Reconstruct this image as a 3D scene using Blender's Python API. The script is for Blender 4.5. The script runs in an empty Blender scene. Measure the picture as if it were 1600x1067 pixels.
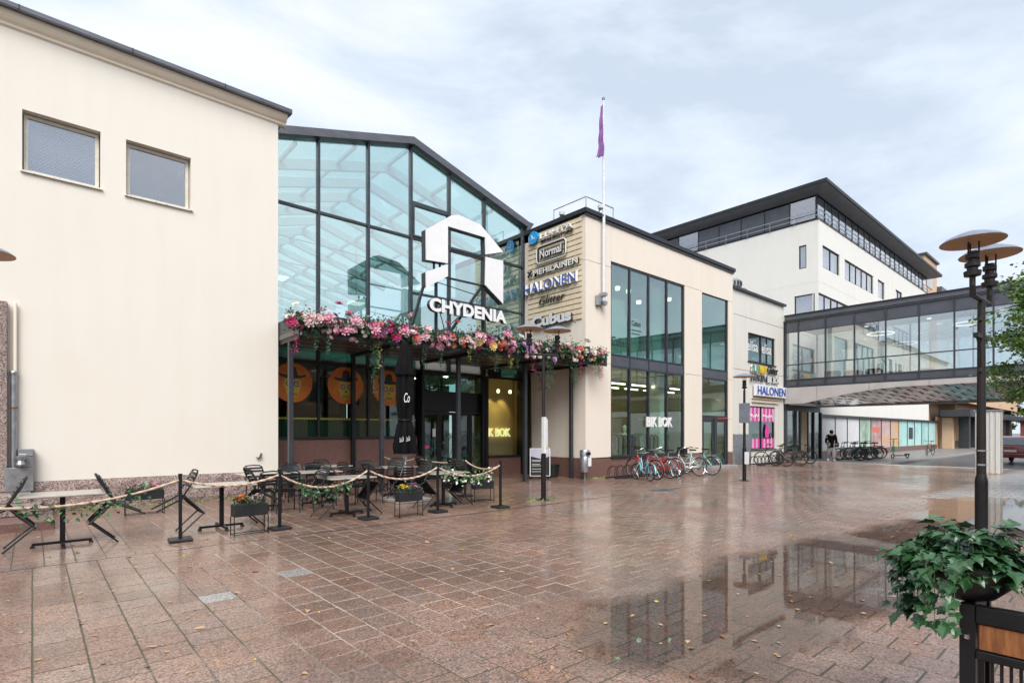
import bpy, bmesh, math, random
from math import sin, cos, pi, radians
from mathutils import Vector, Matrix, noise as mnoise

random.seed(7)
S = bpy.context.scene
COL = S.collection
R = radians

# ------------------------------------------------------------------ camera
cd = bpy.data.cameras.new('camera'); cam = bpy.data.objects.new('camera', cd); COL.objects.link(cam)
cam.location = (0, 0, 1.6); cam.rotation_euler = (R(90), 0, R(-41.4))
cd.lens = 19.125; cd.sensor_width = 36; cd.shift_y = 0.0884; cd.clip_start = 0.05; cd.clip_end = 2000
S.camera = cam

# ------------------------------------------------------------------ sky
SUN_AZ, SUN_EL = R(215), R(48)      # compass azimuth from +Y towards +X
w = bpy.data.worlds.new('World'); S.world = w; w.use_nodes = True
nt = w.node_tree; nt.nodes.clear()
def N(t, k, **kw):
    n = t.nodes.new(k)
    for a, b in kw.items(): setattr(n, a, b)
    return n
out = N(nt, 'ShaderNodeOutputWorld'); bgs = N(nt, 'ShaderNodeBackground'); bgc = N(nt, 'ShaderNodeBackground'); mx = N(nt, 'ShaderNodeMixShader')
sky = N(nt, 'ShaderNodeTexSky', sky_type='NISHITA'); sky.sun_disc = False
sky.sun_elevation = SUN_EL; sky.sun_rotation = SUN_AZ; sky.air_density = 1.0; sky.dust_density = 2.0
bgs.inputs[1].default_value = 0.10
tc = N(nt, 'ShaderNodeTexCoord'); mp = N(nt, 'ShaderNodeMapping'); mp.inputs['Scale'].default_value = (1.0, 1.0, 2.6)
mp.inputs['Rotation'].default_value = (0.1, 0.06, 0.5)
n1 = N(nt, 'ShaderNodeTexNoise'); n1.inputs['Scale'].default_value = 2.1; n1.inputs['Detail'].default_value = 7; n1.inputs['Roughness'].default_value = 0.56; n1.inputs['Distortion'].default_value = 0.35
cr = N(nt, 'ShaderNodeValToRGB')
cr.color_ramp.elements[0].position = 0.39; cr.color_ramp.elements[0].color = (0.250, 0.285, 0.335, 1)
cr.color_ramp.elements[1].position = 0.63; cr.color_ramp.elements[1].color = (0.385, 0.398, 0.418, 1)
e = cr.color_ramp.elements.new(0.5); e.color = (0.312, 0.345, 0.388, 1)
L = nt.links.new
L(tc.outputs['Generated'], mp.inputs[0]); L(mp.outputs[0], n1.inputs['Vector']); L(n1.outputs['Fac'], cr.inputs[0])
L(cr.outputs[0], bgc.inputs[0]); bgc.inputs[1].default_value = 1.0
L(sky.outputs[0], bgs.inputs[0]); mx.inputs[0].default_value = 0.92
L(bgs.outputs[0], mx.inputs[1]); L(bgc.outputs[0], mx.inputs[2]); L(mx.outputs[0], out.inputs[0])

# ------------------------------------------------------------------ sun (overcast, very soft)
sl = bpy.data.lights.new('sun', 'SUN'); sl.energy = 1.5; sl.angle = R(40); sl.color = (1.0, 0.965, 0.92)
so = bpy.data.objects.new('sun', sl); COL.objects.link(so); so.location = (0, 0, 30)
sd = Vector((sin(SUN_AZ) * cos(SUN_EL), cos(SUN_AZ) * cos(SUN_EL), sin(SUN_EL)))
so.rotation_euler = sd.to_track_quat('Z', 'Y').to_euler()

# ------------------------------------------------------------------ exposure / engine
vs = S.view_settings; vs.view_transform = 'Standard'; vs.look = 'None'; vs.exposure = 1.45; vs.gamma = 1; vs.use_curve_mapping = False
S.render.engine = 'CYCLES'
cy = S.cycles; cy.use_denoising = True; cy.max_bounces = 7; cy.diffuse_bounces = 3; cy.glossy_bounces = 4; cy.transmission_bounces = 4
cy.transparent_max_bounces = 32; cy.caustics_reflective = False; cy.caustics_refractive = False; cy.use_adaptive_sampling = True; cy.adaptive_threshold = 0.02
cy.sample_clamp_indirect = 6

# ================================================================== materials
MATS = {}
def newmat(name):
    m = bpy.data.materials.new(name); m.use_nodes = True; MATS[name] = m
    t = m.node_tree; return m, t, t.nodes['Principled BSDF']
def pm(name, c1, c2=None, scale=4.0, rough=0.6, metal=0.0, bump=0.0, bscale=60.0, coat=0.0, crough=0.1, rvar=0.0, detail=4, obj_rand=0.0, streak=None, spec=None, lo=0.35, hi=0.65):
    """procedural surface: two-tone noise colour, fine relief, varying gloss"""
    m, t, p = newmat(name); l = t.links.new
    p.inputs['Roughness'].default_value = rough; p.inputs['Metallic'].default_value = metal
    p.inputs['Coat Weight'].default_value = coat; p.inputs['Coat Roughness'].default_value = crough
    if spec is not None: p.inputs['Specular IOR Level'].default_value = spec
    c2 = c2 or tuple(x * 0.86 for x in c1)
    co = N(t, 'ShaderNodeTexCoord'); src = co.outputs['Object']
    if streak:
        mpn = N(t, 'ShaderNodeMapping'); mpn.inputs['Scale'].default_value = streak; l(src, mpn.inputs[0]); src2 = mpn.outputs[0]
    else: src2 = src
    nz = N(t, 'ShaderNodeTexNoise'); nz.inputs['Scale'].default_value = scale; nz.inputs['Detail'].default_value = detail; nz.inputs['Roughness'].default_value = 0.6
    l(src2, nz.inputs['Vector'])
    rp = N(t, 'ShaderNodeValToRGB'); rp.color_ramp.elements[0].position = lo; rp.color_ramp.elements[1].position = hi
    rp.color_ramp.elements[0].color = (*c2, 1); rp.color_ramp.elements[1].color = (*c1, 1)
    l(nz.outputs['Fac'], rp.inputs[0]); colo = rp.outputs[0]
    if obj_rand:
        oi = N(t, 'ShaderNodeObjectInfo'); mr = N(t, 'ShaderNodeMapRange'); mr.inputs['To Min'].default_value = 1 - obj_rand; mr.inputs['To Max'].default_value = 1 + obj_rand
        l(oi.outputs['Random'], mr.inputs[0]); hs = N(t, 'ShaderNodeHueSaturation'); l(mr.outputs[0], hs.inputs['Value']); l(colo, hs.inputs['Color']); colo = hs.outputs[0]
    l(colo, p.inputs['Base Color'])
    if rvar:
        mr2 = N(t, 'ShaderNodeMapRange'); mr2.inputs['To Min'].default_value = max(0.02, rough - rvar); mr2.inputs['To Max'].default_value = min(1, rough + rvar)
        l(nz.outputs['Fac'], mr2.inputs[0]); l(mr2.outputs[0], p.inputs['Roughness'])
    if bump:
        n2 = N(t, 'ShaderNodeTexNoise'); n2.inputs['Scale'].default_value = bscale; n2.inputs['Detail'].default_value = 3; l(src, n2.inputs['Vector'])
        b = N(t, 'ShaderNodeBump'); b.inputs['Strength'].default_value = bump; b.inputs['Distance'].default_value = 0.02
        l(n2.outputs['Fac'], b.inputs['Height']); l(b.outputs[0], p.inputs['Normal'])
    return m
def emis(name, col, strength, base=None):
    m, t, p = newmat(name)
    p.inputs['Base Color'].default_value = (*(base or col), 1); p.inputs['Emission Color'].default_value = (*col, 1); p.inputs['Emission Strength'].default_value = strength
    return m
def glass(name, tint, r0=0.12, wav=0.02, wscale=0.6, power=4.0):
    """thin pane: tinted see-through plus mirror reflection that grows at grazing angles"""
    m = bpy.data.materials.new(name); m.use_nodes = True; MATS[name] = m; t = m.node_tree; t.nodes.clear(); l = t.links.new
    o = N(t, 'ShaderNodeOutputMaterial'); tr = N(t, 'ShaderNodeBsdfTransparent'); gl = N(t, 'ShaderNodeBsdfGlossy'); mi = N(t, 'ShaderNodeMixShader')
    tr.inputs[0].default_value = (*tint, 1); gl.inputs['Roughness'].default_value = 0.0; gl.inputs['Color'].default_value = (0.97, 0.98, 1.0, 1)
    lw = N(t, 'ShaderNodeLayerWeight'); lw.inputs[0].default_value = 0.5
    pw = N(t, 'ShaderNodeMath', operation='POWER'); pw.inputs[1].default_value = power; l(lw.outputs['Facing'], pw.inputs[0])
    mr = N(t, 'ShaderNodeMapRange'); mr.inputs['To Min'].default_value = r0; mr.inputs['To Max'].default_value = 1.0; l(pw.outputs[0], mr.inputs[0])
    co = N(t, 'ShaderNodeTexCoord'); nz = N(t, 'ShaderNodeTexNoise'); nz.inputs['Scale'].default_value = wscale; nz.inputs['Detail'].default_value = 1; l(co.outputs['Object'], nz.inputs['Vector'])
    b = N(t, 'ShaderNodeBump'); b.inputs['Strength'].default_value = wav; b.inputs['Distance'].default_value = 0.05; l(nz.outputs['Fac'], b.inputs['Height']); l(b.outputs[0], gl.inputs['Normal'])
    l(mr.outputs[0], mi.inputs[0]); l(tr.outputs[0], mi.inputs[1]); l(gl.outputs[0], mi.inputs[2]); l(mi.outputs[0], o.inputs[0])
    return m
def plaster(name, col, dirt=0.08, grain=0.25):
    """rendered wall: broad tone drift, fine trowel grain, faint vertical rain streaks"""
    m, t, p = newmat(name); l = t.links.new; p.inputs['Roughness'].default_value = 0.88; p.inputs['Specular IOR Level'].default_value = 0.25
    co = N(t, 'ShaderNodeTexCoord'); a = N(t, 'ShaderNodeTexNoise'); a.inputs['Scale'].default_value = 0.55; a.inputs['Detail'].default_value = 6; l(co.outputs['Object'], a.inputs['Vector'])
    mpn = N(t, 'ShaderNodeMapping'); mpn.inputs['Scale'].default_value = (2.2, 2.2, 0.3); l(co.outputs['Object'], mpn.inputs[0])
    bn = N(t, 'ShaderNodeTexNoise'); bn.inputs['Scale'].default_value = 1.4; bn.inputs['Detail'].default_value = 5; l(mpn.outputs[0], bn.inputs['Vector'])
    ad = N(t, 'ShaderNodeMath', operation='ADD'); l(a.outputs['Fac'], ad.inputs[0]); l(bn.outputs['Fac'], ad.inputs[1])
    rp = N(t, 'ShaderNodeValToRGB'); rp.color_ramp.elements[0].position = 0.36; rp.color_ramp.elements[1].position = 0.56
    hf = N(t, 'ShaderNodeMath', operation='MULTIPLY'); hf.inputs[1].default_value = 0.5; l(ad.outputs[0], hf.inputs[0]); l(hf.outputs[0], rp.inputs[0])
    rp.color_ramp.elements[0].color = (*(c * (1 - dirt * (1 + 0.4 * i)) for i, c in enumerate(col)), 1); rp.color_ramp.elements[1].color = (*col, 1)
    l(rp.outputs[0], p.inputs['Base Color'])
    g = N(t, 'ShaderNodeTexNoise'); g.inputs['Scale'].default_value = 45; g.inputs['Detail'].default_value = 5; l(co.outputs['Object'], g.inputs['Vector'])
    b = N(t, 'ShaderNodeBump'); b.inputs['Strength'].default_value = grain; b.inputs['Distance'].default_value = 0.01; l(g.outputs['Fac'], b.inputs['Height']); l(b.outputs[0], p.inputs['Normal'])
    return m
def granite(name, cols, scale=70, rough=0.5, coat=0.0, crough=0.1, wet=False, bump=0.2, isl=0.12, dirt=None):
    """speckled stone from cell noise; tone varies per piece; optionally a wet film of uneven gloss"""
    m, t, p = newmat(name); l = t.links.new
    ge = N(t, 'ShaderNodeNewGeometry'); oi = N(t, 'ShaderNodeObjectInfo')
    co = N(t, 'ShaderNodeTexCoord'); pos = ge.outputs['Position']
    vo = N(t, 'ShaderNodeTexVoronoi'); vo.inputs['Scale'].default_value = scale; l(pos, vo.inputs['Vector'])
    rp = N(t, 'ShaderNodeValToRGB'); rp.color_ramp.interpolation = 'CONSTANT'; els = rp.color_ramp.elements
    els[0].position = 0; els[0].color = (*cols[0], 1); els[1].position = 1 / len(cols); els[1].color = (*cols[1], 1)
    for k, c in enumerate(cols[2:], 2):
        q = els.new(k / len(cols)); q.color = (*c, 1)
    sp = N(t, 'ShaderNodeSeparateColor'); l(vo.outputs['Color'], sp.inputs[0]); l(sp.outputs[0], rp.inputs[0])
    ad = N(t, 'ShaderNodeMath', operation='ADD'); l(ge.outputs['Random Per Island'], ad.inputs[0]); l(oi.outputs['Random'], ad.inputs[1])
    fr = N(t, 'ShaderNodeMath', operation='FRACT'); l(ad.outputs[0], fr.inputs[0])
    mr = N(t, 'ShaderNodeMapRange'); mr.inputs['To Min'].default_value = 1 - isl; mr.inputs['To Max'].default_value = 1 + isl; l(fr.outputs[0], mr.inputs[0])
    hs = N(t, 'ShaderNodeHueSaturation'); l(mr.outputs[0], hs.inputs['Value']); l(rp.outputs[0], hs.inputs['Color'])
    fr2 = N(t, 'ShaderNodeMath', operation='MULTIPLY_ADD'); fr2.inputs[1].default_value = 7.31; fr2.inputs[2].default_value = 0.2; l(ad.outputs[0], fr2.inputs[0])
    fr3 = N(t, 'ShaderNodeMath', operation='FRACT'); l(fr2.outputs[0], fr3.inputs[0])
    sm = N(t, 'ShaderNodeMapRange'); sm.inputs['To Min'].default_value = 0.86; sm.inputs['To Max'].default_value = 1.08; l(fr3.outputs[0], sm.inputs[0]); l(sm.outputs[0], hs.inputs['Saturation'])
    colo = hs.outputs[0]
    if dirt:
        dn = N(t, 'ShaderNodeTexNoise'); dn.inputs['Scale'].default_value = 0.9; dn.inputs['Detail'].default_value = 6; l(pos, dn.inputs['Vector'])
        dr = N(t, 'ShaderNodeMapRange'); dr.inputs['From Min'].default_value = 0.4; dr.inputs['From Max'].default_value = 0.75; dr.inputs['To Max'].default_value = 0.5; l(dn.outputs['Fac'], dr.inputs[0])
        mc = N(t, 'ShaderNodeMix', data_type='RGBA'); l(dr.outputs[0], mc.inputs[0]); l(colo, mc.inputs[6]); mc.inputs[7].default_value = (*dirt, 1); colo = mc.outputs[2]
    l(colo, p.inputs['Base Color'])
    p.inputs['Roughness'].default_value = rough
    if wet:
        wn = N(t, 'ShaderNodeTexNoise'); wn.inputs['Scale'].default_value = 0.42; wn.inputs['Detail'].default_value = 5; l(pos, wn.inputs['Vector'])
        wr = N(t, 'ShaderNodeMapRange'); wr.inputs['From Min'].default_value = 0.32; wr.inputs['From Max'].default_value = 0.62; wr.inputs['To Min'].default_value = 0.25; wr.inputs['To Max'].default_value = 1.0; l(wn.outputs['Fac'], wr.inputs[0])
        l(wr.outputs[0], p.inputs['Coat Weight']); p.inputs['Coat Roughness'].default_value = crough; p.inputs['Coat IOR'].default_value = 1.42
        rr = N(t, 'ShaderNodeMapRange'); rr.inputs['To Min'].default_value = rough + 0.15; rr.inputs['To Max'].default_value = rough - 0.1; l(wr.outputs[0], rr.inputs[0]); l(rr.outputs[0], p.inputs['Roughness'])
    else:
        p.inputs['Coat Weight'].default_value = coat; p.inputs['Coat Roughness'].default_value = crough
    bn = N(t, 'ShaderNodeTexNoise'); bn.inputs['Scale'].default_value = scale * 1.3; bn.inputs['Detail'].default_value = 3; l(pos, bn.inputs['Vector'])
    b = N(t, 'ShaderNodeBump'); b.inputs['Strength'].default_value = bump; b.inputs['Distance'].default_value = 0.006; l(bn.outputs['Fac'], b.inputs['Height']); l(b.outputs[0], p.inputs['Normal'])
    return m

M_cream = plaster('cream_render', (0.765, 0.722, 0.648), 0.022, 0.35)
M_cream2 = plaster('cream_panel', (0.75, 0.68, 0.59), 0.03, 0.12)
M_white = plaster('white_render', (0.78, 0.765, 0.72), 0.03, 0.15)
M_offwhite = plaster('offwhite_panel', (0.66, 0.645, 0.60), 0.05, 0.12)
M_peach = plaster('peach_render', (0.66, 0.45, 0.30), 0.06, 0.15)
M_tan = plaster('tan_panel', (0.52, 0.42, 0.27), 0.05, 0.1)
M_inner = plaster('inner_wall', (0.62, 0.62, 0.60), 0.05, 0.05)
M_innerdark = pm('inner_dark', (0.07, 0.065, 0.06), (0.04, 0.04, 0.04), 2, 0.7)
M_warmwall = plaster('warm_shop_wall', (0.66, 0.40, 0.15), 0.05, 0.05)
M_cove = plaster('cove_moulding', (0.86, 0.78, 0.65), 0.05, 0.15)
M_steel = pm('grey_steel', (0.075, 0.082, 0.095), (0.055, 0.06, 0.068), 3, 0.42, 0.6, rvar=0.1)
M_dark = pm('anthracite', (0.026, 0.028, 0.032), (0.018, 0.019, 0.022), 3, 0.45, 0.3, rvar=0.1)
M_spandrel = pm('spandrel_grey', (0.095, 0.10, 0.12), (0.075, 0.08, 0.095), 2, 0.35, 0.2)
M_roofmetal = pm('roof_metal', (0.14, 0.145, 0.165), (0.10, 0.105, 0.12), 2.5, 0.45, 0.5, rvar=0.12, streak=(1, 1, 6))
M_frame = pm('window_frame_paint', (0.70, 0.66, 0.57), (0.6, 0.55, 0.46), 8, 0.5)
M_sill = pm('peeling_sill', (0.72, 0.69, 0.62), (0.16, 0.13, 0.11), 14, 0.7, lo=0.34, hi=0.42, bump=0.3)
M_raf = pm('rafter_paint', (0.50, 0.50, 0.53), (0.43, 0.44, 0.46), 3, 0.5)
M_galv = pm('galvanised', (0.42, 0.44, 0.46), (0.30, 0.31, 0.33), 7, 0.38, 0.8, rvar=0.12)
M_black = pm('black_metal', (0.009, 0.009, 0.0105), (0.006, 0.006, 0.007), 9, 0.42, 0.2, rvar=0.1)
M_chair = pm('chair_metal', (0.035, 0.036, 0.039), (0.022, 0.023, 0.025), 9, 0.35, 0.5, rvar=0.08)
M_lampmetal = pm('lamp_iron', (0.018, 0.018, 0.021), (0.030, 0.022, 0.018), 12, 0.5, 0.4, rvar=0.12, bump=0.1)
M_shade = pm('lamp_shade_top', (0.26, 0.29, 0.35), (0.2, 0.22, 0.27), 5, 0.45, 0.3)
M_shade_in = pm('lamp_shade_inside', (0.62, 0.42, 0.27), (0.55, 0.36, 0.22), 5, 0.6)
M_white_paint = pm('white_paint', (0.80, 0.80, 0.80), (0.74, 0.74, 0.75), 4, 0.4)
M_whitemetal = pm('white_metal', (0.72, 0.73, 0.74), (0.62, 0.63, 0.64), 6, 0.4, rvar=0.08)
M_letter_b = pm('blue_letter', (0.015, 0.08, 0.42), None, 4, 0.4)
M_letter_k = pm('black_letter', (0.02, 0.02, 0.02), None, 4, 0.4)
M_letter_back = pm('letter_return', (0.045, 0.045, 0.05), None, 4, 0.4)
M_cyan = pm('cyan_disc', (0.02, 0.33, 0.72), None, 4, 0.4)
M_yellow = pm('yellow_letter', (0.80, 0.55, 0.02), None, 4, 0.4)
M_green_l = pm('green_letter', (0.03, 0.25, 0.12), None, 4, 0.4)
M_pink = pm('pink_print', (0.70, 0.06, 0.36), None, 4, 0.5)
M_pink2 = pm('pale_pink_print', (0.80, 0.42, 0.60), None, 4, 0.5)
M_slat = pm('cream_slat', (0.76, 0.65, 0.47), (0.70, 0.58, 0.40), 5, 0.55)
M_slatback = pm('slat_backing', (0.60, 0.49, 0.33), (0.54, 0.44, 0.30), 5, 0.7)
M_wine = granite('wine_granite', [(0.15, 0.075, 0.062), (0.19, 0.10, 0.085), (0.12, 0.06, 0.05), (0.22, 0.125, 0.105)], 90, 0.35, isl=0.08)
M_plinth = granite('rough_granite', [(0.26, 0.19, 0.165), (0.34, 0.25, 0.22), (0.20, 0.15, 0.135), (0.40, 0.31, 0.28), (0.10, 0.085, 0.08)], 55, 0.75, bump=0.9, isl=0.1)
M_paver = granite('wet_red_granite', [(0.222, 0.128, 0.090), (0.292, 0.176, 0.126), (0.182, 0.105, 0.076), (0.35, 0.225, 0.168), (0.084, 0.056, 0.047), (0.254, 0.149, 0.106)], 78, 0.46, wet=True, crough=0.15, bump=0.35, isl=0.13, dirt=(0.10, 0.062, 0.046))
M_paver_grey = granite('wet_grey_granite', [(0.30, 0.29, 0.285), (0.38, 0.37, 0.36), (0.24, 0.23, 0.23), (0.44, 0.42, 0.41), (0.15, 0.145, 0.14)], 78, 0.4, wet=True, crough=0.17, bump=0.35, isl=0.14)
M_joint = pm('joint_sand_sheen', (0.56, 0.50, 0.44), (0.30, 0.26, 0.21), 1.1, 0.6, coat=0.25, crough=0.25, bump=0.3, bscale=120, lo=0.36, hi=0.6)  # pale sand, with the sky sheen of wet joints mixed into the colour
def mossy(m):
    # moss and silt fill the joints of the little-walked left part and of the rain gutter
    t = m.node_tree; l = t.links.new; p = t.nodes['Principled BSDF']; src = p.inputs['Base Color'].links[0].from_socket
    ge = N(t, 'ShaderNodeNewGeometry'); sx = N(t, 'ShaderNodeSeparateXYZ'); l(ge.outputs['Position'], sx.inputs[0]); nz = N(t, 'ShaderNodeTexNoise'); nz.inputs['Scale'].default_value = 1.3; nz.inputs['Detail'].default_value = 5; l(ge.outputs['Position'], nz.inputs['Vector'])
    ma = N(t, 'ShaderNodeMath', operation='MULTIPLY_ADD'); ma.inputs[1].default_value = 4.0; l(nz.outputs['Fac'], ma.inputs[0]); l(sx.outputs[0], ma.inputs[2])
    mr = N(t, 'ShaderNodeMapRange'); mr.interpolation_type = 'SMOOTHSTEP'; mr.inputs['From Min'].default_value = 2.6; mr.inputs['From Max'].default_value = 4.6; l(ma.outputs[0], mr.inputs[0])
    my = N(t, 'ShaderNodeMath', operation='MULTIPLY_ADD'); my.inputs[1].default_value = 2.0; l(nz.outputs['Fac'], my.inputs[0]); l(sx.outputs[1], my.inputs[2]); mr2 = N(t, 'ShaderNodeMapRange'); mr2.interpolation_type = 'SMOOTHSTEP'; mr2.inputs['From Min'].default_value = 3.9; mr2.inputs['From Max'].default_value = 5.3; l(my.outputs[0], mr2.inputs[0]); mn = N(t, 'ShaderNodeMath', operation='MULTIPLY'); l(mr.outputs[0], mn.inputs[0]); l(mr2.outputs[0], mn.inputs[1])
    mc = N(t, 'ShaderNodeMix', data_type='RGBA'); l(mn.outputs[0], mc.inputs[0]); mc.inputs[6].default_value = (0.06, 0.056, 0.034, 1); l(src, mc.inputs[7]); l(mc.outputs[2], p.inputs['Base Color'])
mossy(M_joint)
M_asphalt = pm('wet_asphalt', (0.075, 0.075, 0.08), (0.055, 0.055, 0.06), 1.2, 0.5, bump=0.25, bscale=150, coat=0.35, crough=0.2, rvar=0.15)
M_sidewalk = pm('sidewalk_concrete', (0.24, 0.22, 0.205), (0.18, 0.165, 0.155), 1.5, 0.55, bump=0.2, bscale=90, coat=0.3, crough=0.25)
M_kerb = pm('kerb_stone', (0.34, 0.33, 0.32), (0.25, 0.245, 0.24), 5, 0.6, bump=0.3, bscale=80)
M_soil = pm('verge_soil', (0.05, 0.065, 0.03), (0.03, 0.035, 0.02), 3, 0.9, bump=0.5)
M_g_atrium = glass('atrium_glass', (0.72, 0.89, 0.865), 0.36, 0.02)
M_g_roof = glass('roof_glass', (0.72, 0.92, 0.88), 0.05, 0.0)
M_g_cub = glass('shop_glass', (0.56, 0.85, 0.79), 0.24, 0.015)
M_g_lower = glass('street_glass', (0.74, 0.86, 0.80), 0.055, 0.015)
M_g_bridge = glass('bridge_glass', (0.84, 0.89, 0.89), 0.26, 0.012)
M_g_win = glass('window_glass', (0.86, 0.88, 0.92), 0.26, 0.02)
M_g_dark = pm('dark_glazing', (0.06, 0.07, 0.085), (0.05, 0.055, 0.07), 1, 0.06, 0.0, spec=0.9, coat=1.0, crough=0.02)
M_blind = pm('blind_slat', (0.76, 0.78, 0.84), (0.68, 0.7, 0.76), 5, 0.5)
M_curtain = pm('white_curtain', (0.72, 0.72, 0.73), (0.62, 0.62, 0.64), 3, 0.8)
M_tabletop = pm('table_top', (0.46, 0.43, 0.38), (0.36, 0.33, 0.29), 6, 0.35, streak=(1, 6, 1), coat=0.3)
M_rope = pm('cotton_rope', (0.60, 0.46, 0.35), (0.48, 0.35, 0.26), 60, 0.85, bump=0.3, bscale=200)
M_rub = pm('rubber', (0.02, 0.02, 0.021), None, 9, 0.7)
M_chrome = pm('chrome', (0.6, 0.6, 0.62), (0.5, 0.5, 0.52), 9, 0.18, 1.0)
M_cloth = pm('black_canvas', (0.007, 0.007, 0.008), (0.004, 0.004, 0.005), 6, 0.85, bump=0.2, bscale=90, spec=0.12)
M_stone = pm('concrete_slab', (0.33, 0.31, 0.28), (0.25, 0.235, 0.21), 6, 0.55, bump=0.3, coat=0.2, crough=0.2)
M_leafd = pm('ivy_leaf', (0.014, 0.052, 0.019), (0.007, 0.028, 0.012), 9, 0.35, obj_rand=0.2, coat=0.25, crough=0.2)
M_leafl = pm('ivy_leaf_pale', (0.12, 0.24, 0.10), (0.06, 0.15, 0.06), 9, 0.4)
M_leafg = pm('garland_leaf', (0.040, 0.115, 0.048), (0.018, 0.055, 0.024), 5, 0.5)
M_leafv = pm('hanging_leaf', (0.055, 0.15, 0.075), (0.03, 0.085, 0.045), 5, 0.5)
M_leafy = pm('yellow_green_leaf', (0.38, 0.40, 0.06), (0.22, 0.28, 0.05), 5, 0.5)
M_tree = [pm('linden_leaf', (0.13, 0.25, 0.045), (0.07, 0.155, 0.03), 2.2, 0.45), pm('linden_leaf_pale', (0.21, 0.32, 0.06), (0.12, 0.22, 0.04), 2.2, 0.45)]
M_bark = pm('bark', (0.09, 0.07, 0.055), (0.045, 0.037, 0.03), 12, 0.9, bump=0.8, bscale=30, streak=(1, 1, .2))
M_wood = pm('oiled_wood', (0.36, 0.14, 0.045), (0.19, 0.065, 0.022), 5, 0.45, streak=(9, 9, 1.2), coat=0.3, crough=0.25)
M_autumn = [pm('leaf_orange', (0.48, 0.19, 0.03), (0.36, 0.11, 0.02), 20, 0.45), pm('leaf_tan', (0.52, 0.33, 0.17), (0.38, 0.22, 0.11), 20, 0.45), pm('leaf_brown', (0.22, 0.09, 0.045), None, 20, 0.45), pm('leaf_yellow', (0.55, 0.40, 0.06), None, 20, 0.45)]
M_fl = {k: pm('petal_' + k, c, tuple(x * 0.72 for x in c), 22, 0.6) for k, c in dict(pink=(0.80, 0.40, 0.50), magenta=(0.52, 0.03, 0.18), coral=(0.78, 0.20, 0.14), cream=(0.84, 0.79, 0.70), purple=(0.52, 0.28, 0.55), blush=(0.84, 0.58, 0.60), yellow=(0.80, 0.58, 0.20), rose=(0.62, 0.06, 0.20), orange=(0.72, 0.19, 0.02), lilac=(0.55, 0.20, 0.42), gold=(0.78, 0.50, 0.03)).items()}
M_lamp_on = emis('lamp_on', (1.0, 0.84, 0.58), 2.6)
M_lamp_cool = emis('lamp_on_cool', (1.0, 0.95, 0.88), 0.55)
M_ltr_on = emis('lit_letter', (1.0, 0.82, 0.40), 0.45)
M_orange = pm('orange_poster', (0.66, 0.20, 0.015), (0.55, 0.14, 0.01), 3, 0.5)
M_skull = pm('yellow_print', (0.58, 0.42, 0.06), None, 6, 0.5)

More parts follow.
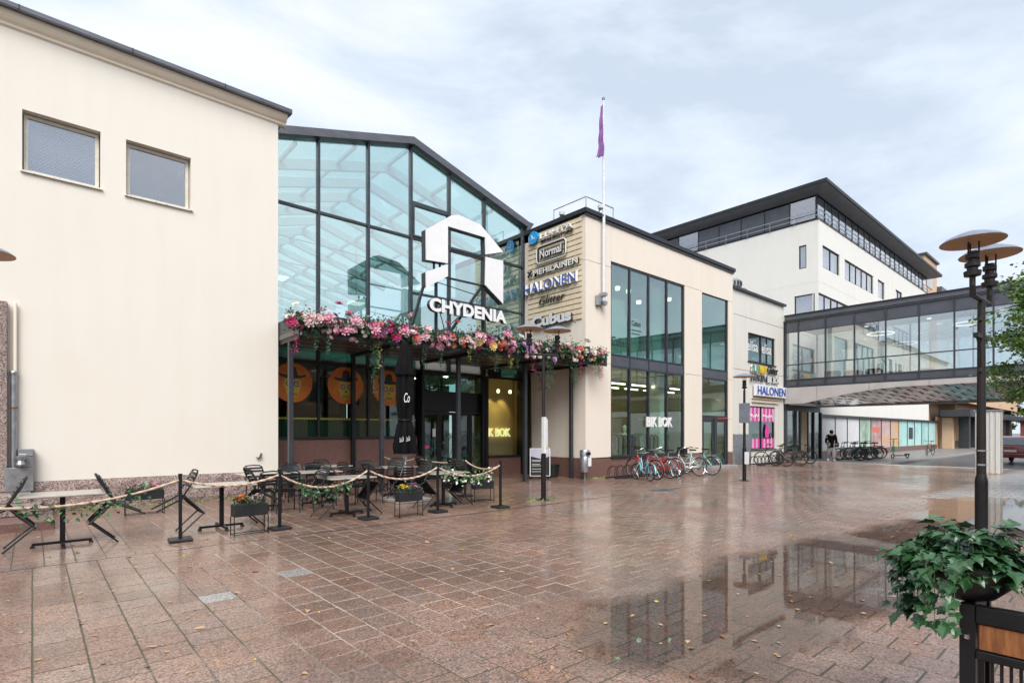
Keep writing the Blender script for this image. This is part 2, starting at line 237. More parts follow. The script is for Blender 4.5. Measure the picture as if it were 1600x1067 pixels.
# ================================================================== builders
LOC = {}
def base_of(o): return LOC.get(o.name, Vector((0, 0, 0)))
class B:
    """collects simple solids; build() links them as ONE mesh object"""
    def __init__(s): s.v = []; s.f = []
    def add(s, vs, fs):
        k = len(s.v); s.v += [tuple(v) for v in vs]; s.f += [tuple(i + k for i in f) for f in fs]; return s
    def box(s, x0, x1, y0, y1, z0, z1):
        return s.add([(x0, y0, z0), (x1, y0, z0), (x1, y1, z0), (x0, y1, z0), (x0, y0, z1), (x1, y0, z1), (x1, y1, z1), (x0, y1, z1)],
                     [(0, 3, 2, 1), (4, 5, 6, 7), (0, 1, 5, 4), (1, 2, 6, 5), (2, 3, 7, 6), (3, 0, 4, 7)])
    def bbox(s, x0, x1, y0, y1, z0, z1, c=0.01):
        """box with chamfered top and vertical edges"""
        def ring(d, z): return [(x0 + d, y0, z), (x1 - d, y0, z), (x1, y0 + d, z), (x1, y1 - d, z), (x1 - d, y1, z), (x0 + d, y1, z), (x0, y1 - d, z), (x0, y0 + d, z)]
        def ring2(z): return [(x0 + 2 * c, y0 + c, z), (x1 - 2 * c, y0 + c, z), (x1 - c, y0 + 2 * c, z), (x1 - c, y1 - 2 * c, z), (x1 - 2 * c, y1 - c, z), (x0 + 2 * c, y1 - c, z), (x0 + c, y1 - 2 * c, z), (x0 + c, y0 + 2 * c, z)]
        vs = ring2(z0) + ring(c, z0 + c) + ring(c, z1 - c) + ring2(z1); fs = [tuple(range(7, -1, -1)), tuple(range(24, 32))]
        for r in range(3):
            for i in range(8): fs.append((r * 8 + i, r * 8 + (i + 1) % 8, r * 8 + 8 + (i + 1) % 8, r * 8 + 8 + i))
        return s.add(vs, fs)
    def beam(s, p, q, wd, hg, up=(0, 0, 1)):
        p = Vector(p); q = Vector(q); d = (q - p).normalized(); u = Vector(up); a = d.cross(u)
        if a.length < 1e-4: a = d.cross(Vector((1, 0, 0)))
        a.normalize(); u = a.cross(d).normalized(); a *= wd / 2; u *= hg / 2
        return s.add([p - a - u, p + a - u, p + a + u, p - a + u, q - a - u, q + a - u, q + a + u, q - a + u],
                     [(0, 1, 2, 3), (7, 6, 5, 4), (0, 4, 5, 1), (1, 5, 6, 2), (2, 6, 7, 3), (3, 7, 4, 0)])
    def tube(s, pts, r, n=8, closed=False, cap=True):
        pts = [Vector(p) for p in pts]; m = len(pts); rs = r if isinstance(r, (list, tuple)) else [r] * m
        vs = []; prev = None
        for i, p in enumerate(pts):
            if closed: d = pts[(i + 1) % m] - pts[i - 1]
            else: d = pts[min(i + 1, m - 1)] - pts[max(i - 1, 0)]
            d.normalize()
            if prev is None:
                a = d.cross(Vector((0, 0, 1)))
                if a.length < 1e-3: a = d.cross(Vector((1, 0, 0)))
            else: a = prev - d * prev.dot(d)
            a.normalize(); prev = a; b = d.cross(a)
            for k in range(n): vs.append(p + (a * cos(2 * pi * k / n) + b * sin(2 * pi * k / n)) * rs[i])
        fs = []
        for i in range(m if closed else m - 1):
            j = (i + 1) % m
            for k in range(n): fs.append((i * n + k, i * n + (k + 1) % n, j * n + (k + 1) % n, j * n + k))
        if cap and not closed: fs += [tuple(range(n - 1, -1, -1)), tuple((m - 1) * n + k for k in range(n))]
        return s.add(vs, fs)
    def lathe(s, prof, n=20, c=(0, 0, 0), mod=None):
        vs = []; fs = []
        for i, (r, z) in enumerate(prof):
            for k in range(n):
                a = 2 * pi * k / n; rr = r * (mod(a, i) if mod else 1); vs.append((c[0] + rr * cos(a), c[1] + rr * sin(a), c[2] + z))
        for i in range(len(prof) - 1):
            for k in range(n): fs.append((i * n + k, i * n + (k + 1) % n, (i + 1) * n + (k + 1) % n, (i + 1) * n + k))
        if prof[0][0] > 1e-4: fs.append(tuple(range(n - 1, -1, -1)))
        if prof[-1][0] > 1e-4: fs.append(tuple((len(prof) - 1) * n + k for k in range(n)))
        return s.add(vs, fs)
    def prism(s, poly, f, d0, d1):
        """poly in 2-D extruded from d0 to d1; f(a, b, d) gives the 3-D point"""
        n = len(poly); vs = [f(a, b, d0) for a, b in poly] + [f(a, b, d1) for a, b in poly]
        return s.add(vs, [tuple(range(n)), tuple(range(2 * n - 1, n - 1, -1))] + [(i, (i + 1) % n, n + (i + 1) % n, n + i) for i in range(n)])
    def quad(s, *p): return s.add(p, [tuple(range(len(p)))])
    def torus(s, R0, r, n=28, m=6, f=None):
        pts = [(R0 * cos(2 * pi * i / n), 0, R0 * sin(2 * pi * i / n)) for i in range(n)]
        if f: pts = [f(*p) for p in pts]
        return s.tube(pts, r, m, closed=True)
    def wall(s, org, ax, an, w, h, holes, d):
        """upright sheet w x h with rectangular openings (x0,x1,z0,z1), reveals going d inwards and a back face"""
        org = Vector(org); ax = Vector(ax); an = Vector(an); az = Vector((0, 0, 1))
        xs = sorted({0, w, *[q for o in holes for q in o[:2]]}); zs = sorted({0, h, *[q for o in holes for q in o[2:]]})
        P = lambda x, z, k=0: org + ax * x + az * z - an * k
        for i in range(len(xs) - 1):
            for j in range(len(zs) - 1):
                cx = (xs[i] + xs[i + 1]) / 2; cz = (zs[j] + zs[j + 1]) / 2
                if any(o[0] < cx < o[1] and o[2] < cz < o[3] for o in holes): continue
                a, b, c, e_ = xs[i], xs[i + 1], zs[j], zs[j + 1]
                s.quad(P(a, c), P(b, c), P(b, e_), P(a, e_)); s.quad(P(a, c, d), P(a, e_, d), P(b, e_, d), P(b, c, d))
        for (a, b, c, e_) in list(holes) + [(0, w, 0, h)]:
            for (p, q) in (((a, c), (b, c)), ((b, c), (b, e_)), ((b, e_), (a, e_)), ((a, e_), (a, c))):
                s.quad(P(*p), P(*q), P(*q, d), P(*p, d))
        return s
    def mesh(s, name, mat, off=None, smooth=False, fix=True):
        me = bpy.data.meshes.new(name)
        vs = s.v if off is None else [(v[0] - off[0], v[1] - off[1], v[2] - off[2]) for v in s.v]
        me.from_pydata(vs, [], s.f)
        if fix:
            bm = bmesh.new(); bm.from_mesh(me); bmesh.ops.recalc_face_normals(bm, faces=bm.faces); bm.to_mesh(me); bm.free()
        for m in (mat if isinstance(mat, list) else [mat]): me.materials.append(m)
        if smooth:
            me.shade_smooth()
            try: me.set_sharp_from_angle(angle=R(38))
            except Exception: pass
        return me
    def build(s, name, mat, parent=None, smooth=False, local=False, fix=True):
        off = None if (parent is None or local) else base_of(parent)
        o = bpy.data.objects.new(name, s.mesh(name, mat, off, smooth, fix)); COL.objects.link(o)
        if parent is not None:
            o.parent = parent
            if parent.name in LOC: LOC[o.name] = LOC[parent.name]
        return o
def tag(o, label=None, cat=None, group=None, kind=None):
    if label: o['label'] = label
    if cat: o['category'] = cat
    if group: o['group'] = group
    if kind: o['kind'] = kind
    return o
def thing(name, label, cat, loc=(0, 0, 0), rz=0, group=None, rot=None):
    o = bpy.data.objects.new(name, None); COL.objects.link(o); o.empty_display_size = 0.2
    o.location = loc; o.rotation_euler = rot or (0, 0, rz); LOC[o.name] = Vector(loc)
    return tag(o, label, cat, group)
def inst(name, me, parent, loc, rot=(0, 0, 0), sc=1):
    o = bpy.data.objects.new(name, me); COL.objects.link(o); o.parent = parent; o.location = loc; o.rotation_euler = rot
    o.scale = sc if isinstance(sc, tuple) else (sc, sc, sc); return o
KIDS = {}
def copy_tree(o, parent=None):
    c = o.copy(); COL.objects.link(c); c.parent = parent
    for ch in [x for x in bpy.data.objects if x.parent == o]: copy_tree(ch, c)
    return c
def structure(o): return tag(o, kind='structure')
def fit(pts): return pts

# ---- lettering: built-in font, turned to mesh, split into letters
def letters(body, x_dir, up, normal, p0, width, height, depth, mat, parent, back=None, shear=0.0, bold=0.0, name='letter', one=False, spacing=1.0):
    cu = bpy.data.curves.new('t', 'FONT'); cu.body = body; cu.extrude = 0.5; cu.shear = shear; cu.offset = bold; cu.resolution_u = 3; cu.space_character = spacing
    ob = bpy.data.objects.new('t', cu); COL.objects.link(ob)
    dg = bpy.context.evaluated_depsgraph_get(); dg.update(); me = bpy.data.meshes.new_from_object(ob.evaluated_get(dg))
    bpy.data.objects.remove(ob); bpy.data.curves.remove(cu)
    vs = [v.co.copy() for v in me.vertices]; fs = [tuple(p.vertices) for p in me.polygons]; bpy.data.meshes.remove(me)
    x0 = min(v.x for v in vs); x1 = max(v.x for v in vs); y0 = min(v.y for v in vs); y1 = max(v.y for v in vs)
    x_dir = Vector(x_dir); up = Vector(up); normal = Vector(normal); p0 = Vector(p0)
    W = [p0 + x_dir * ((v.x - x0) / (x1 - x0) * width) + up * ((v.y - y0) / (y1 - y0) * height) + normal * ((v.z + 0.5) * depth) for v in vs]
    par = list(range(len(vs)))
    def find(a):
        while par[a] != a: par[a] = par[par[a]]; a = par[a]
        return a
    for f in fs:
        for i in f[1:]: par[find(i)] = find(f[0])
    isl = {}
    for i in range(len(vs)): isl.setdefault(find(i), []).append(i)
    groups = []
    for ids in sorted(isl.values(), key=lambda q: min(vs[i].x for i in q)):
        a = min(vs[i].x for i in ids); b = max(vs[i].x for i in ids)
        if groups and (one or min(groups[-1][1], b) - max(groups[-1][0], a) > 0.45 * min(b - a, groups[-1][1] - groups[-1][0])):
            g = groups[-1]; g[0] = min(g[0], a); g[1] = max(g[1], b); g[2] += ids
        else: groups.append([a, b, list(ids)])
    res = []
    for a, b, ids in groups:
        mp_ = {i: k for k, i in enumerate(ids)}; bb = B(); sel = set(ids)
        ff = [f for f in fs if f[0] in sel]
        bb.v = [tuple(W[i]) for i in ids]; bb.f = [tuple(mp_[i] for i in f) for f in ff]
        o = bb.build(name, mat, parent, fix=False)
        if back:
            o.data.materials.append(back)
            for k, f in enumerate(ff):
                zc = sum(vs[i].z for i in f) / len(f)
                if abs(zc) < 0.45 or zc < 0: o.data.polygons[k].material_index = 1
        res.append(o)
    return res
X_, Y_, Z_ = Vector((1, 0, 0)), Vector((0, 1, 0)), Vector((0, 0, 1))

# ---- flat leaf helpers
def leaf_at(b, p, d, n, ln, wd, fold=0.25):
    """a folded leaf of 4 triangles"""
    d = d.normalized(); s_ = d.cross(n)
    if s_.length < 1e-3: s_ = d.cross(Vector((1, 0, 0)))
    s_.normalize(); n = s_.cross(d)
    b.add([p, p + d * ln * .45 + s_ * wd / 2 + n * wd * fold, p + d * ln, p + d * ln * .45 - s_ * wd / 2 + n * wd * fold, p + d * ln * .5], [(0, 1, 4), (1, 2, 4), (2, 3, 4), (3, 0, 4)])
def rv(): return Vector((random.gauss(0, 1), random.gauss(0, 1), random.gauss(0, 1))).normalized()

# ================================================================== ground
g = B().quad((-500, -500, -0.16), (900, -500, -0.16), (900, 900, -0.16), (-500, 900, -0.16)).build('ground', M_asphalt, fix=False); structure(g)
def dip(u, v):
    """ground relief in metres: a shallow gutter in the paving that holds the rain"""
    nz = mnoise.noise(Vector((u * 0.55, v * 0.8, 3.1))) * 0.007 + mnoise.noise(Vector((u * 1.7, v * 1.7, 9.0))) * 0.0025
    c = 2.15 + 0.25 * sin(u * 0.33); k = math.exp(-((v - c) / 1.08) ** 2) * (1 / (1 + math.exp(-(u - 3.2) * 3.0))) * (1 / (1 + math.exp((u - 18) * 1.2)))
    return nz - 0.021 * k
pav = B()
xs = [-16 + 0.2 * i for i in range(241)]; ys = [-9 + 0.2 * i for i in range(124)]
for y in ys:
    for x in xs: pav.v.append((x, y, dip(x, y) - 0.0034))
for j in range(len(ys) - 1):
    for i in range(len(xs) - 1):
        a = j * len(xs) + i; pav.f.append((a, a + 1, a + 1 + len(xs), a + len(xs)))
plaza = structure(pav.build('plaza_paving', M_joint, fix=False))
CF, SF = cos(R(48.6)), sin(R(48.6))
def project(u, v, zz=0.0):
    X = SF * u - CF * v; z = CF * u + SF * v
    return (800 + 850 * X / z, 675 - 850 * (zz - 1.6) / z, z) if z > 0.3 else None
P = 0.3; GAP = 0.0052; near = []; far = B(); farg = B()
def slab(b, x0, x1, y0, y1, dz):
    c = 0.003; zs = [dip(x, y) + dz for x, y in ((x0, y0), (x1, y0), (x1, y1), (x0, y1))]
    tp = [(x0 + c, y0 + c, zs[0]), (x1 - c, y0 + c, zs[1]), (x1 - c, y1 - c, zs[2]), (x0 + c, y1 - c, zs[3])]
    bt = [(x0, y0, zs[0] - c), (x1, y0, zs[1] - c), (x1, y1, zs[2] - c), (x0, y1, zs[3] - c)]
    lo = [(x, y, z - 0.03) for x, y, z in bt]
    b.add(tp + bt + lo, [(0, 1, 2, 3)] + [(4 + i, 4 + (i + 1) % 4, (i + 1) % 4, i) for i in range(4)] + [(8 + i, 8 + (i + 1) % 4, 4 + (i + 1) % 4, 4 + i) for i in range(4)])
for zone, (ya, yb, ox) in enumerate(((-1.2, 8.53, 0.0), (8.56, 15.35, 0.11))):
    for i in range(-48, 104):
        x0 = i * P + ox
        n = int((yb - ya) / P) + 2
        for j in range(n):
            y0 = ya + (j - (0.5 if i % 2 else 0.0)) * P; y1 = min(y0 + P, yb); y0 = max(y0, ya)
            if y1 - y0 < 0.06: continue
            cx, cy_ = x0 + P / 2, (y0 + y1) / 2
            if cy_ > 12.2 and cx > 14.2: continue
            if cy_ > 14.3 and cx < 4.6: continue
            pr = project(cx, cy_)
            if not pr or pr[2] < 1.3 or pr[0] < -700 or pr[0] > 2500: continue
            q = (x0 + GAP, x0 + P - GAP, y0 + GAP * 1.35, y1 - GAP * 1.35, random.gauss(0, 0.0007))
            grey = (cy_ < 3.4 - (cx - 15) * 0.02 and cx > 16.5) or (zone == 0 and cx < 2.5 and random.random() < 0.014)
            vis = -20 < pr[0] < 1620 and pr[1] < 1085
            if vis and y1 - y0 > 0.29: near.append((pr[2], q, grey))
            else: slab(farg if grey else far, *q)
near.sort(key=lambda a: a[0])
paver_mesh = {}
for mi_, mm in ((0, M_paver), (1, M_paver_grey)):
    bb = B(); c = 0.003; h_ = P / 2 - GAP
    k_ = P / 2 - GAP * 1.35; tp = [(-h_ + c, -k_ + c, 0), (h_ - c, -k_ + c, 0), (h_ - c, k_ - c, 0), (-h_ + c, k_ - c, 0)]; bt = [(-h_, -k_, -c), (h_, -k_, -c), (h_, k_, -c), (-h_, k_, -c)]
    bb.add(tp + bt + [(x, y, z - .03) for x, y, z in bt], [(0, 1, 2, 3)] + [(4 + i, 4 + (i + 1) % 4, (i + 1) % 4, i) for i in range(4)] + [(8 + i, 8 + (i + 1) % 4, 4 + (i + 1) % 4, 4 + i) for i in range(4)])
    paver_mesh[mi_] = bb.mesh('paver', mm)
for k, (z, q, grey) in enumerate(near):
    if k < 298:
        cx, cy_ = (q[0] + q[1]) / 2, (q[2] + q[3]) / 2
        gx = (dip(cx + .1, cy_) - dip(cx - .1, cy_)) / .2; gy = (dip(cx, cy_ + .1) - dip(cx, cy_ - .1)) / .2
        inst('paver', paver_mesh[int(grey)], plaza, (cx, cy_, dip(cx, cy_) + q[4]), (gy + random.gauss(0, .0015), -gx + random.gauss(0, .0015), 0))
    else: slab(farg if grey else far, *q)
tag(far.build('red_granite_pavers', M_paver, plaza), kind='stuff'); tag(farg.build('grey_granite_pavers', M_paver_grey, plaza), kind='stuff')
# standing rain water in the gutter
mw = bpy.data.materials.new('rain_water'); mw.use_nodes = True; t = mw.node_tree; t.nodes.clear()
o_ = N(t, 'ShaderNodeOutputMaterial'); tr = N(t, 'ShaderNodeBsdfTransparent'); gl = N(t, 'ShaderNodeBsdfGlossy'); mi = N(t, 'ShaderNodeMixShader'); fn = N(t, 'ShaderNodeFresnel'); fn.inputs[0].default_value = 1.44
tr.inputs[0].default_value = (0.98, 0.97, 0.96, 1); gl.inputs['Roughness'].default_value = 0.03
nz = N(t, 'ShaderNodeTexNoise'); nz.inputs['Scale'].default_value = 3; bp = N(t, 'ShaderNodeBump'); bp.inputs['Strength'].default_value = 0.02; bp.inputs['Distance'].default_value = 0.02
tcn = N(t, 'ShaderNodeTexCoord'); t.links.new(tcn.outputs['Object'], nz.inputs['Vector']); t.links.new(nz.outputs['Fac'], bp.inputs['Height']); t.links.new(bp.outputs[0], gl.inputs['Normal'])
atn = N(t, 'ShaderNodeAttribute'); atn.attribute_name = 'depth'; dm = N(t, 'ShaderNodeMapRange'); dm.interpolation_type = 'SMOOTHSTEP'; dm.inputs['From Min'].default_value = -.0008; dm.inputs['From Max'].default_value = .0045; dm.inputs['To Min'].default_value = 0.0; dm.inputs['To Max'].default_value = 1.0; t.links.new(atn.outputs['Fac'], dm.inputs[0]); mm_ = N(t, 'ShaderNodeMath', operation='MULTIPLY'); t.links.new(fn.outputs[0], mm_.inputs[0]); t.links.new(dm.outputs[0], mm_.inputs[1]); t.links.new(mm_.outputs[0], mi.inputs[0]); t.links.new(tr.outputs[0], mi.inputs[1]); t.links.new(gl.outputs[0], mi.inputs[2]); t.links.new(mi.outputs[0], o_.inputs[0])
WL = -0.0085
pu = B(); nx_, ny_ = 340, 104; dep = []
for j in range(ny_ + 1):
    for i in range(nx_ + 1):
        x, y = 2.0 + i * .055, -0.4 + j * .05; pu.v.append((x, y, WL)); dep.append(WL - dip(x, y))
for j in range(ny_):
    for i in range(nx_):
        a = j * (nx_ + 1) + i; q = (a, a + 1, a + nx_ + 2, a + nx_ + 1)
        if max(dep[k] for k in q) > -0.002: pu.f.append(q)
puo = structure(pu.build('rain_puddle', mw, fix=False)); at_ = puo.data.attributes.new('depth', 'FLOAT', 'POINT'); at_.data.foreach_set('value', dep)
# street beyond the footbridge, raised pavement and kerb along the shops
structure(B().box(31.5, 220, 8.25, 12.62, -0.14, 0.0).build('pavement', M_sidewalk))
kb = B()
for i in range(60): kb.bbox(31.5 + i * 1.5, 31.5 + i * 1.5 + 1.49, 8.10, 8.245, -0.14, 0.004, 0.008)
structure(kb.build('kerb', M_kerb))
structure(B().quad((31.5, -60, -0.12), (260, -60, -0.12), (260, 8.1, -0.12), (31.5, 8.1, -0.12)).build('street', M_asphalt, fix=False))
for xx in (46, 58, 72): structure(B().quad((xx, 2.0, -0.116), (xx + 6, 2.0, -0.116), (xx + 6, 2.14, -0.116), (xx, 2.14, -0.116)).build('road_marking', M_white_paint, fix=False))

# ================================================================== cream building on the left
YL = 14.35; XL = 4.70
lb = thing('cream_building', 'tall cream rendered building with two small square windows at upper storey', 'building', (XL, YL, 0))
W1 = (-0.15, 1.08, 6.73, 7.93); W2 = (1.52, 2.75, 6.73, 7.93)
B().wall((-22, YL, 0.62), X_, -Y_, 22 + XL, 9.0 - 0.0, [(W[0] + 22, W[1] + 22, W[2] - 0.62, W[3] - 0.62) for W in (W1, W2)], 0.24).build('front_wall', M_cream, lb)
B().box(XL - 0.3, XL, YL + 0.243, 45, 0, 9.62).build('end_wall', M_cream, lb)
B().box(-22, XL - 0.303, YL + 0.5, 45, 9.3, 9.6).build('roof', M_roofmetal, lb)
for i, (a, b) in enumerate(((-0.10, 1.68), (1.685, 3.42), (3.425, 4.69))):
    bb = B(); n = 14
    # rough-hewn plinth stones
    vs = []; m = 6
    for zz in range(m + 1):
        for k in range(n + 1):
            e_ = 0 if (k in (0, n) or zz in (0, m)) else 1
            vs.append((a + (b - a) * k / n, YL - 0.045 - e_ * (0.012 + random.random() * 0.028), 0.0 + 0.62 * zz / m))
    fs = [(zz * (n + 1) + k, zz * (n + 1) + k + 1, (zz + 1) * (n + 1) + k + 1, (zz + 1) * (n + 1) + k) for zz in range(m) for k in range(n)]
    bb.add(vs, fs); bb.box(a, b, YL - 0.044, YL + 0.2, 0, 0.617); bb.build('plinth_stone', M_plinth, lb, fix=True)
B().box(-22, -0.105, YL - 0.05, YL + 0.2, 0, 0.61).build('plinth', M_plinth, lb)
# coved eaves and metal gutter
cp = [(0, 9.42), (-0.04, 9.45), (-0.05, 9.49), (-0.10, 9.53), (-0.16, 9.60), (-0.18, 9.68), (0.1, 9.68), (0.1, 9.42)]
B().prism(cp, lambda a, b, d: (d, YL - 0.002 + a, b), -22, XL + 0.18).build('cornice', M_cove, lb)
B().prism([(XL + a * -1 + 0.002, b) for a, b in cp], lambda a, b, d: (a, d, b), YL + 0.11, YL + 6).build('cornice_return', M_cove, lb)
gt = B().box(-22, XL + 0.26, YL - 0.27, YL - 0.1, 9.683, 9.70); gt.box(-22, XL + 0.26, YL - 0.28, YL - 0.24, 9.703, 9.79); gt.box(XL + 0.22, XL + 0.26, YL - 0.238, YL + 6, 9.703, 9.79); gt.box(-22, XL + 0.218, YL - 0.235, YL + 6, 9.705, 9.77)
gt.build('roof_edge', M_roofmetal, lb)
for i in range(10, 14): B().box(-20 + i * 1.8, -20 + i * 1.8 + 0.02, YL - 0.285, YL - 0.281, 9.70, 9.795).build('roof_edge_seam', M_dark, lb)
B().box(-4, XL - 0.5, YL + 0.15, YL + 0.6, 9.77, 9.88).build('roof_upstand', M_roofmetal, lb)
for k, W in enumerate((W1, W2)):
    x0, x1, z0, z1 = W; yf = YL + 0.15
    fr = B().box(x0 + .02, x0 + .085, yf, yf + .07, z0 + .02, z1 - .02).box(x1 - .085, x1 - .02, yf, yf + .07, z0 + .02, z1 - .02).box(x0 + .085, x1 - .085, yf, yf + .07, z0 + .02, z0 + .085).box(x0 + .085, x1 - .085, yf, yf + .07, z1 - .085, z1 - .02)
    wn = fr.build('window', M_frame, lb)
    B().box(x0 + .083, x1 - .083, yf + .03, yf + .042, z0 + .083, z1 - .083).build('pane', M_g_win, wn)
    if k == 0:
        bl = B(); nsl = 34
        for i in range(nsl):
            zz = z0 + .09 + i * (z1 - z0 - .2) / nsl
            bl.add([(x0 + .09, yf + .075, zz), (x1 - .09, yf + .075, zz), (x1 - .09, yf + .098, zz + .022), (x0 + .09, yf + .098, zz + .022)], [(0, 1, 2, 3)])
        tag(bl.build('blind', M_blind, wn, fix=False), kind='stuff')
    else:
        B().box(x0 + .085, (x0 + x1) / 2 - .006, yf + .085, yf + .09, z0 + .085, z1 - .085).build('curtain', M_blind, wn)
        B().box((x0 + x1) / 2 + .006, x1 - .085, yf + .085, yf + .09, z0 + .085, z1 - .085).build('curtain', M_blind, wn)
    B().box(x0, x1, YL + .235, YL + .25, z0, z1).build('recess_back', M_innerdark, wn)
    B().add([(x0 - .03, YL - .05, z0 - .035), (x1 + .03, YL - .05, z0 - .035), (x1 + .03, YL + .155, z0 + .015), (x0 - .03, YL + .155, z0 + .015), (x0 - .03, YL - .05, z0 - .005), (x1 + .03, YL - .05, z0 - .005), (x1 + .03, YL + .155, z0 + .03), (x0 - .03, YL + .155, z0 + .03)],
            [(0, 3, 2, 1), (4, 5, 6, 7), (0, 1, 5, 4), (1, 2, 6, 5), (2, 3, 7, 6), (3, 0, 4, 7)]).build('window_sill', M_sill, lb)
# stone door surround at the left edge, with its entrance steps
B().bbox(-1.4, -0.36, YL - 0.16, YL - 0.002, 0.45, 4.1, 0.01).build('stone_surround', M_plinth, lb)
st = thing('entrance_steps', 'red granite entrance steps at the foot of the cream wall', 'steps', (-2, 12.9, 0))
for i, (y0, h0, h1, xe) in enumerate(((11.75, 0, 0.15, 0.28), (12.6, 0.15, 0.30, 0.14), (13.4, 0.30, 0.44, -0.02))):
    B().bbox(-6, xe, y0, YL - 0.08, h0 + (0.002 if i else -0.02), h1, 0.012).build('step', M_plinth if i else M_wine, st)
dp = thing('downpipe', 'grey metal downpipe with rusty clamp beside the stone surround', 'pipe', (-0.28, YL - .09, 0))
B().tube([(-0.27, YL - .08, .55), (-0.27, YL - .08, 2.75)], .05, 12).build('pipe', M_galv, dp, True)
B().tube([(-0.25, YL - .06, 2.75), (-0.25, YL - .06, 4.1)], .03, 10).build('upper_pipe', M_cove, dp, True)
B().lathe([(.055, 0), (.065, .03), (.065, .06), (.055, .08)], 12, (-0.27, YL - .08, 2.7)).build('collar', M_galv, dp, True)
B().lathe([(.056, 0), (.06, .01), (.06, .03), (.056, .04)], 12, (-0.27, YL - .08, 2.05)).build('clamp', M_autumn[2], dp, True)
ec = thing('electric_cabinet', 'small grey electric cabinet on the cream wall', 'cabinet', (-0.25, YL - .12, 0.35))
B().bbox(-0.21, 0.02, YL - .2, YL - .003, .92, 1.27, .008).build('upper_door', M_galv, ec); B().bbox(-0.40, 0.02, YL - .2, YL - .003, .45, .915, .008).build('lower_door', M_galv, ec)
B().tube([(-.19, YL - .215, 1.18), (0.0, YL - .215, 1.15)], .012, 6).build('handle', M_chrome, ec); B().lathe([(.06, 0), (.075, .03), (.05, .1), (.085, .17), (.085, .19)], 12, (-.17, YL - .28, .95)).build('ashtray', M_galv, ec, True)
bw = thing('wall_bird', 'small brown metal bird ornament fixed to the cream wall', 'ornament', (4.2, YL - .03, .95))
B().tube([(4.16, YL - .03, .98), (4.2, YL - .05, .95), (4.26, YL - .05, .97), (4.30, YL - .05, 1.08)], [.005, .022, .026, .006], 6).build('body', M_bark, bw, True); B().add([(4.22, YL - .05, .97), (4.27, YL - .06, 1.1), (4.29, YL - .04, .98)], [(0, 1, 2)]).build('wing', M_bark, bw); B().tube([(4.22, YL - .045, .94), (4.22, YL + .01, .9)], .006, 5).build('bracket', M_bark, bw)

# ================================================================== glass atrium
YG = 15.43; XR = 14.22; RX = 9.22; RZ = 10.90; SL = 0.285; YB = 41.0
def roofz(x): return RZ - SL * abs(x - RX)
at = thing('glass_atrium', 'gabled glass shopping arcade hall between the cream building and the sign wall', 'building', (RX, YG, 0))
cols = [XL + .02, 6.17, 7.72, RX, 10.72, 12.25, XR - .02]
for x in cols[:-1] + [XR - .06]:
    B().box(x - .035, x + .035, YG - .07, YG + .10, 4.5 if False else 3.6, roofz(x) - .02).build('mullion', M_steel, at)
def pane_at(parent, x0, x1, z0, z1, y, mat, poly=None, name='glass_pane', th=.012):
    tl = random.gauss(0, .0022); tw = random.gauss(0, .0022)
    pts = poly or [(x0, z0), (x1, z0), (x1, z1), (x0, z1)]; cx = sum(p[0] for p in pts) / len(pts); cz = sum(p[1] for p in pts) / len(pts)
    return B().prism(pts, lambda a, b, d: (a, y + d + (b - cz) * tl + (a - cx) * tw, b), 0, th).build(name, mat, parent)
for i in range(6):
    a, b = cols[i] + .036, cols[i + 1] - .036
    if i == 5: b = XR - .096
    za, zb = roofz(a) - .05, roofz(b) - .05
    B().box(a, b, YG - .055, YG + .08, 7.88, 7.95).build('transom', M_steel, at)
    if i == 3:   # opening light under the ridge
        B().box(a, b, YG - .07, YG + .08, 9.02, 9.10).build('transom', M_steel, at)
        B().box(a, a + .06, YG - .09, YG + .02, 7.953, 9.017).box(b - .06, b, YG - .09, YG + .02, 7.953, 9.017).box(a + .06, b - .06, YG - .09, YG + .02, 7.953, 8.01).box(a + .06, b - .06, YG - .09, YG + .02, 8.96, 9.017).build('vent_sash', M_steel, at)
        pane_at(at, a + .06, b - .06, 8.01, 8.96, YG - .03, M_g_atrium); pane_at(at, a, b, 0, 0, YG, M_g_atrium, [(a, 9.10), (b, 9.10), (b, zb), (a, za)])
    else: pane_at(at, a, b, 0, 0, YG, M_g_atrium, [(a, 7.95), (b, 7.95), (b, zb), (a, za)])
    if i in (4, 5, 3):
        B().box(a, b, YG - .05, YG + .07, 6.1, 6.16).build('transom', M_steel, at); pane_at(at, a, b, 6.16, 7.88, YG, M_g_atrium); pane_at(at, a, b, 4.35, 6.1, YG, M_g_atrium)
    else: pane_at(at, a, b, 4.35, 7.88, YG, M_g_atrium)
    B().box(a, b, YG - .05, YG + .07, 4.28, 4.348).build('transom', M_steel, at)
rf = B(); rf.prism([(XL - .05, roofz(XL) - .03), (RX, RZ - .03), (XR, roofz(XR) - .03), (XR, roofz(XR) + .2), (RX, RZ + .2), (XL - .05, roofz(XL) + .2)], lambda a, b, d: (a, d, b), YG - .22, YG + .16)
rf.build('verge_fascia', M_roofmetal, at)
B().prism([(XR - .01, roofz(XR) - .3), (XR - .01, roofz(XR) + .2), (XR + .35, roofz(XR) + .17)], lambda a, b, d: (a, d, b), YG - .2, YG + .3).build('verge_return', M_roofmetal, at)
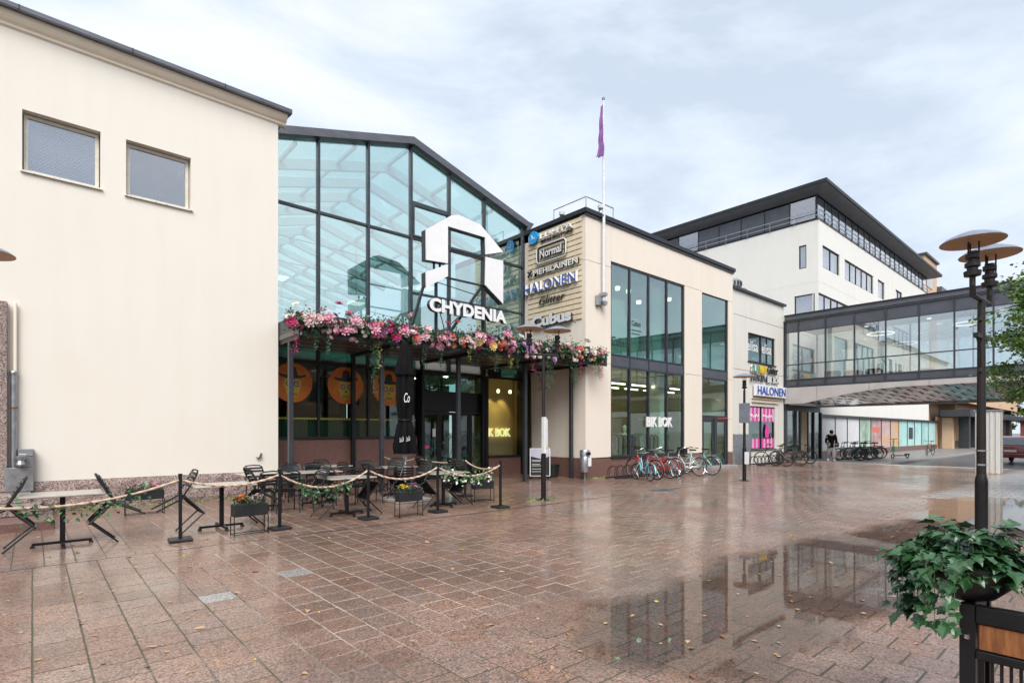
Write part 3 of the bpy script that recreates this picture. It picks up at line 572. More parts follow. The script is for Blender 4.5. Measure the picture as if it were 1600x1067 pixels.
# roof frames, purlins and roof glass
ny = 16
for k in range(1, ny + 1):
    y = YG + k * 1.58
    for sgn, xe in ((-1, XL), (1, XR)): B().beam((RX, y, RZ - .16), (xe, y, roofz(xe) - .16), .16, .30).build('rafter', M_raf, at)
    if k % 2 == 0: B().beam((XL + .3, y, roofz(XL) - .32), (XR - .3, y, roofz(XR) - .45), .03, .03).build('tie_rod', M_steel, at)
for x in (5.6, 7.4, RX, 11.0, 12.8): B().box(x - .05, x + .05, YG + .2, YB, roofz(x) - .12, roofz(x) - .02).build('purlin', M_raf, at)
for k in range(8):
    for sgn, xe in ((-1, XL), (1, XR)):
        y0 = YG + .18 + k * 3.16; y1 = y0 + 3.14
        B().quad((RX, y0, RZ + .02), (xe, y0, roofz(xe) + .02), (xe, y1, roofz(xe) + .02), (RX, y1, RZ + .02)).build('roof_pane', M_g_roof, at, fix=False)
# interior shell
B().box(XL + .003, XL + .2, YG + .3, YB, 4.3, 7.6).build('inner_side_wall', M_inner, at)
B().box(XR - .2, XR - .003, YG + 4.5, YB, 4.3, 7.6).build('inner_side_wall', M_inner, at)
B().box(XL + .01, XR - .01, YG + .3, YB, -.1, .015).build('hall_floor', M_tan, at)
B().box(XL + .21, XR - .21, YG + .3, YB - .01, 3.72, 4.05).build('gallery_slab', M_inner, at)
B().wall((XL + .01, YB, 0), X_, -Y_, XR - XL - .02, 9.4, [(2, 4.4, 4.8, 7.6), (5.2, 7.4, 4.8, 7.6)], .2).build('back_wall', M_inner, at)
for (a, b) in ((2, 4.4), (5.2, 7.4)): B().box(XL + a, XL + b, YB + .1, YB + .11, 4.8, 7.6).build('back_pane', M_g_roof, at)
for (x, y) in ((7.2, 22), (11.4, 24), (7.6, 30), (12.4, 19.5), (11, 33)):
    o = B().box(x - .3, x + .3, y - .3, y + .3, 7.6, 7.66).build('hanging_lamp', M_lamp_cool, at); B().tube([(x, y, 7.66), (x, y, roofz(x) - .1)], .012, 5).build('cord', M_steel, o)
# street level: restaurant glazing, plinth, entrance doors and the small shop window
B().bbox(XL + .01, 9.45, YG - .03, YG + .2, 0, 1.40, .006).build('plinth', M_wine, at)
B().box(XL + .01, 9.45, YG - .07, YG + .1, 1.402, 1.47).build('window_sill', M_dark, at)
for a, b in ((XL + .02, 6.14), (6.2, 7.69), (7.75, 9.40)):
    pane_at(at, a, b, 1.47, 3.55, YG, M_g_lower); pane_at(at, a, b, 3.64, 4.28, YG, M_g_cub)
for x in (6.17, 7.72): B().box(x - .03, x + .03, YG - .05, YG + .08, 1.47, 3.6).build('mullion', M_dark, at)
B().box(XL + .01, XR - .06, YG - .06, YG + .09, 3.55, 3.64).build('transom', M_dark, at)
B().box(XL + .02, 9.4, YG + .06, YG + .08, 1.47, 1.96).build('lower_film', pm('green_film', (0.012, 0.04, 0.022), None, 3, .4), at)
bs = B()
for i in range(60):
    x = XL + .05 + i * .078; bs.box(x, x + .045, YG - .004, YG - .001, 1.965, 2.005)
tag(bs.build('dotted_band', M_skull, at), kind='stuff')
B().box(XL + .02, 9.4, YG + .015, YG + .02, 1.955, 2.015).build('yellow_band', M_leafy, at)
# restaurant inside
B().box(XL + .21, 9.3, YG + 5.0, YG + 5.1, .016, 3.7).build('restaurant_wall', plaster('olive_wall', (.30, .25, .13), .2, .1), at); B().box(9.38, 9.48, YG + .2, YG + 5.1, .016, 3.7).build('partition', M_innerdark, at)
B().box(XL + .3, 9.2, YG + 3.8, YG + 4.5, .02, 1.15).build('bar_counter', M_wood, at); B().box(XL + .4, 9.1, YG + 4.9, YG + 4.99, 2.2, 2.9).build('menu_board', pm('teal_board', (.02, .16, .2), (.3, .06, .05), 2.5, .5), at)
for i, (x, y) in enumerate(((5.6, 17.6), (6.9, 18.2), (8.2, 17.4), (8.9, 19), (5.2, 19.4), (7.4, 19.2))):
    lo_ = B().lathe([(.02, .22), (.05, .2), (.16, 0), (.13, 0), (.04, .17)], 14, (x, y, 2.55)).build('pendant_lamp', M_wood, at, True); B().lathe([(.0, 0), (.05, .02), (.06, .06), (.0, .1)], 10, (x, y, 2.56)).build('bulb', M_lamp_on, lo_, True); B().tube([(x, y, 2.77), (x, y, 3.72)], .008, 4).build('cord', M_dark, lo_)
# round orange skull posters behind the restaurant glass
def disc(b, cx, cz, r, y, n=40, sx=1.0, th=.004): b.prism([(cx + r * sx * cos(2 * pi * i / n), cz + r * sin(2 * pi * i / n)) for i in range(n)], lambda a, c, d: (a, y + d, c), 0, th)
for k, x in enumerate((5.44, 7.0, 8.42)):
    wd = ('nearest the cream wall', 'middle of three', 'nearest the closed parasol')[k]
    po = thing('round_poster', 'round orange poster of a skull in a sombrero, ' + wd, 'poster', (x, YG + .03, 2.4), group='round posters in the restaurant window')
    bb = B(); disc(bb, x, 2.98, .555, YG - .012); bb.build('disc', M_orange, po)
    bb = B(); bb.prism([(x + .23 * cos(t_) * (1 + .08 * sin(3 * t_)), 2.90 + .30 * sin(t_) * (1 if sin(t_) > 0 else 1.12)) for t_ in [2 * pi * i / 32 for i in range(32)]], lambda a, c, d: (a, YG - .018 + d, c), 0, .004); bb.build('skull', M_skull, po)
    hat = [(-.36, .10), (-.20, .045), (0, .03), (.20, .045), (.36, .10), (.37, .17), (.2, .12), (.13, .15), (.09, .34), (0, .38), (-.09, .34), (-.13, .15), (-.2, .12), (-.37, .17)]
    B().prism([(x + a, 3.06 + c) for a, c in hat], lambda a, c, d: (a, YG - .024 + d, c), 0, .004).build('hat', M_letter_k, po)
    for s_ in (-1, 1):
        bb = B(); disc(bb, x + s_ * .105, 2.94, .075, YG - .024, 18); e1 = bb.build('eye_socket', M_letter_k, po)
        bb = B(); disc(bb, x + s_ * .105, 2.94, .05, YG - .030, 16); bb.build('iris', M_pink2, e1); bb = B(); disc(bb, x + s_ * .105, 2.94, .022, YG - .036, 12); bb.build('pupil', M_letter_k, e1)
    B().prism([(x, 2.85), (x + .045, 2.76), (x, 2.785), (x - .045, 2.76)], lambda a, c, d: (a, YG - .024 + d, c), 0, .004).build('nose', M_letter_k, po)
    for i in range(7): B().box(x - .115 + i * .035, x - .115 + i * .035 + .012, YG - .024, YG - .020, 2.61, 2.70).build('tooth_gap', M_letter_k, po)
# entrance
B().box(9.5, 9.62, YG - .06, YG + .16, 0, 3.55).box(12.28, 12.42, YG - .06, YG + .16, 0, 3.55).box(9.62, 12.28, YG - .05, YG + .12, 2.30, 2.98).build('door_portal', M_black, at)
for a, b in ((9.64, 10.6), (10.64, 11.4), (11.44, 12.26)): pane_at(at, a, b, 2.99, 3.54, YG, M_g_cub)
teal = pm('teal_film', (.05, .16, .14), None, 3, .4)
for i, (a, b) in enumerate(((9.66, 10.30), (10.31, 10.95), (10.96, 11.60), (11.61, 12.25))):
    f_ = B().box(a, a + .085, YG - .02, YG + .04, .03, 2.28).box(b - .085, b, YG - .02, YG + .04, .03, 2.28).box(a + .085, b - .085, YG - .02, YG + .04, .03, .2).box(a + .085, b - .085, YG - .02, YG + .04, 2.18, 2.28).build('sliding_door', M_black, at)
    pane_at(f_, a + .085, b - .085, .2, 2.18, YG + .005, M_g_lower)
    bb = B()
    for k in range(26):   # angular film pattern on the glass
        p = Vector((random.uniform(a + .1, b - .1), YG - .001, random.uniform(.25, 1.6))); an = random.choice((20, 50, 80, 110, 140, 165)); q = p + Vector((cos(R(an)), 0, sin(R(an)))) * random.uniform(.15, .38)
        q.x = min(max(q.x, a + .09), b - .09); q.z = min(max(q.z, .22), 1.65)
        if (q - p).length > .05: bb.beam(p, q, .004, .02, up=(-(q - p).z, 0, (q - p).x))
    tag(bb.build('film_pattern', teal, f_), kind='stuff')
B().box(10.04, 10.16, YG - .028, YG - .022, 1.45, 1.72).build('opening_hours_sticker', M_white_paint, at)
B().box(9.66, 9.9, YG - .027, YG - .022, 1.06, 1.16).build('red_sticker', M_pink, at)
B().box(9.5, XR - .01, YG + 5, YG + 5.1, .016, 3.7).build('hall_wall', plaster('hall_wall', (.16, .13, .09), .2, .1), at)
for x, y in ((10.2, 17.5), (11.2, 18.5), (10.6, 19.6), (11.8, 17.2)): B().lathe([(0, 0), (.09, 0), (.1, .03), (0, .03)], 12, (x, y, 3.68)).build('downlight', M_lamp_on, at)
for x, c_ in ((10.1, M_curtain), (11.3, M_skull), (11.9, M_curtain)): B().box(x - .22, x + .22, YG + 3.5, YG + 3.6, .3, 2.2).build('display_panel', c_, at)
# warm shop window right of the doors
B().bbox(12.44, 14.08, YG - .03, YG + .15, 0, .66, .006).build('plinth', M_wine, at); B().box(12.43, 14.09, YG - .06, YG + .1, .662, .74).build('window_sill', M_dark, at)
pane_at(at, 12.44, 14.02, .74, 3.54, YG, M_g_lower); B().box(14.02, XR - .003, YG - .4, YG + .2, 0, 4.27).build('black_pier', M_black, at)
B().box(12.44, 13.05, YG - .02, YG + .02, 3.64, 4.27).build('top_panel', M_dark, at); pane_at(at, 13.06, 14.02, 3.65, 4.27, YG, M_g_cub)
B().box(12.3, 14.66, 16.45, 16.55, .016, 3.7).build('display_wall', M_warmwall, at); B().box(14.60, 14.66, YG + .17, 16.447, .016, 3.7).build('display_side', M_warmwall, at); B().box(12.3, 12.38, YG + .17, 16.447, .016, 3.7).build('display_side', M_warmwall, at)
for x in (12.75, 13.3, 13.9):
    B().lathe([(0, 0), (.05, 0), (.05, .12), (0, .12)], 10, (x, YG + .45, 3.1)).build('spotlight', M_lamp_on, at)
    l_ = bpy.data.lights.new('spot', 'SPOT'); l_.energy = 16; l_.color = (1, .80, .45); l_.spot_size = R(70); l_.spot_blend = .7; l_.shadow_soft_size = .05
    lo = bpy.data.objects.new('spotlight_beam', l_); COL.objects.link(lo); lo.parent = at; lo.location = Vector((x, YG + .45, 3.08)) - base_of(at)
    lo.rotation_euler = Vector((0, -.85, 1)).to_track_quat('Z', 'Y').to_euler()
sg = thing('shop_sign', 'yellow lit letters inside the warm window beside the entrance', 'sign', (13.6, 16.4, 1.45))
letters('BIK BOK', X_, Z_, -Y_, (12.90, 16.36, 1.42), 1.42, .34, .05, M_ltr_on, sg, bold=.03)

# ================================================================== canopy with posts
cn = thing('entrance_canopy', 'dark steel canopy on slim posts along the glass arcade', 'canopy', (9, 13.8, 0))
CY1, CX0, CX1 = YG - .08, 4.72, 14.2
def cfy(x): return 13.0 - (x - 4.72) * .0955
CY0 = 12.14
M_soffit = pm('soffit_board', (.085, .07, .065), (.06, .05, .048), 5, .4, streak=(1, 8, 1), coat=.3)
def slabp(pts, z0, z1): return B().prism(pts, lambda a, b, d: (a, b, d), z0, z1)
slabp([(CX0, cfy(CX0)), (CX1, cfy(CX1)), (CX1, CY1), (CX0, CY1)], 3.93, 4.05).build('soffit', M_soffit, cn)
slabp([(CX0, cfy(CX0) - .003), (14.95, cfy(14.95) - .003), (14.95, cfy(14.95) - .05), (CX0, cfy(CX0) - .05)], 3.88, 4.42).build('front_fascia', M_steel, cn); B().box(CX1 - .06, CX1 - .005, cfy(14.2), CY1, 4.053, 4.5).build('side_fascia', M_spandrel, cn); B().box(CX0, CX0 + .05, cfy(CX0), CY1, 4.053, 4.4).build('side_fascia', M_steel, cn)
slabp([(CX0 + .06, cfy(CX0) + .02), (CX1 - .07, cfy(CX1) + .02), (CX1 - .07, CY1), (CX0 + .06, CY1)], 4.055, 4.13).build('deck', M_roofmetal, cn)
PX = (4.79, 7.15, 9.55, 12.05, 14.05)
for i, x in enumerate(PX):
    y = cfy(x) + .72
    B().bbox(x - .055, x + .055, y - .055, y + .055, 0, 3.82, .006).build('post', M_steel, cn)
    B().box(x - .05, x + .05, cfy(x) + .02, CY1, 3.82, 3.928).build('beam', M_dark, cn)
    if i < 4: B().box(x - .05, x + .05, CY1 - .16, CY1 - .03, 0 if i != 0 else 0, 3.82).build('rear_post', M_black, cn)
    if i < 4: B().bbox(x - .09, x + .09, y - .09, y + .09, 0, .012, .004).build('base_plate', M_dark, cn)
# soffit boards
for i in range(26):
    y = CY0 + .2 + i * .121
    for k in range(4):
        if cfy(PX[k]) + .05 < y < CY1 - .12: B().box(PX[k] + .055, PX[k + 1] - .055 if k < 3 else 13.96, y, y + .112, 3.905, 3.9285).build('soffit_board', M_bark if (i * 7 + k) % 5 == 0 else M_soffit, cn)

# white house-shaped emblem and name on the canopy
em = thing('arcade_emblem', 'big white angular house emblem with the arcade name standing on the canopy', 'sign', (9.6, 13.0, 4.13))
P1 = [(8.19, 7.22), (9.05, 7.83), (9.30, 7.92), (10.1, 7.84), (11.01, 7.21), (10.31, 6.98), (10.29, 7.49), (8.93, 7.49), (8.93, 6.42), (8.20, 6.38)]
P2 = [(8.19, 6.04), (8.93, 6.40), (8.93, 6.06), (8.20, 5.61)]
P3 = [(10.31, 6.91), (11.01, 6.93), (11.01, 5.59), (10.29, 6.06)]
P1 = [(8.19, 7.22), (9.05, 7.83), (9.30, 7.92), (10.1, 7.84), (11.01, 7.21), (10.31, 6.98), (10.29, 7.49), (8.93, 7.49), (8.93, 6.43), (8.20, 6.38)]
for p in (P1, P2, P3):
    a = B().prism(p, lambda a, b, d: (a, d, b), 12.90, 12.93).build('panel', M_white_paint, em)
    B().prism(p, lambda a, b, d: (a, d, b), 12.931, 13.14).build('panel_return', M_letter_back, em)
fr = B()
for a, b in (((8.19, 5.65), (7.70, 4.13)), ((10.29, 6.06), (9.10, 4.5)), ((9.10, 4.5), (8.95, 4.13)), ((10.31, 6.06), (10.31, 4.13)), ((8.62, 6.1), (8.62, 4.13))): fr.beam((a[0], 13.05, a[1]), (b[0], 13.05, b[1]), .07, .07, up=(0, 1, 0))
for a, b in (((8.93, 6.06), (10.29, 6.06)), ((8.93, 6.86), (10.29, 6.86)), ((8.55, 6.43), (8.55, 6.15)), ((8.75, 6.43), (8.75, 6.2))): fr.beam((a[0], 13.05, a[1]), (b[0], 13.05, b[1]), .05, .05, up=(0, 1, 0))
for a, b in (((8.62, 5.6), (9.1, 4.13)), ((10.2, 5.7), (8.7, 4.3)), ((8.62, 5.9), (10.2, 5.75))): fr.tube([(a[0], 13.12, a[1]), (b[0], 13.12, b[1])], .014, 5)
fr.build('support_frame', M_dark, em)
letters('CHYDENIA', X_, Z_, -Y_, (8.19, 12.86, 4.94), 2.80, .38, .14, M_white_paint, em, M_letter_back, bold=.045)

# ================================================================== cream block with the shop signs
YC = 12.33; CXL, CXR, CZ = 14.24, 24.72, 9.10
cb = thing('cream_shop_block', 'two storey cream panelled shop block with tall teal windows and sign wall', 'building', ((CXL + CXR) / 2, YC, 0))
g_ = .006
for (a, b, c, d) in ((14.24, 15.62, .70, 4.05), (14.24, 15.62, 4.05, 7.52), (14.24, 15.62, 7.52, CZ), (15.62, 21.94, 7.745, CZ), (21.94, CXR, 7.70, CZ), (20.54, 21.94, .70, 4.05), (20.54, 21.94, 4.05, 7.745), (24.29, CXR, .70, 2.2), (24.29, CXR, 2.2, 4.05), (24.29, CXR, 4.05, 7.70)):
    B().bbox(a + g_ if a != 14.24 else a, b - g_, YC, YC + .25, c + g_, d - g_, .004).build('facade_panel', M_cream2, cb)
B().box(14.26, 15.615, YC + .05, YC + .24, .702, 9.0).box(20.55, 21.93, YC + .05, YC + .24, .702, 9.0).box(24.3, 24.7, YC + .05, YC + .24, .702, 9.0).box(15.615, 24.3, YC + .05, YC + .24, 7.76, 9.0).build('wall_core', M_slatback, cb)
for (a, b) in ((14.25, 15.62), (15.62, 17.8), (17.803, 20.54), (20.543, 21.94), (24.29, 24.71)): B().bbox(a, b - .004, YC + .005, YC + .25, -.05, .665, .004).build('plinth_slab', M_wine, cb)
# sign wall (faces the camera's left)
for (a, b, c, d) in ((YC + .252, YG - .42, .70, 4.3), (YC + .252, YG + .0, 4.3, CZ)): B().bbox(14.24, 14.5, a, b, c, d - g_, .004).build('facade_panel', M_cream2, cb)
B().bbox(14.25, 14.5, YC + .252, YG - .42, -.05, .695, .004).build('plinth_slab', M_wine, cb)
B().box(14.24, 14.5, 16.6, 20, 0, CZ).build('inner_wall', M_inner, cb); B().box(14.24, 14.5, YG + .003, 16.597, 3.9, CZ).build('upper_inner_wall', M_inner, cb)
B().box(14.501, CXR - .24, 18.6, 18.8, 0, CZ).build('back_wall', M_inner, cb); B().box(CXR - .238, CXR, YC + .252, 18.8, 0, CZ).build('side_wall', M_offwhite, cb)
B().box(14.24, CXR, YC + .26, 20, CZ - .25, CZ + .02).build('roof', M_roofmetal, cb)
cpb = B().box(14.13, CXR + .1, YC - .1, YC + .25, CZ + .023, CZ + .17).box(14.13, 14.42, YC + .252, YG + 2.5, CZ + .023, CZ + .17); cpb.build('roof_coping', M_dark, cb)
B().box(14.19, CXR + .05, YC - .05, YC - .006, CZ - .07, CZ + .02).build('coping_trim', M_steel, cb)
# floors and ceilings inside
B().box(14.502, CXR - .24, YC + .26, 18.6, 3.98, 4.40).build('floor_slab', M_tan, cb); B().box(14.502, CXR - .24, YC + .26, 18.6, 0, .1).build('shop_floor', M_tan, cb)
def tall_window(x0, x1, mulls, zb, name='window'):
    wz = [(zb, 4.02), (4.38, 7.74)]
    fr = B(); yy = YC + .06
    for x in [x0 + .03] + list(mulls) + [x1 - .03]: fr.box(x - .03, x + .03, yy - .03, yy + .1, zb, 7.74)
    w_ = fr.build('window_frame', M_steel, cb)
    xs_ = [x0 + .03] + list(mulls) + [x1 - .03]
    for i in range(len(xs_) - 1):
        a, b = xs_[i] + .03, xs_[i + 1] - .03
        for z in (zb, 7.68): B().box(a, b, yy - .02, yy + .09, z, z + .06).build('rail', M_steel, w_)
        B().box(a, b, yy - .012, yy + .05, 4.02, 4.38).build('spandrel', M_spandrel, w_)
        B().box(a, b, yy - .028, yy + .08, 3.95, 4.017).build('rail', M_steel, w_); B().box(a, b, yy - .028, yy + .08, 4.383, 4.44).build('rail', M_steel, w_)
        pane_at(w_, a, b, 4.44, 7.68, yy + .02, M_g_cub); pane_at(w_, a, b, zb + .06, 3.95, yy + .02, M_g_lower)
    return w_
wA = tall_window(15.625, 20.535, (16.80, 18.02, 19.28), .70)
B().box(15.6, 20.56, YC - .06, YC + .1, .668, .699).build('window_sill', M_dark, cb)
wB = tall_window(21.945, 24.285, (), 2.28)
dr = B().box(21.945, 22.03, YC + .02, YC + .15, .1, 2.275).box(24.2, 24.285, YC + .02, YC + .15, .1, 2.275).box(22.03, 24.2, YC + .02, YC + .15, 2.18, 2.275).box(23.05, 23.2, YC + .02, YC + .15, .1, 2.18).build('door_frame', M_steel, cb)
for (a, b) in ((22.04, 23.04), (23.21, 24.19)):
    d_ = B().box(a, a + .13, YC + .05, YC + .11, .12, 2.17).box(b - .13, b, YC + .05, YC + .11, .12, 2.17).box(a + .13, b - .13, YC + .05, YC + .11, .12, .35).box(a + .13, b - .13, YC + .05, YC + .11, 2.05, 2.17).build('door', M_steel, cb)
    pane_at(d_, a + .13, b - .13, .35, 2.05, YC + .07, M_g_lower); B().tube([(b - .17 if a < 23 else a + .17, YC - .0, .85), (b - .17 if a < 23 else a + .17, YC - .0, 1.35)], .015, 6).build('handle', M_chrome, d_)
B().box(23.25, 24.18, YC + .0, YC + .015, 2.20, 2.26).build('red_sticker', pm('red_sign', (.5, .03, .03), None, 4, .5), cb); B().bbox(21.9, 24.35, YC - .45, YC + .25, -.02, .1, .01).build('door_step', M_kerb, cb)
# shop inside: lit panels, ceiling lamps
B().box(16.7, 18.0, YC + 1.2, YC + 1.3, 4.41, 6.9).build('display_wall', M_fl['cream'], cb); B().box(18.3, 19.4, YC + 1.5, YC + 1.6, 4.41, 6.4).build('display_wall', M_fl['cream'], cb); B().box(20.1, 20.8, YC + 1.3, YC + 1.9, 4.41, 7.9).build('inner_column', M_white_paint, cb); B().box(14.6, 24.4, YC + 3.6, YC + 3.7, 4.41, 8.7).build('sales_wall', M_inner, cb)
for (x, y, z) in ((17.0, 13.1, 7.1), (17.7, 13.1, 7.1), (18.8, 13.4, 6.9), (20.4, 13.0, 7.2), (21.4, 14.4, 7.4), (24, 14.5, 7.4)): B().lathe([(0, 0), (.09, .0), (.1, .12), (0, .14)], 10, (x, y, z)).build('spotlight', M_lamp_on, cb)
for y in (13.4, 14.8):
    for x in (15.6, 17.0, 18.4, 19.8, 21.2, 22.8): B().box(x, x + .9, y, y + .07, 3.5, 3.55).build('strip_light', M_lamp_on, cb)
B().box(14.7, 24.4, YC + 4.3, YC + 4.4, .1, 3.9).build('shop_back', plaster('shop_back_wall', (.50, .40, .23), .1, .05), cb); B().box(19.9, 20.4, YC + .8, YC + 1.3, .1, 3.95).build('inner_column', M_white_paint, cb)
for (x, y, cs) in ((17.05, 13.1, (M_fl['blush'], M_fl['cream'], M_wine)), (18.1, 13.5, (M_black, M_g_dark, M_letter_back)), (19.1, 13.1, (M_fl['cream'], M_fl['yellow'], M_letter_k))):
    rk = thing('clothes_rack', {17.05: 'pale clothes hanging on a rail at the left of the street window', 18.1: 'dark clothes hanging on a rail in the middle of the street window', 19.1: 'cream and dark clothes on a rail under the shop lettering'}[x], 'clothes rack', (x, y, .1), group='clothes rails in the shop window')
    B().tube([(x - .45, y, .1), (x - .45, y, 1.55), (x + .45, y, 1.55), (x + .45, y, .1)], .014, 6).build('rail', M_fl['cream'], rk)
    for i in range(9):
        xx = x - .38 + i * .095; m_ = cs[i % 3]; dz = random.uniform(.55, .95)
        B().add([(xx - .02, y - .04, 1.5), (xx + .02, y + .04, 1.5), (xx + .03, y + .22, 1.40), (xx + .035, y + .2, 1.5 - dz), (xx - .03, y - .2, 1.5 - dz), (xx - .03, y - .22, 1.40), (xx + .05, y, 1.45 - dz * .5)], [(0, 1, 6), (1, 2, 6), (2, 3, 6), (3, 4, 6), (4, 5, 6), (5, 0, 6)]).build('garment', m_, rk, fix=False)
for i, x in enumerate((17.7, 20.6)):
    mq = thing('shop_mannequin', ('dressed mannequin behind the street window by the mullion', 'dark dressed mannequin at the right of the street window')[i], 'mannequin', (x, 13.3, .1))
    B().lathe([(.0, 0), (.14, .0), (.13, .5), (.15, .8), (.11, 1.0), (.17, 1.25), (.15, 1.4), (.05, 1.46), (.045, 1.52), (.085, 1.6), (.09, 1.7), (.0, 1.8)], 14, (x, 13.3, .1)).build('dressed_figure', (M_fl['cream'], M_letter_back)[i], mq, True)
s1 = thing('shop_sign', 'white block letters hanging in the street window above the bicycles', 'sign', (18.7, 12.3, 1.8)); letters('BIK BOK', X_, Z_, -Y_, (17.8, YC + .03, 1.80), 1.80, .40, .05, M_white_paint, s1, bold=.04)
B().beam((17.3, YC + .05, 2.10), (17.8, YC + .05, 2.10), .01, .02).beam((19.6, YC + .05, 2.10), (20.1, YC + .05, 2.10), .01, .02).build('hanging_bar', M_galv, s1)
s2 = thing('window_lettering', 'dark script lettering low on the upper left window pane', 'lettering', (16.2, 12.3, 4.7)); letters('Cubus', X_, Z_, -Y_, (15.72, YC + .058, 4.74), 1.0, .34, .006, M_letter_k, s2)
s3 = thing('window_lettering', 'small dark lettering with fine lines on the second upper pane', 'lettering', (17.2, 12.3, 5.4)); letters('Cubus', X_, Z_, -Y_, (16.95, YC + .058, 5.62), .55, .2, .006, M_letter_k, s3)
for i, wd in enumerate((.62, .5)): B().box(16.95, 16.95 + wd, YC + .055, YC + .06, 5.44 - i * .13, 5.465 - i * .13).build('fine_line', M_letter_k, s3)

# slatted sign board with the shop names
sb = thing('sign_board', 'cream slatted board on the wall behind the stacked shop names', 'sign board', (14.2, 13.8, 5.4))
for z in range(19): B().box(14.198, 14.212, 12.47, 15.16, 5.52 + z * .187, 5.52 + z * .187 + .148).build('slat', M_slat, sb)
for y in (12.8, 13.5, 14.2, 14.9): B().box(14.2125, 14.238, y - .03, y + .03, 5.45, 9.02).build('batten', M_slatback, sb)
SX, SN = Vector((0, -1, 0)), Vector((-1, 0, 0))
def shop(body, y0, z0, wd, ht, label, mat, back=None, depth=.07, shear=0, bold=.0, extra=None):
    t_ = thing('shop_sign', label, 'sign', (14.15, y0, z0), group='shop names on the slatted board'); letters(body, SX, Z_, SN, (14.165, y0, z0), wd, ht, depth, mat, t_, back, shear, bold)
    return t_
t_ = shop('LUHTA', 14.45, 8.74, 1.62, .19, 'white letters with small dark words below, topmost beside a blue disc', M_white_paint)
letters('BRANDSTORE', SX, Z_, SN, (14.165, 14.40, 8.60), 1.56, .10, .04, M_letter_k, t_)
bb = B(); bb.prism([(14.78 + .235 * cos(2 * pi * i / 36), 8.88 + .235 * sin(2 * pi * i / 36)) for i in range(36)], lambda a, c, d: (14.165 - d, a, c), 0, .09); bb.build('blue_disc', M_cyan, t_)
B().beam((14.07, 14.84, 8.98), (14.07, 14.80, 8.80), .012, .035).beam((14.07, 14.84, 8.82), (14.07, 14.68, 8.85), .012, .035).build('tick_mark', M_white_paint, t_)
t_ = shop('Normal', 14.44, 8.02, 1.10, .30, 'black framed sign with rounded corners, second from the top', M_white_paint, M_letter_k, bold=.02)
def rrect(y0, y1, z0, z1, r, n=6): return [(cx + r * cos(a), cz + r * sin(a)) for (cx, cz, a0) in ((y1 - r, z1 - r, 0), (y0 + r, z1 - r, pi / 2), (y0 + r, z0 + r, pi), (y1 - r, z0 + r, 1.5 * pi)) for a in [a0 + pi / 2 * i / n for i in range(n + 1)]]
B().tube([(14.12, a, c) for a, c in rrect(13.17, 14.56, 7.88, 8.42, .12)], .035, 6, closed=True).build('frame', M_letter_k, t_); B().tube([(14.10, a, c) for a, c in rrect(13.13, 14.60, 7.84, 8.46, .14)], .022, 6, closed=True).build('outer_frame', M_white_paint, t_)
t_ = shop('MEHILÄINEN', 14.78, 7.44, 2.22, .24, 'white letters with dark returns, third from the top', M_white_paint, M_letter_k, bold=.02)
B().beam((14.1, 15.08, 7.45), (14.1, 14.88, 7.66), .05, .05).beam((14.1, 15.08, 7.66), (14.1, 14.88, 7.45), .05, .05).build('cross_mark', M_letter_k, t_)
t_ = shop('HALONEN', 15.24, 6.82, 2.60, .36, 'large blue letters outlined in white on the slatted wall', M_letter_b, M_white_paint, .10)
letters('HALONEN', SX, Z_, SN, (14.166, 15.26, 6.80), 2.64, .40, .06, M_white_paint, t_, bold=.05, name='letter_outline')
t_ = shop('Glitter', 14.52, 6.31, 1.30, .28, 'thin black slanted script, second from the bottom', M_letter_k, None, .03, .25)
t_ = shop('Cubus', 14.86, 5.50, 2.02, .40, 'large pale rounded letters with dark sides, lowest on the wall', M_whitemetal, M_letter_back, .10, 0, .05)
# roof rail, floodlights, flagpole
rl = thing('roof_rail', 'thin grey guard rail on the roof corner above the sign wall', 'railing', (14.4, 12.5, CZ + .17))
B().tube([(14.4, 14.0, CZ + .17), (14.4, 14.0, CZ + .66), (14.4, 12.45, CZ + .66), (15.9, 12.45, CZ + .66), (15.9, 12.45, CZ + .17)], .022, 6).build('rail', M_galv, rl); B().tube([(14.4, 12.45, CZ + .66), (14.4, 12.45, CZ + .17)], .02, 6).build('stanchion', M_galv, rl)
for (x, y, d, lbl) in ((14.35, 13.6, -1, 'small white floodlight on the roof edge over the shop names'), (14.95, 12.3, 1, 'small white floodlight beside the flagpole on the roof edge')):
    fl = thing('floodlight', lbl, 'floodlight', (x, y, CZ + .17)); B().lathe([(.03, 0), (.10, .05), (.11, .16), (.0, .2)], 12, (x, y - .05, CZ + .28)).build('head', M_whitemetal, fl, True); B().tube([(x, y, CZ + .3), (x + .12 * d, y + .2, CZ + .172)], .02, 6).build('arm', M_galv, fl)
fp = thing('flagpole', 'tall white flagpole bolted to the cream block corner', 'flagpole', (15.02, YC - .16, 6.0))
B().tube([(15.02, YC - .16, 6.0), (15.02, YC - .16, 9.6), (15.0, YC - .16, 13.2)], [.055, .05, .03], 12).build('pole', M_whitemetal, fp, True); B().lathe([(0, 0), (.05, .03), (.06, .08), (.0, .14)], 12, (15.0, YC - .16, 13.2)).build('finial', M_galv, fp, True)
for z in (6.05, 6.35): B().box(14.94, 15.1, YC - .26, YC - .003, z, z + .12).build('bracket', M_galv, fp)
B().bbox(14.72, 14.9, YC - .14, YC - .003, 6.02, 6.36, .01).build('junction_box', M_galv, fp); B().box(14.96, 15.08, YC - .2, YC - .003, CZ + .05, CZ + .1).build('bracket', M_galv, fp)
fg = thing('flag', 'limp purple flag hanging from the flagpole', 'flag', (15.0, YC - .16, 11))
bb = B(); nu, nv = 9, 16
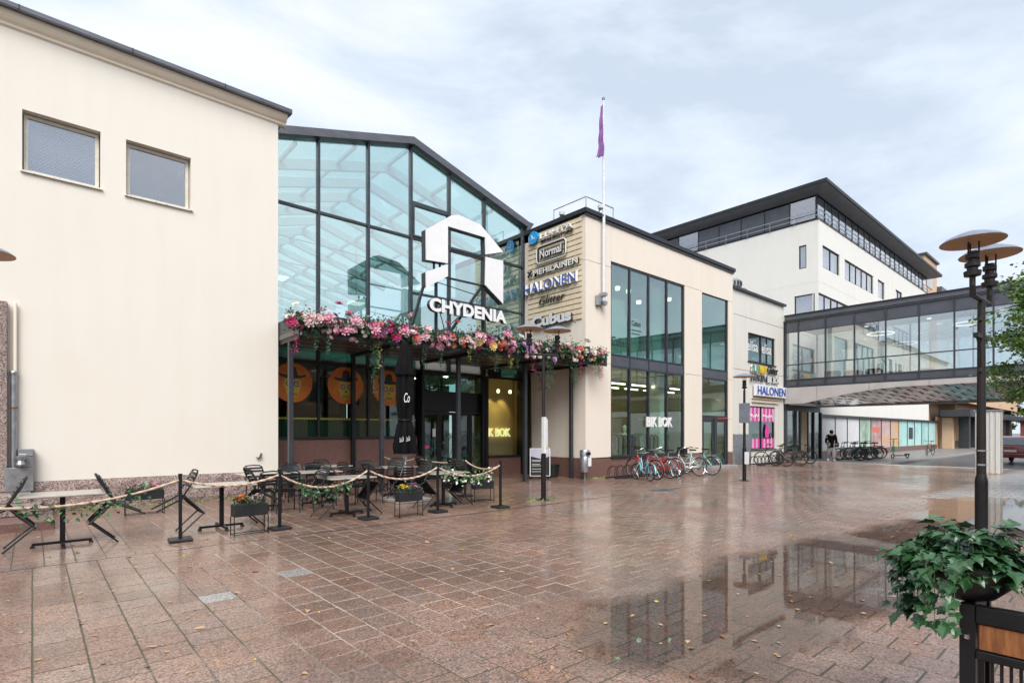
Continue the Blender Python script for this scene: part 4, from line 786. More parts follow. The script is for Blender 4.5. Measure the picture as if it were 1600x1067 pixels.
for j in range(nv + 1):
    z = 13.05 - j * .114
    for i in range(nu + 1):
        k = i / nu; sp_ = .10 + .20 * (j / nv) ** .9
        bb.v.append((14.95 - k * sp_ + .012 * sin(j), YC - .17 + .05 * sin(k * 14 + j * .35) * (.3 + j / nv), z - k * .14 + .02 * sin(k * 9)))
for j in range(nv):
    for i in range(nu): a = j * (nu + 1) + i; bb.f.append((a, a + 1, a + nu + 2, a + nu + 1))
bb.build('cloth', pm('purple_cloth', (.20, .085, .29), (.25, .10, .34), 4, .7), fg, True, fix=False)

# ================================================================== off-white low building
YE = 12.6; EX0, EX1 = 24.74, 31.08
eb = thing('white_low_building', 'low off-white building with mobile shop windows beside the footbridge', 'building', (28, YE, 0))
wE = [(26.85, 30.0, 5.15, 6.60), (26.9, 30.0, .72, 2.92)]
B().wall((EX0, YE, .0), X_, -Y_, EX1 - EX0, 8.5, [(a - EX0, b - EX0, c, d) for a, b, c, d in wE], .22).build('front_wall', M_offwhite, eb)
B().box(EX1 - .22, EX1, YE + .222, 24, 0, 8.5).build('side_wall', M_offwhite, eb); B().box(EX0, EX1 - .222, YE + .25, 24, 8.2, 8.49).build('roof', M_roofmetal, eb)
B().box(EX0 + .1, EX1 + .1, YE - .12, YE + .3, 8.503, 8.62).build('roof_coping', M_dark, eb)
B().box(EX0, EX1, YE - .004, YE - .001, 4.66, 4.675).build('panel_joint', M_dark, eb); B().box(EX0, EX1, YE - .004, YE - .001, 7.3, 7.315).build('panel_joint', M_dark, eb)
B().box(EX0 - .0, EX0 + .45, YE - .06, YE - .005, 1.55, 8.4).build('corner_panel', M_offwhite, eb); B().bbox(EX0 + .48, 26.9, YE - .14, YE - .005, 0.0, 1.5, .01).build('service_box', M_galv, eb); B().bbox(30.1, EX1, YE - .05, YE - .002, 0, .5, .01).build('plinth', M_wine, eb)
B().box(EX0, 26.6, YE + 3.4, YE + 3.5, 0, 8).box(EX0, EX1 - .23, YE + 3.5, YE + 3.6, 0, 8).build('inner_wall', M_inner, eb)
for (a, b, c, d) in wE:
    m = (a + b) / 2; f = B().box(a, a + .07, YE + .06, YE + .14, c, d).box(b - .07, b, YE + .06, YE + .14, c, d).box(m - .035, m + .035, YE + .06, YE + .14, c, d).box(a + .07, m - .035, YE + .06, YE + .14, c, c + .06).box(m + .035, b - .07, YE + .06, YE + .14, c, c + .06).box(a + .07, m - .035, YE + .06, YE + .14, d - .06, d).box(m + .035, b - .07, YE + .06, YE + .14, d - .06, d).build('window_frame', M_dark, eb)
    for p, q in ((a + .07, m - .035), (m + .035, b - .07)): pane_at(f, p, q, c + .06, d - .06, YE + .1, M_g_cub if c > 3 else M_g_lower)
    B().box(a + .05, b - .05, YE + .8, YE + .85, c - .3, d).build('inner_screen', M_innerdark if c > 3 else M_curtain, f)
    B().box(a - .05, b + .05, YE - .06, YE + .055, c - .05, c - .003).build('window_sill', M_dark, f)
for i, x in enumerate((26.95, 28.55)):
    t_ = thing('window_lettering', ('white looped lettering on the left pane of the upper window', 'white looped lettering on the right pane of the upper window')[i], 'lettering', (x, YE, 5.7)); letters('elisa', X_, Z_, -Y_, (x, YE + .085, 5.72), 1.15, .52, .008, M_white_paint, t_, bold=.01)
# pink striped awning print
pk = thing('window_awning_print', 'pink and white striped awning print with scalloped hem in the ground floor window', 'window print', (28.4, YE, .7))
for i in range(14):
    x = 26.98 + i * .214
    if 28.35 < x + .1 < 28.5: continue
    B().add([(x, YE + .055, 2.86), (x + .205, YE + .055, 2.86), (x + .205, YE + .055, 2.2), (x + .1, YE + .055, 2.12), (x, YE + .055, 2.2)], [(0, 1, 2, 3, 4)]).build('stripe', M_pink if i % 2 == 0 else M_pink2, pk, fix=False)
    B().add([(x, YE + .054, 1.20), (x + .1, YE + .054, 1.32), (x + .205, YE + .054, 1.20), (x + .205, YE + .054, .78), (x, YE + .054, .78)], [(0, 1, 2, 3, 4)]).build('stripe', M_pink if i % 2 == 1 else M_pink2, pk, fix=False)
B().prism([(28.9, 1.3), (29.3, 1.3), (29.35, 1.65), (29.25, 1.95), (29.1, 2.08), (28.95, 1.95), (28.85, 1.65)], lambda a, b, d: (a, YE + .04 + d, b), 0, .004).build('cupcake_shape', M_pink, pk)
for x0 in (27.1, 28.65): B().tube([(x0 + i * .07, YE + .05, 2.42 + .07 * sin(i * 1.9) + .03 * sin(i * .7)) for i in range(16)], .022, 5).build('script_flourish', M_white_paint, pk)
# signs on this facade
def wsign(body, x0, z0, wd, ht, label, mat, back=None, depth=.07, bold=0, shear=0):
    t_ = thing('shop_sign', label, 'sign', (x0, YE - .05, z0), group='shop names under the upper window'); letters(body, X_, Z_, -Y_, (x0, YE - .07, z0), wd, ht, depth, mat, t_, back, shear, bold); return t_
t_ = wsign('SUB', 27.0, 4.62, .82, .36, 'small green and yellow sign under the upper window', M_green_l, M_white_paint, bold=.04); letters('WAY', X_, Z_, -Y_, (27.85, YE - .07, 4.62), .85, .36, .07, M_yellow, t_, bold=.04)
wsign('Glitter', 28.85, 4.66, 1.25, .40, 'small dark script sign at the right under the upper window', M_letter_k, None, .05, .0, .2)
wsign('AUKIA', 26.95, 4.18, 1.6, .34, 'thin grey letters between the green and the blue sign', M_galv, M_letter_k); wsign('BIK BOK', 28.75, 4.18, 1.5, .34, 'small white block letters above the blue sign', M_white_paint, M_letter_k, bold=.04)
t_ = thing('shop_sign', 'white light box with blue letters on the off-white wall', 'sign', (29, YE - .1, 3.5)); B().bbox(27.3, 30.95, YE - .2, YE - .06, 3.44, 4.02, .01).build('light_box', M_white_paint, t_); letters('HALONEN', X_, Z_, -Y_, (27.45, YE - .203, 3.52), 3.35, .42, .03, M_letter_b, t_)
B().box(27.2, 30.3, YE - .08, YE - .01, 3.3, 3.33).box(27.2, 30.3, YE - .08, YE - .01, 3.12, 3.15).build('mounting_rail', M_slat, t_)
for i, (x, y) in enumerate(((27.2, 13.6), (29.2, 14.2))):
    v_ = thing('roof_vent', ('round grey louvred roof vent nearer to the cream block', 'plain grey roof vent nearer to the footbridge')[i], 'roof vent', (x, y, 8.5)); B().lathe([(.4, 0), (.4, .55), (.46, .57), (.46, .85), (.36, .95), (0, .97)], 18, (x, y, 8.5)).build('cowl', M_galv, v_, True)
    if i == 0:
        for k in range(5): a = R(200 + k * 22); B().beam((x + .47 * cos(a), y + .47 * sin(a), 9.1), (x + .47 * cos(a), y + .47 * sin(a), 9.32), .09, .02, up=(cos(a), sin(a), 0)).build('louvre', M_dark, v_)

# ================================================================== footbridge
XB, XB2 = 31.1, 35.7; BY1, BY0 = 12.55, -14.0
br = thing('glazed_footbridge', 'glazed grey footbridge with pale arched underside crossing above the street', 'footbridge', (33.4, 6, 0))
ms = [12.5, 11.85, 10.50, 9.17, 7.83, 6.50, 5.20, 3.87, 2.54, 1.2, -.14, -1.5, -4, -7, -10, -13.9]
for side, xb in ((0, XB), (1, XB2 - .1)):
    for i, y in enumerate(ms):
        if side and i % 2: continue
        B().box(xb, xb + .09, y - .032, y + .032, 4.12, 7.62).build('mullion', M_steel, br)
    B().box(xb - .02, xb + .12, BY0, BY1, 4.02, 4.118).build('sill_beam', M_steel, br); B().box(xb - .02, xb + .11, BY0, BY1, 7.623, 7.72).build('head_beam', M_steel, br)
for i in range(len(ms) - 1):
    b, a = ms[i] - .033, ms[i + 1] + .033
    for z in (4.42, 5.24, 7.02): B().box(XB + .01, XB + .08, a, b, z, z + .05).build('transom', M_steel, br)
    for (c, d, m_) in ((4.12, 4.42, M_spandrel), (4.47, 5.24, M_g_bridge), (5.29, 7.02, M_g_bridge), (7.07, 7.62, M_spandrel)):
        tl, tw = random.gauss(0, .002), random.gauss(0, .002); cy2, cz2 = (a + b) / 2, (c + d) / 2
        B().prism([(a, c), (b, c), (b, d), (a, d)], lambda p, q, e_: (XB + .04 + e_ + (p - cy2) * tl + (q - cz2) * tw, p, q), 0, .012).build('spandrel' if m_ is M_spandrel else 'glass_pane', m_, br)
for i in range(0, len(ms) - 2, 2): B().box(XB2 - .06, XB2 - .05, ms[i + 2] + .033, ms[i] - .033, 4.12, 7.62).build('rear_pane', M_g_bridge, br)
B().box(XB - .05, XB2 + .05, BY0, BY1, 7.723, 7.93).build('roof', M_roofmetal, br); B().box(XB - .10, XB2 + .1, BY0, BY1, 7.933, 8.0).build('roof_edge', M_dark, br)
B().box(XB + .12, XB2 - .12, BY0, BY1, 3.86, 4.06).build('deck', M_inner, br); B().box(XB + .13, XB2 - .13, BY0, BY1, 7.45, 7.6).build('ceiling', M_white_paint, br)
def archz(y):
    k = min(max((11.5 - y) / 9.0, 0), 1); return 3.15 + .62 * math.sin(min(k * 1.9, 1) * pi / 2) if y < 11.5 else 3.15
ya = [BY1, 12.0, 11.5] + [11.2 - .5 * i for i in range(16)] + [2.5, 0, -3, -14]
for xf in (XB - .03, XB2 - .05):
    pts = [(y, archz(y) if xf < 32 else 3.08) for y in ya] + [(BY0, 4.017), (BY1, 4.017)]
    B().prism(pts, lambda a, b, d: (xf + d, a, b), 0, .08).build('arch_fascia', pm('pale_fascia', (.50, .47, .45), (.44, .42, .40), 2, .5) if xf < 32 else MATS['pale_fascia'], br)
for y in (10.9, 8.5, 6.1, 3.7): B().box(XB - .034, XB - .031, y, y + .012, archz(y) + .03, 4.01).build('fascia_joint', M_dark, br)
tiles = [pm('tile_reflection_' + n, c, tuple(x * .7 for x in c), 3, .14, .9, obj_rand=.15) for n, c in dict(bronze=(.62, .56, .52), pale=(.85, .84, .80), wine=(.66, .48, .46), teal=(.55, .88, .84)).items()]  # bronze tiles; teal, wine and pale paint in reflections of the shopfronts
for j in range(20):
    y1 = 11.9 - j * .62
    for i in range(6):
        x0 = XB + .07 + i * .745; off = .3 * (i % 2)
        ya_, yb_ = y1 - .66 - off, y1 - off; t0 = random.gauss(0, .006); k1, k2 = (x0 - XB) / 4.6, (x0 + .765 - XB) / 4.6; zl = lambda y, k: (archz(y) + .05) * (1 - k) + 3.16 * k; za, zb, zc_, zd_ = zl(ya_, k1), zl(yb_, k1), zl(ya_ - .15, k2), zl(yb_ - .15, k2)
        k = 0 if j < 2 else 1 if j < 6 else 2 if j < 9 else 3 if j < 12 else 1 if j < 14 else 0  # rows coloured as bands of painted shopfront reflection
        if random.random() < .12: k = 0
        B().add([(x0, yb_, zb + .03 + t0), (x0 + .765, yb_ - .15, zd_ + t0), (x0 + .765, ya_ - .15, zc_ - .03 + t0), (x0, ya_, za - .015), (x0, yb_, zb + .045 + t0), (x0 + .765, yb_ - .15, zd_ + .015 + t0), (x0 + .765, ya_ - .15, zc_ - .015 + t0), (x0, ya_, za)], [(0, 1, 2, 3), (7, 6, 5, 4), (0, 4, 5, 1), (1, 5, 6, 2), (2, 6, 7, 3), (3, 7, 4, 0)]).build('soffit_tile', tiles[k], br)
for y in (8.6, 5.0, 1.5):
    bb = B(); bb.tube([(33.3 + .6 * cos(2 * pi * i / 28), y + .6 * sin(2 * pi * i / 28), 6.75) for i in range(28)], .028, 6, closed=True); r_ = bb.build('ring_lamp', M_lamp_cool, br, True)
    for k in range(3): a = 2 * pi * k / 3; B().tube([(33.3 + .6 * cos(a), y + .6 * sin(a), 6.78), (33.3, y, 7.45)], .008, 4).build('cord', M_steel, r_)
for i in range(8): B().lathe([(0, 0), (.1, 0), (.1, .03), (0, .03)], 10, (32 + (i % 2) * 2.6, 11 - i * 1.4, 7.41)).build('downlight', M_lamp_cool, br)
B().box(XB - .05, XB + .6, BY1 + .003, BY1 + .045, 3.1, 7.7).build('end_post', M_steel, br)
for i, (x, y, c1) in enumerate(((34.6, 10.2, M_fl['coral']), (34.3, 8.2, M_skull), (34.8, 9.3, M_dark), (34.5, 6.9, M_curtain), (34.6, 11.3, M_bark))): B().bbox(x - .3, x + .3, y - .35, y + .35, 4.07, 4.07 + random.uniform(.7, 1.1), .03).build('lounge_seat', c1, br)

# ground floor under the footbridge: corner shop and doors
us = thing('underpass_shop', 'dark framed corner shop front under the end of the footbridge', 'shop front', (33, 12.6, 0))
B().box(XB, 36.2, 12.5, 12.75, 2.78, 3.13).build('header', M_dark, us); B().bbox(XB + .05, 33.0, 12.35, 12.7, 0, .5, .01).build('plinth', M_wine, us); B().box(XB - .02, XB + .12, 12.45, 12.6, .5, 2.78).box(32.3, 32.42, 12.4, 12.55, .5, 2.78).box(33.0, 33.12, 12.45, 12.6, 0, 2.78).build('frame', M_steel, us)
pane_at(us, XB + .12, 32.3, .5, 2.78, 12.5, M_g_lower); pane_at(us, 32.42, 33.0, .5, 2.78, 12.5, M_g_lower)
B().box(33.12, 33.9, 12.42, 12.5, .02, 2.78).build('tan_door_panel', M_tan, us); B().box(34.0, 34.1, 12.4, 12.55, 0, 2.78).box(34.9, 35.0, 12.4, 12.55, 0, 2.78).box(36.05, 36.2, 12.4, 12.55, 0, 2.78).build('frame', M_black, us); pane_at(us, 34.1, 34.9, .05, 2.78, 12.48, M_g_lower); pane_at(us, 35.0, 36.05, .05, 2.78, 12.48, M_g_lower)
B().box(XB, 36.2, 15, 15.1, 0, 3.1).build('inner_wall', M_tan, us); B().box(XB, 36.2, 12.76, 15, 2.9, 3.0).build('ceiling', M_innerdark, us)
for i in range(26):
    x, z = random.uniform(31.3, 32.9), random.uniform(.6, 1.9); B().lathe([(0, 0), (.07, .02), (.05, .16), (0, .2)], 7, (x, 12.9 + random.random() * .5, z)).build('goods', random.choice([M_fl['pink'], M_fl['cream'], M_leafl, M_curtain, M_fl['coral'], M_galv]), us)
for k in range(3): B().box(31.3, 32.9, 12.85, 13.4, .55 + k * .5, .58 + k * .5).build('shelf', M_white_paint, us)
for x in (31.6, 32.4, 34.5): B().lathe([(0, 0), (.08, 0), (.08, .04), (0, .04)], 10, (x, 13.5, 2.85)).build('downlight', M_lamp_on, us)

# ================================================================== white office building behind
HX, HY = 36.32, 12.65; HE = 64.2
hb = thing('white_office_building', 'tall white office building with dark overhanging roof behind the footbridge', 'building', (50, HY, 0))
wH = [(37.0, 40.0, 11.88, 13.28), (41.0, 47.2, 11.88, 13.24), (48.3, 50.0, 11.9, 13.24), (53.1, 55.0, 12.0, 13.3), (58, 59.6, 12.0, 13.3), (HX + .001, 42.2, 8.6, 10.2), (44, 50, 8.6, 10.2), (52, 58, 8.6, 10.2)]
B().wall((HX, HY, 2.72), X_, -Y_, HE - HX, 14.70 - 2.72, [(a - HX, b - HX, c - 2.72, d - 2.72) for a, b, c, d in wH], .2).build('front_wall', M_white, hb)
wS = [(.02, 1.22, 8.6, 10.2), (.5, .95, 11.86, 13.32)]
B().wall((HX, HY + .2, 2.72), Y_, -X_, 26, 14.70 - 2.72, [(a, b, c - 2.72, d - 2.72) for a, b, c, d in wS], .2).build('side_wall', M_white, hb)
for (a, b, c, d) in wH:
    nmul = max(1, round((b - a) / 1.2)); f = B()
    for i in range(nmul + 1): x = a + .04 + (b - a - .08) * i / nmul; f.box(x - .04, x + .04, HY + .06, HY + .13, c, d)
    f.box(a, b, HY + .062, HY + .128, c, c + .07).box(a, b, HY + .062, HY + .128, d - .07, d); fo = f.build('window_frame', M_dark, hb)
    for i in range(nmul): x0 = a + .08 + (b - a - .08) * i / nmul; x1 = a + (b - a - .08) * (i + 1) / nmul; pane_at(fo, x0, x1, c + .07, d - .07, HY + .09, M_g_win)
    B().box(a, b, HY + .3, HY + .35, c, d).build('inner_blind', M_curtain, fo)
for (a, b, c, d) in wS:
    f = B().box(HX + .06, HX + .13, HY + .2 + a, HY + .2 + a + .06, c, d).box(HX + .06, HX + .13, HY + .2 + b - .06, HY + .2 + b, c, d).box(HX + .06, HX + .13, HY + .2 + a + .06, HY + .2 + b - .06, c, c + .06).box(HX + .06, HX + .13, HY + .2 + a + .06, HY + .2 + b - .06, d - .06, d).build('window_frame', M_dark, hb)
    B().box(HX + .09, HX + .1, HY + .2 + a + .06, HY + .2 + b - .06, c + .06, d - .06).build('pane', M_g_win, f); B().box(HX + .3, HX + .34, HY + .2 + a, HY + .2 + b, c, d).build('inner_blind', M_curtain, f)
for x in (43.0, 52.0, 58.4): B().box(x, x + .02, HY - .004, HY - .001, 2.75, 14.68).build('panel_joint', M_offwhite, hb)
for z in (7.5, 10.9): B().box(HX + .01, HE, HY - .004, HY - .001, z, z + .02).build('panel_joint', M_offwhite, hb)
B().box(HX - .004, HX - .001, HY + .01, HY + 26, 10.9, 10.92).build('panel_joint', M_offwhite, hb)
# set-back top storey
TX, TY = HX + .14, HY + .14
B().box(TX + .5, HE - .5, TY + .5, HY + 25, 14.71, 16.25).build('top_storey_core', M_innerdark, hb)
for i in range(21): x0 = TX + i * 1.3; pane_at(hb, x0 + .05, x0 + 1.25, 14.85, 16.2, TY, M_g_win, name='top_pane'); B().box(x0 - .045, x0 + .045, TY - .03, TY + .08, 14.71, 16.27).build('top_mullion', M_dark, hb)
for i in range(14): B().box(HX + i * 1.95 + .8, HX + i * 1.95 + 2.4, TY + .2, TY + .24, 14.72, 15.9).build('inner_blind', M_curtain, hb)
for i in range(15): y0 = TY + i * 1.6; B().box(TX, TX + .012, y0 + .03, y0 + 1.57, 14.85, 16.2).build('top_pane', M_spandrel if i % 5 else M_g_win, hb); B().box(TX - .02, TX + .05, y0 - .03, y0 + .03, 14.71, 16.27).build('top_mullion', M_dark, hb)
B().box(HX - .03, HE, HY - .03, HY + 26, 14.703, 14.76).build('terrace_edge', M_dark, hb)
rb = B()
for z in (14.95, 15.25): rb.beam((HX - .1, HY - .1, z), (HE, HY - .1, z), .035, .035).beam((HX - .1, HY - .1, z), (HX - .1, HY + 25.5, z), .035, .035)
rl_ = rb.build('terrace_rail', M_galv, hb)
for i in range(19): B().box(HX - .11 + i * 1.5, HX - .09 + i * 1.5, HY - .12, HY - .08, 14.6, 15.24).build('rail_post', M_galv, rl_)
for i in range(1, 17): B().box(HX - .12, HX - .08, HY - .11 + i * 1.5, HY - .09 + i * 1.5, 14.6, 15.24).build('rail_post', M_galv, rl_)
rp_ = [(HX - .55, HY - .6), (HE + 2.0, HY - .6), (HE + 2.0, HY + 27), (HX - .55, HY + 27)]
bb = B(); bb.add([(x, y, 16.62) for x, y in rp_] + [(x, y, 16.80) for x, y in rp_] + [(HX + .1, HY + .1, 16.30), (HE, HY + .1, 16.30), (HE, HY + 25, 16.30), (HX + .1, HY + 25, 16.30)], [(4, 5, 6, 7)] + [(i, (i + 1) % 4, 4 + (i + 1) % 4, 4 + i) for i in range(4)] + [(8 + i, 8 + (i + 1) % 4, (i + 1) % 4, i) for i in range(4)]); bb.build('overhanging_roof', pm('eaves_grey', (.24, .245, .26), (.2, .205, .22), 2, .6), hb)
B().box(HX - .62, HE + 2.07, HY - .67, HY - .60, 16.66, 16.86).box(HX - .62, HX - .55, HY - .6, HY + 27, 16.66, 16.86).build('gutter', M_dark, hb)
# street-level shop windows of that building
gw = B().wall((36.22, HY - .03, 0), X_, -Y_, 31.0, 2.70, [(.15, 30.8, .42, 2.55)], .2).build('street_wall', M_tan, hb); B().box(36.3, 67.2, HY - .06, HY - .035, 0, .40).build('plinth', M_wine, hb)
posters = [M_curtain, M_curtain, pm('green_print', (.2, .32, .2), (.5, .6, .55), 1.2, .6), pm('red_print', (.34, .16, .14), (.55, .42, .4), 1.0, .6), pm('pink_wall_print', (.62, .46, .44), (.5, .34, .32), .8, .6), pm('orange_print', (.66, .36, .1), (.55, .42, .36), .9, .6), pm('sea_print', (.34, .60, .58), (.48, .70, .68), .7, .6), pm('sea_print_deep', (.26, .52, .50), (.5, .7, .68), .7, .6)]
xw = [36.4, 39.2, 41.5, 44.0, 46.6, 49.2, 51.6, 54.0, 56.6, 59.0, 61.5, 64.0, 67.0]
for i in range(12):
    a, b = xw[i] + .04, xw[i + 1] - .04
    B().box(xw[i] - .04, xw[i] + .04, HY - .02, HY + .1, .42, 2.55).build('mullion', M_dark, hb)
    p_ = pane_at(hb, a, b, .43, 2.54, HY + .03, M_g_lower, name='shop_pane'); B().box(a, b, HY + .012, HY + .02, .43, 2.54).build('poster', posters[(0, 1, 1, 2, 3, 4, 5, 6, 7, 6, 7, 6)[i]], p_)
    if i in (5, 6): B().box(a, b, HY + .003, HY + .010, .8, 1.25).build('poster_band', posters[5], p_)
    if i == 8: B().box(a + .5, b - .5, HY + .003, HY + .010, 1.0, 2.0).build('poster_screen', M_letter_back, p_)
    if i == 4: B().box(a + .3, b - .4, HY + .003, HY + .010, 1.6, 1.95).build('poster_band', M_fl['coral'], p_)
B().box(36.22, 67.2, HY - .12, HY - .035, 2.56, 2.70).build('shopfront_head', M_steel, hb)

# ================================================================== peach building farther along
pb = thing('peach_building', 'peach rendered building with dark columns farther along the street', 'building', (80, 11.5, 0))
PXa = 67.4
B().box(PXa + 6, 110, 12.2, 30, 0, 4.6).build('front_wall', M_peach, pb); B().box(PXa, 110, 11.0, 30, 4.603, 7.6).build('upper_wall', M_peach, pb); B().box(PXa, PXa + .8, 11.4, 12.2, 0, 3.0).build('pier', M_peach, pb)
B().box(PXa - 1.0, 108, 9.9, 12.19, 3.1, 3.75).build('portico_roof', M_steel, pb)
for i in range(7): B().box(PXa + 1.6 + i * 4.6, PXa + 2.5 + i * 4.6, 10.4, 11.2, 0, 3.1).build('column', M_steel, pb)
B().box(PXa + 6, 110, 12.1, 12.197, 0, .7).build('plinth', M_wine, pb); B().box(PXa - .2, PXa + 6, 12.6, 12.7, 0, 3.1).build('recess_wall', M_peach, pb); B().box(PXa + 9, PXa + 13, 12.05, 12.197, 1.4, 2.5).build('shop_display', M_cyan, pb)
for i in range(26): B().box(PXa + .6 + i * 1.5, PXa + 1.9 + i * 1.5, 10.9, 10.96, 7.65, 8.9).build('balustrade_pane', M_g_win, pb)
tw = thing('peach_tower', 'small peach stair tower rising behind the white office roof', 'building', (70, 13.5, 0)); B().box(66.5, 71.5, 13.4, 22, 0, 19.2).build('wall', M_peach, tw); B().box(66.3, 71.7, 13.2, 22, 19.2, 19.4).build('roof_edge', M_steel, tw); B().box(66.9, 69.4, 13.34, 13.39, 16.2, 17.4).build('window', M_g_dark, tw); B().box(72, 84, 13.6, 24, 0, 16.4).build('lower_wing', M_offwhite, tw); B().box(71.6, 85, 13, 25, 16.4, 16.9).build('lower_roof', M_roofmetal, tw)

# ================================================================== building across the plaza (mirrored in the glass)
ob = thing('opposite_building', 'plain sandy building across the plaza mirrored in the shop glass', 'building', (10, -24, 0))
B().box(-30, 29, -34, -24, 0, 8.2).build('wall', M_peach, ob); B().box(-30.5, 29.5, -34, -23.5, 8.2, 8.6).build('roof', M_roofmetal, ob)
for i in range(16):
    for z in (1.0, 4.6): B().box(-28 + i * 3.5, -26.2 + i * 3.5, -24.05, -23.98, z, z + 2.0).build('window', M_g_dark, ob)

# ================================================================== street lamps
def lamp_head(parent, x, y, z, r, nm='lamp_head', tilt=0):
    """round shade on three rods above a ribbed lantern body"""
    h = B().lathe([(.028, 0), (.028, .10), (.075, .11), (.08, .16), (.05, .17), (.05, .20), (.07, .21), (.07, .25), (.045, .26), (.045, .29), (.065, .30), (.065, .35), (.03, .36)], 16, (x, y, z)).build(nm, M_lampmetal, parent, True)
    B().lathe([(.0, 0), (.047, 0.0), (.047, .012), (.0, .012)], 14, (x, y, z + .365)).build('red_band', M_wine, h)
    for k in range(3): a = 2 * pi * k / 3 + .5; B().tube([(x + .055 * cos(a), y + .055 * sin(a), z + .2), (x + .055 * cos(a), y + .055 * sin(a), z + .50)], .008, 6).build('rod', M_lampmetal, h)
    B().lathe([(0, .60), (.04, .60), (r * .5, .565), (r * .85, .52), (r, .485), (r, .48)], 32, (x, y, z)).build('shade', M_shade, h, True)
    B().lathe([(r * .995, .478), (r * .85, .510), (r * .5, .552), (0, .58)], 32, (x, y, z)).build('shade_inside', M_shade_in, h, True)
def lamp_post(name, label, x, y, rz, double=True, top=3.42, r=.30, base_r=.075):
    t_ = thing(name, label, 'street lamp', (x, y, 0), 0, 'street lamps on the plaza')
    B().tube([(x, y, 0), (x, y, 1.02)], base_r * .8, 14).build('lower_post', M_black, t_, True); B().lathe([(base_r * .8, 0), (base_r * .8, .03), (.045, .10)], 14, (x, y, 1.02)).build('collar', M_black, t_, True)
    B().tube([(x, y, 1.1), (x, y, top - .02)], [.045, .036], 12).build('post', M_lampmetal, t_, True); B().lathe([(.16, -.02), (.16, .012), (.08, .03)], 14, (x, y, 0)).build('base_flange', M_black, t_, True)
    d = Vector((cos(rz), sin(rz), 0))
    if double:
        B().tube([Vector((x, y, top)) - d * .36 + Z_ * .12, Vector((x, y, top)) - d * .35, Vector((x, y, top)) + d * .35, Vector((x, y, top)) + d * .36 + Z_ * .12], .028, 8).build('cross_arm', M_lampmetal, t_, True)
        for s_ in (-1, 1): p = Vector((x, y, top + .1)) + d * (.36 * s_); lamp_head(t_, p.x, p.y, p.z, r)
        c = Vector((x, y, top - .42))
        for s_ in (-1, 1): B().tube([c - Z_ * .38 + d * (.03 * s_), c - Z_ * .22 + d * (.05 * s_), c - Z_ * .06 + d * (.12 * s_), c + d * (.22 * s_)], .012, 6).build('scroll_bracket', M_lampmetal, t_, True)
        B().beam(c - d * .24, c + d * .24, .045, .05).build('bracket_bar', M_lampmetal, t_)
        for zz in (top - .80, top - .22): B().beam(Vector((x, y, zz)) - d * .11, Vector((x, y, zz)) + d * .11, .03, .045).build('clamp', M_lampmetal, t_)
    else: lamp_head(t_, x, y, top - .05, r)
    return t_
ARM = R(-25)
la = lamp_post('street_lamp', 'twin shaded street lamp in front of the canopy with a white notice box', 9.04, 9.13, R(-21), top=3.42, r=.33)
B().bbox(8.94, 9.02, 9.0, 9.1, 1.1, 1.95, .008).build('notice_box', M_whitemetal, la); B().bbox(9.07, 9.12, 9.06, 9.12, 1.1, 1.9, .006).build('notice_edge', M_whitemetal, la); B().bbox(9.0, 9.08, 9.03, 9.06, 1.2, 1.32, .01).build('yellow_tag', M_fl['yellow'], la)
lc = lamp_post('street_lamp', 'single shaded lamp post with a small sign board by the bicycles', 17.57, 8.37, 0, False, top=2.98, r=.36)
B().bbox(17.50, 17.53, 8.16, 8.52, 1.9, 2.55, .006).build('sign_plate', M_shade, lc); B().bbox(17.52, 17.545, 8.2, 8.4, .55, .95, .004).build('paper_notice', M_white_paint, lc)
lr = lamp_post('street_lamp', 'nearest twin shaded street lamp rising behind the ivy planter', 8.09, 1.11, R(-4), top=3.10, r=.29, base_r=.075)
for z in (.38, .55): pass
for z in (1.22, 1.38): B().lathe([(.05, 0), (.05, .02)], 12, (8.09, 1.11, z)).build('steel_strap', M_galv, lr)
lamp_post('street_lamp', 'twin shaded lamp whose shade just enters at the far left edge', -0.72, 9.15, R(-40), top=3.12, r=.30)

# ================================================================== terrace: rope posts, ropes
fr_posts = [(1.63, 9.22), (3.05, 9.24), (4.63, 9.25), (6.08, 9.14), (7.44, 8.81)]
bk_posts = [(8.06, 10.9), (7.98, 13.0), (7.9, 14.9)]
names = ['rope post left of the orange flower box', 'rope post right of the orange flower box', 'rope post in the middle of the front row', 'rope post right of the yellow flower box', 'rope post at the front right corner of the terrace', 'rope post beside the purple flower box', 'rope post behind the closed parasol', 'rope post by the restaurant wall']
def make_post(x, y, lb, rz):
    t_ = thing('rope_post', 'black ' + lb, 'post', (x, y, 0), rz, 'black rope posts round the terrace')
    B().bbox(-.15, .15, -.15, .15, 0, .045, .008).build('base', M_dark, t_, local=True); B().bbox(-.022, .022, -.022, .022, .045, .97, .004).build('post', M_black, t_, local=True); B().bbox(-.028, .028, -.028, .028, .97, .99, .004).build('cap', M_black, t_, local=True)
    B().torus(.022, .006, 12, 5, lambda a, b, c: (a, .028 + b, c + .90)).build('hook_ring', M_galv, t_, local=True)
allp = fr_posts + bk_posts
for i, (x, y) in enumerate(allp): make_post(x, y, names[i], random.uniform(-.12, .12))
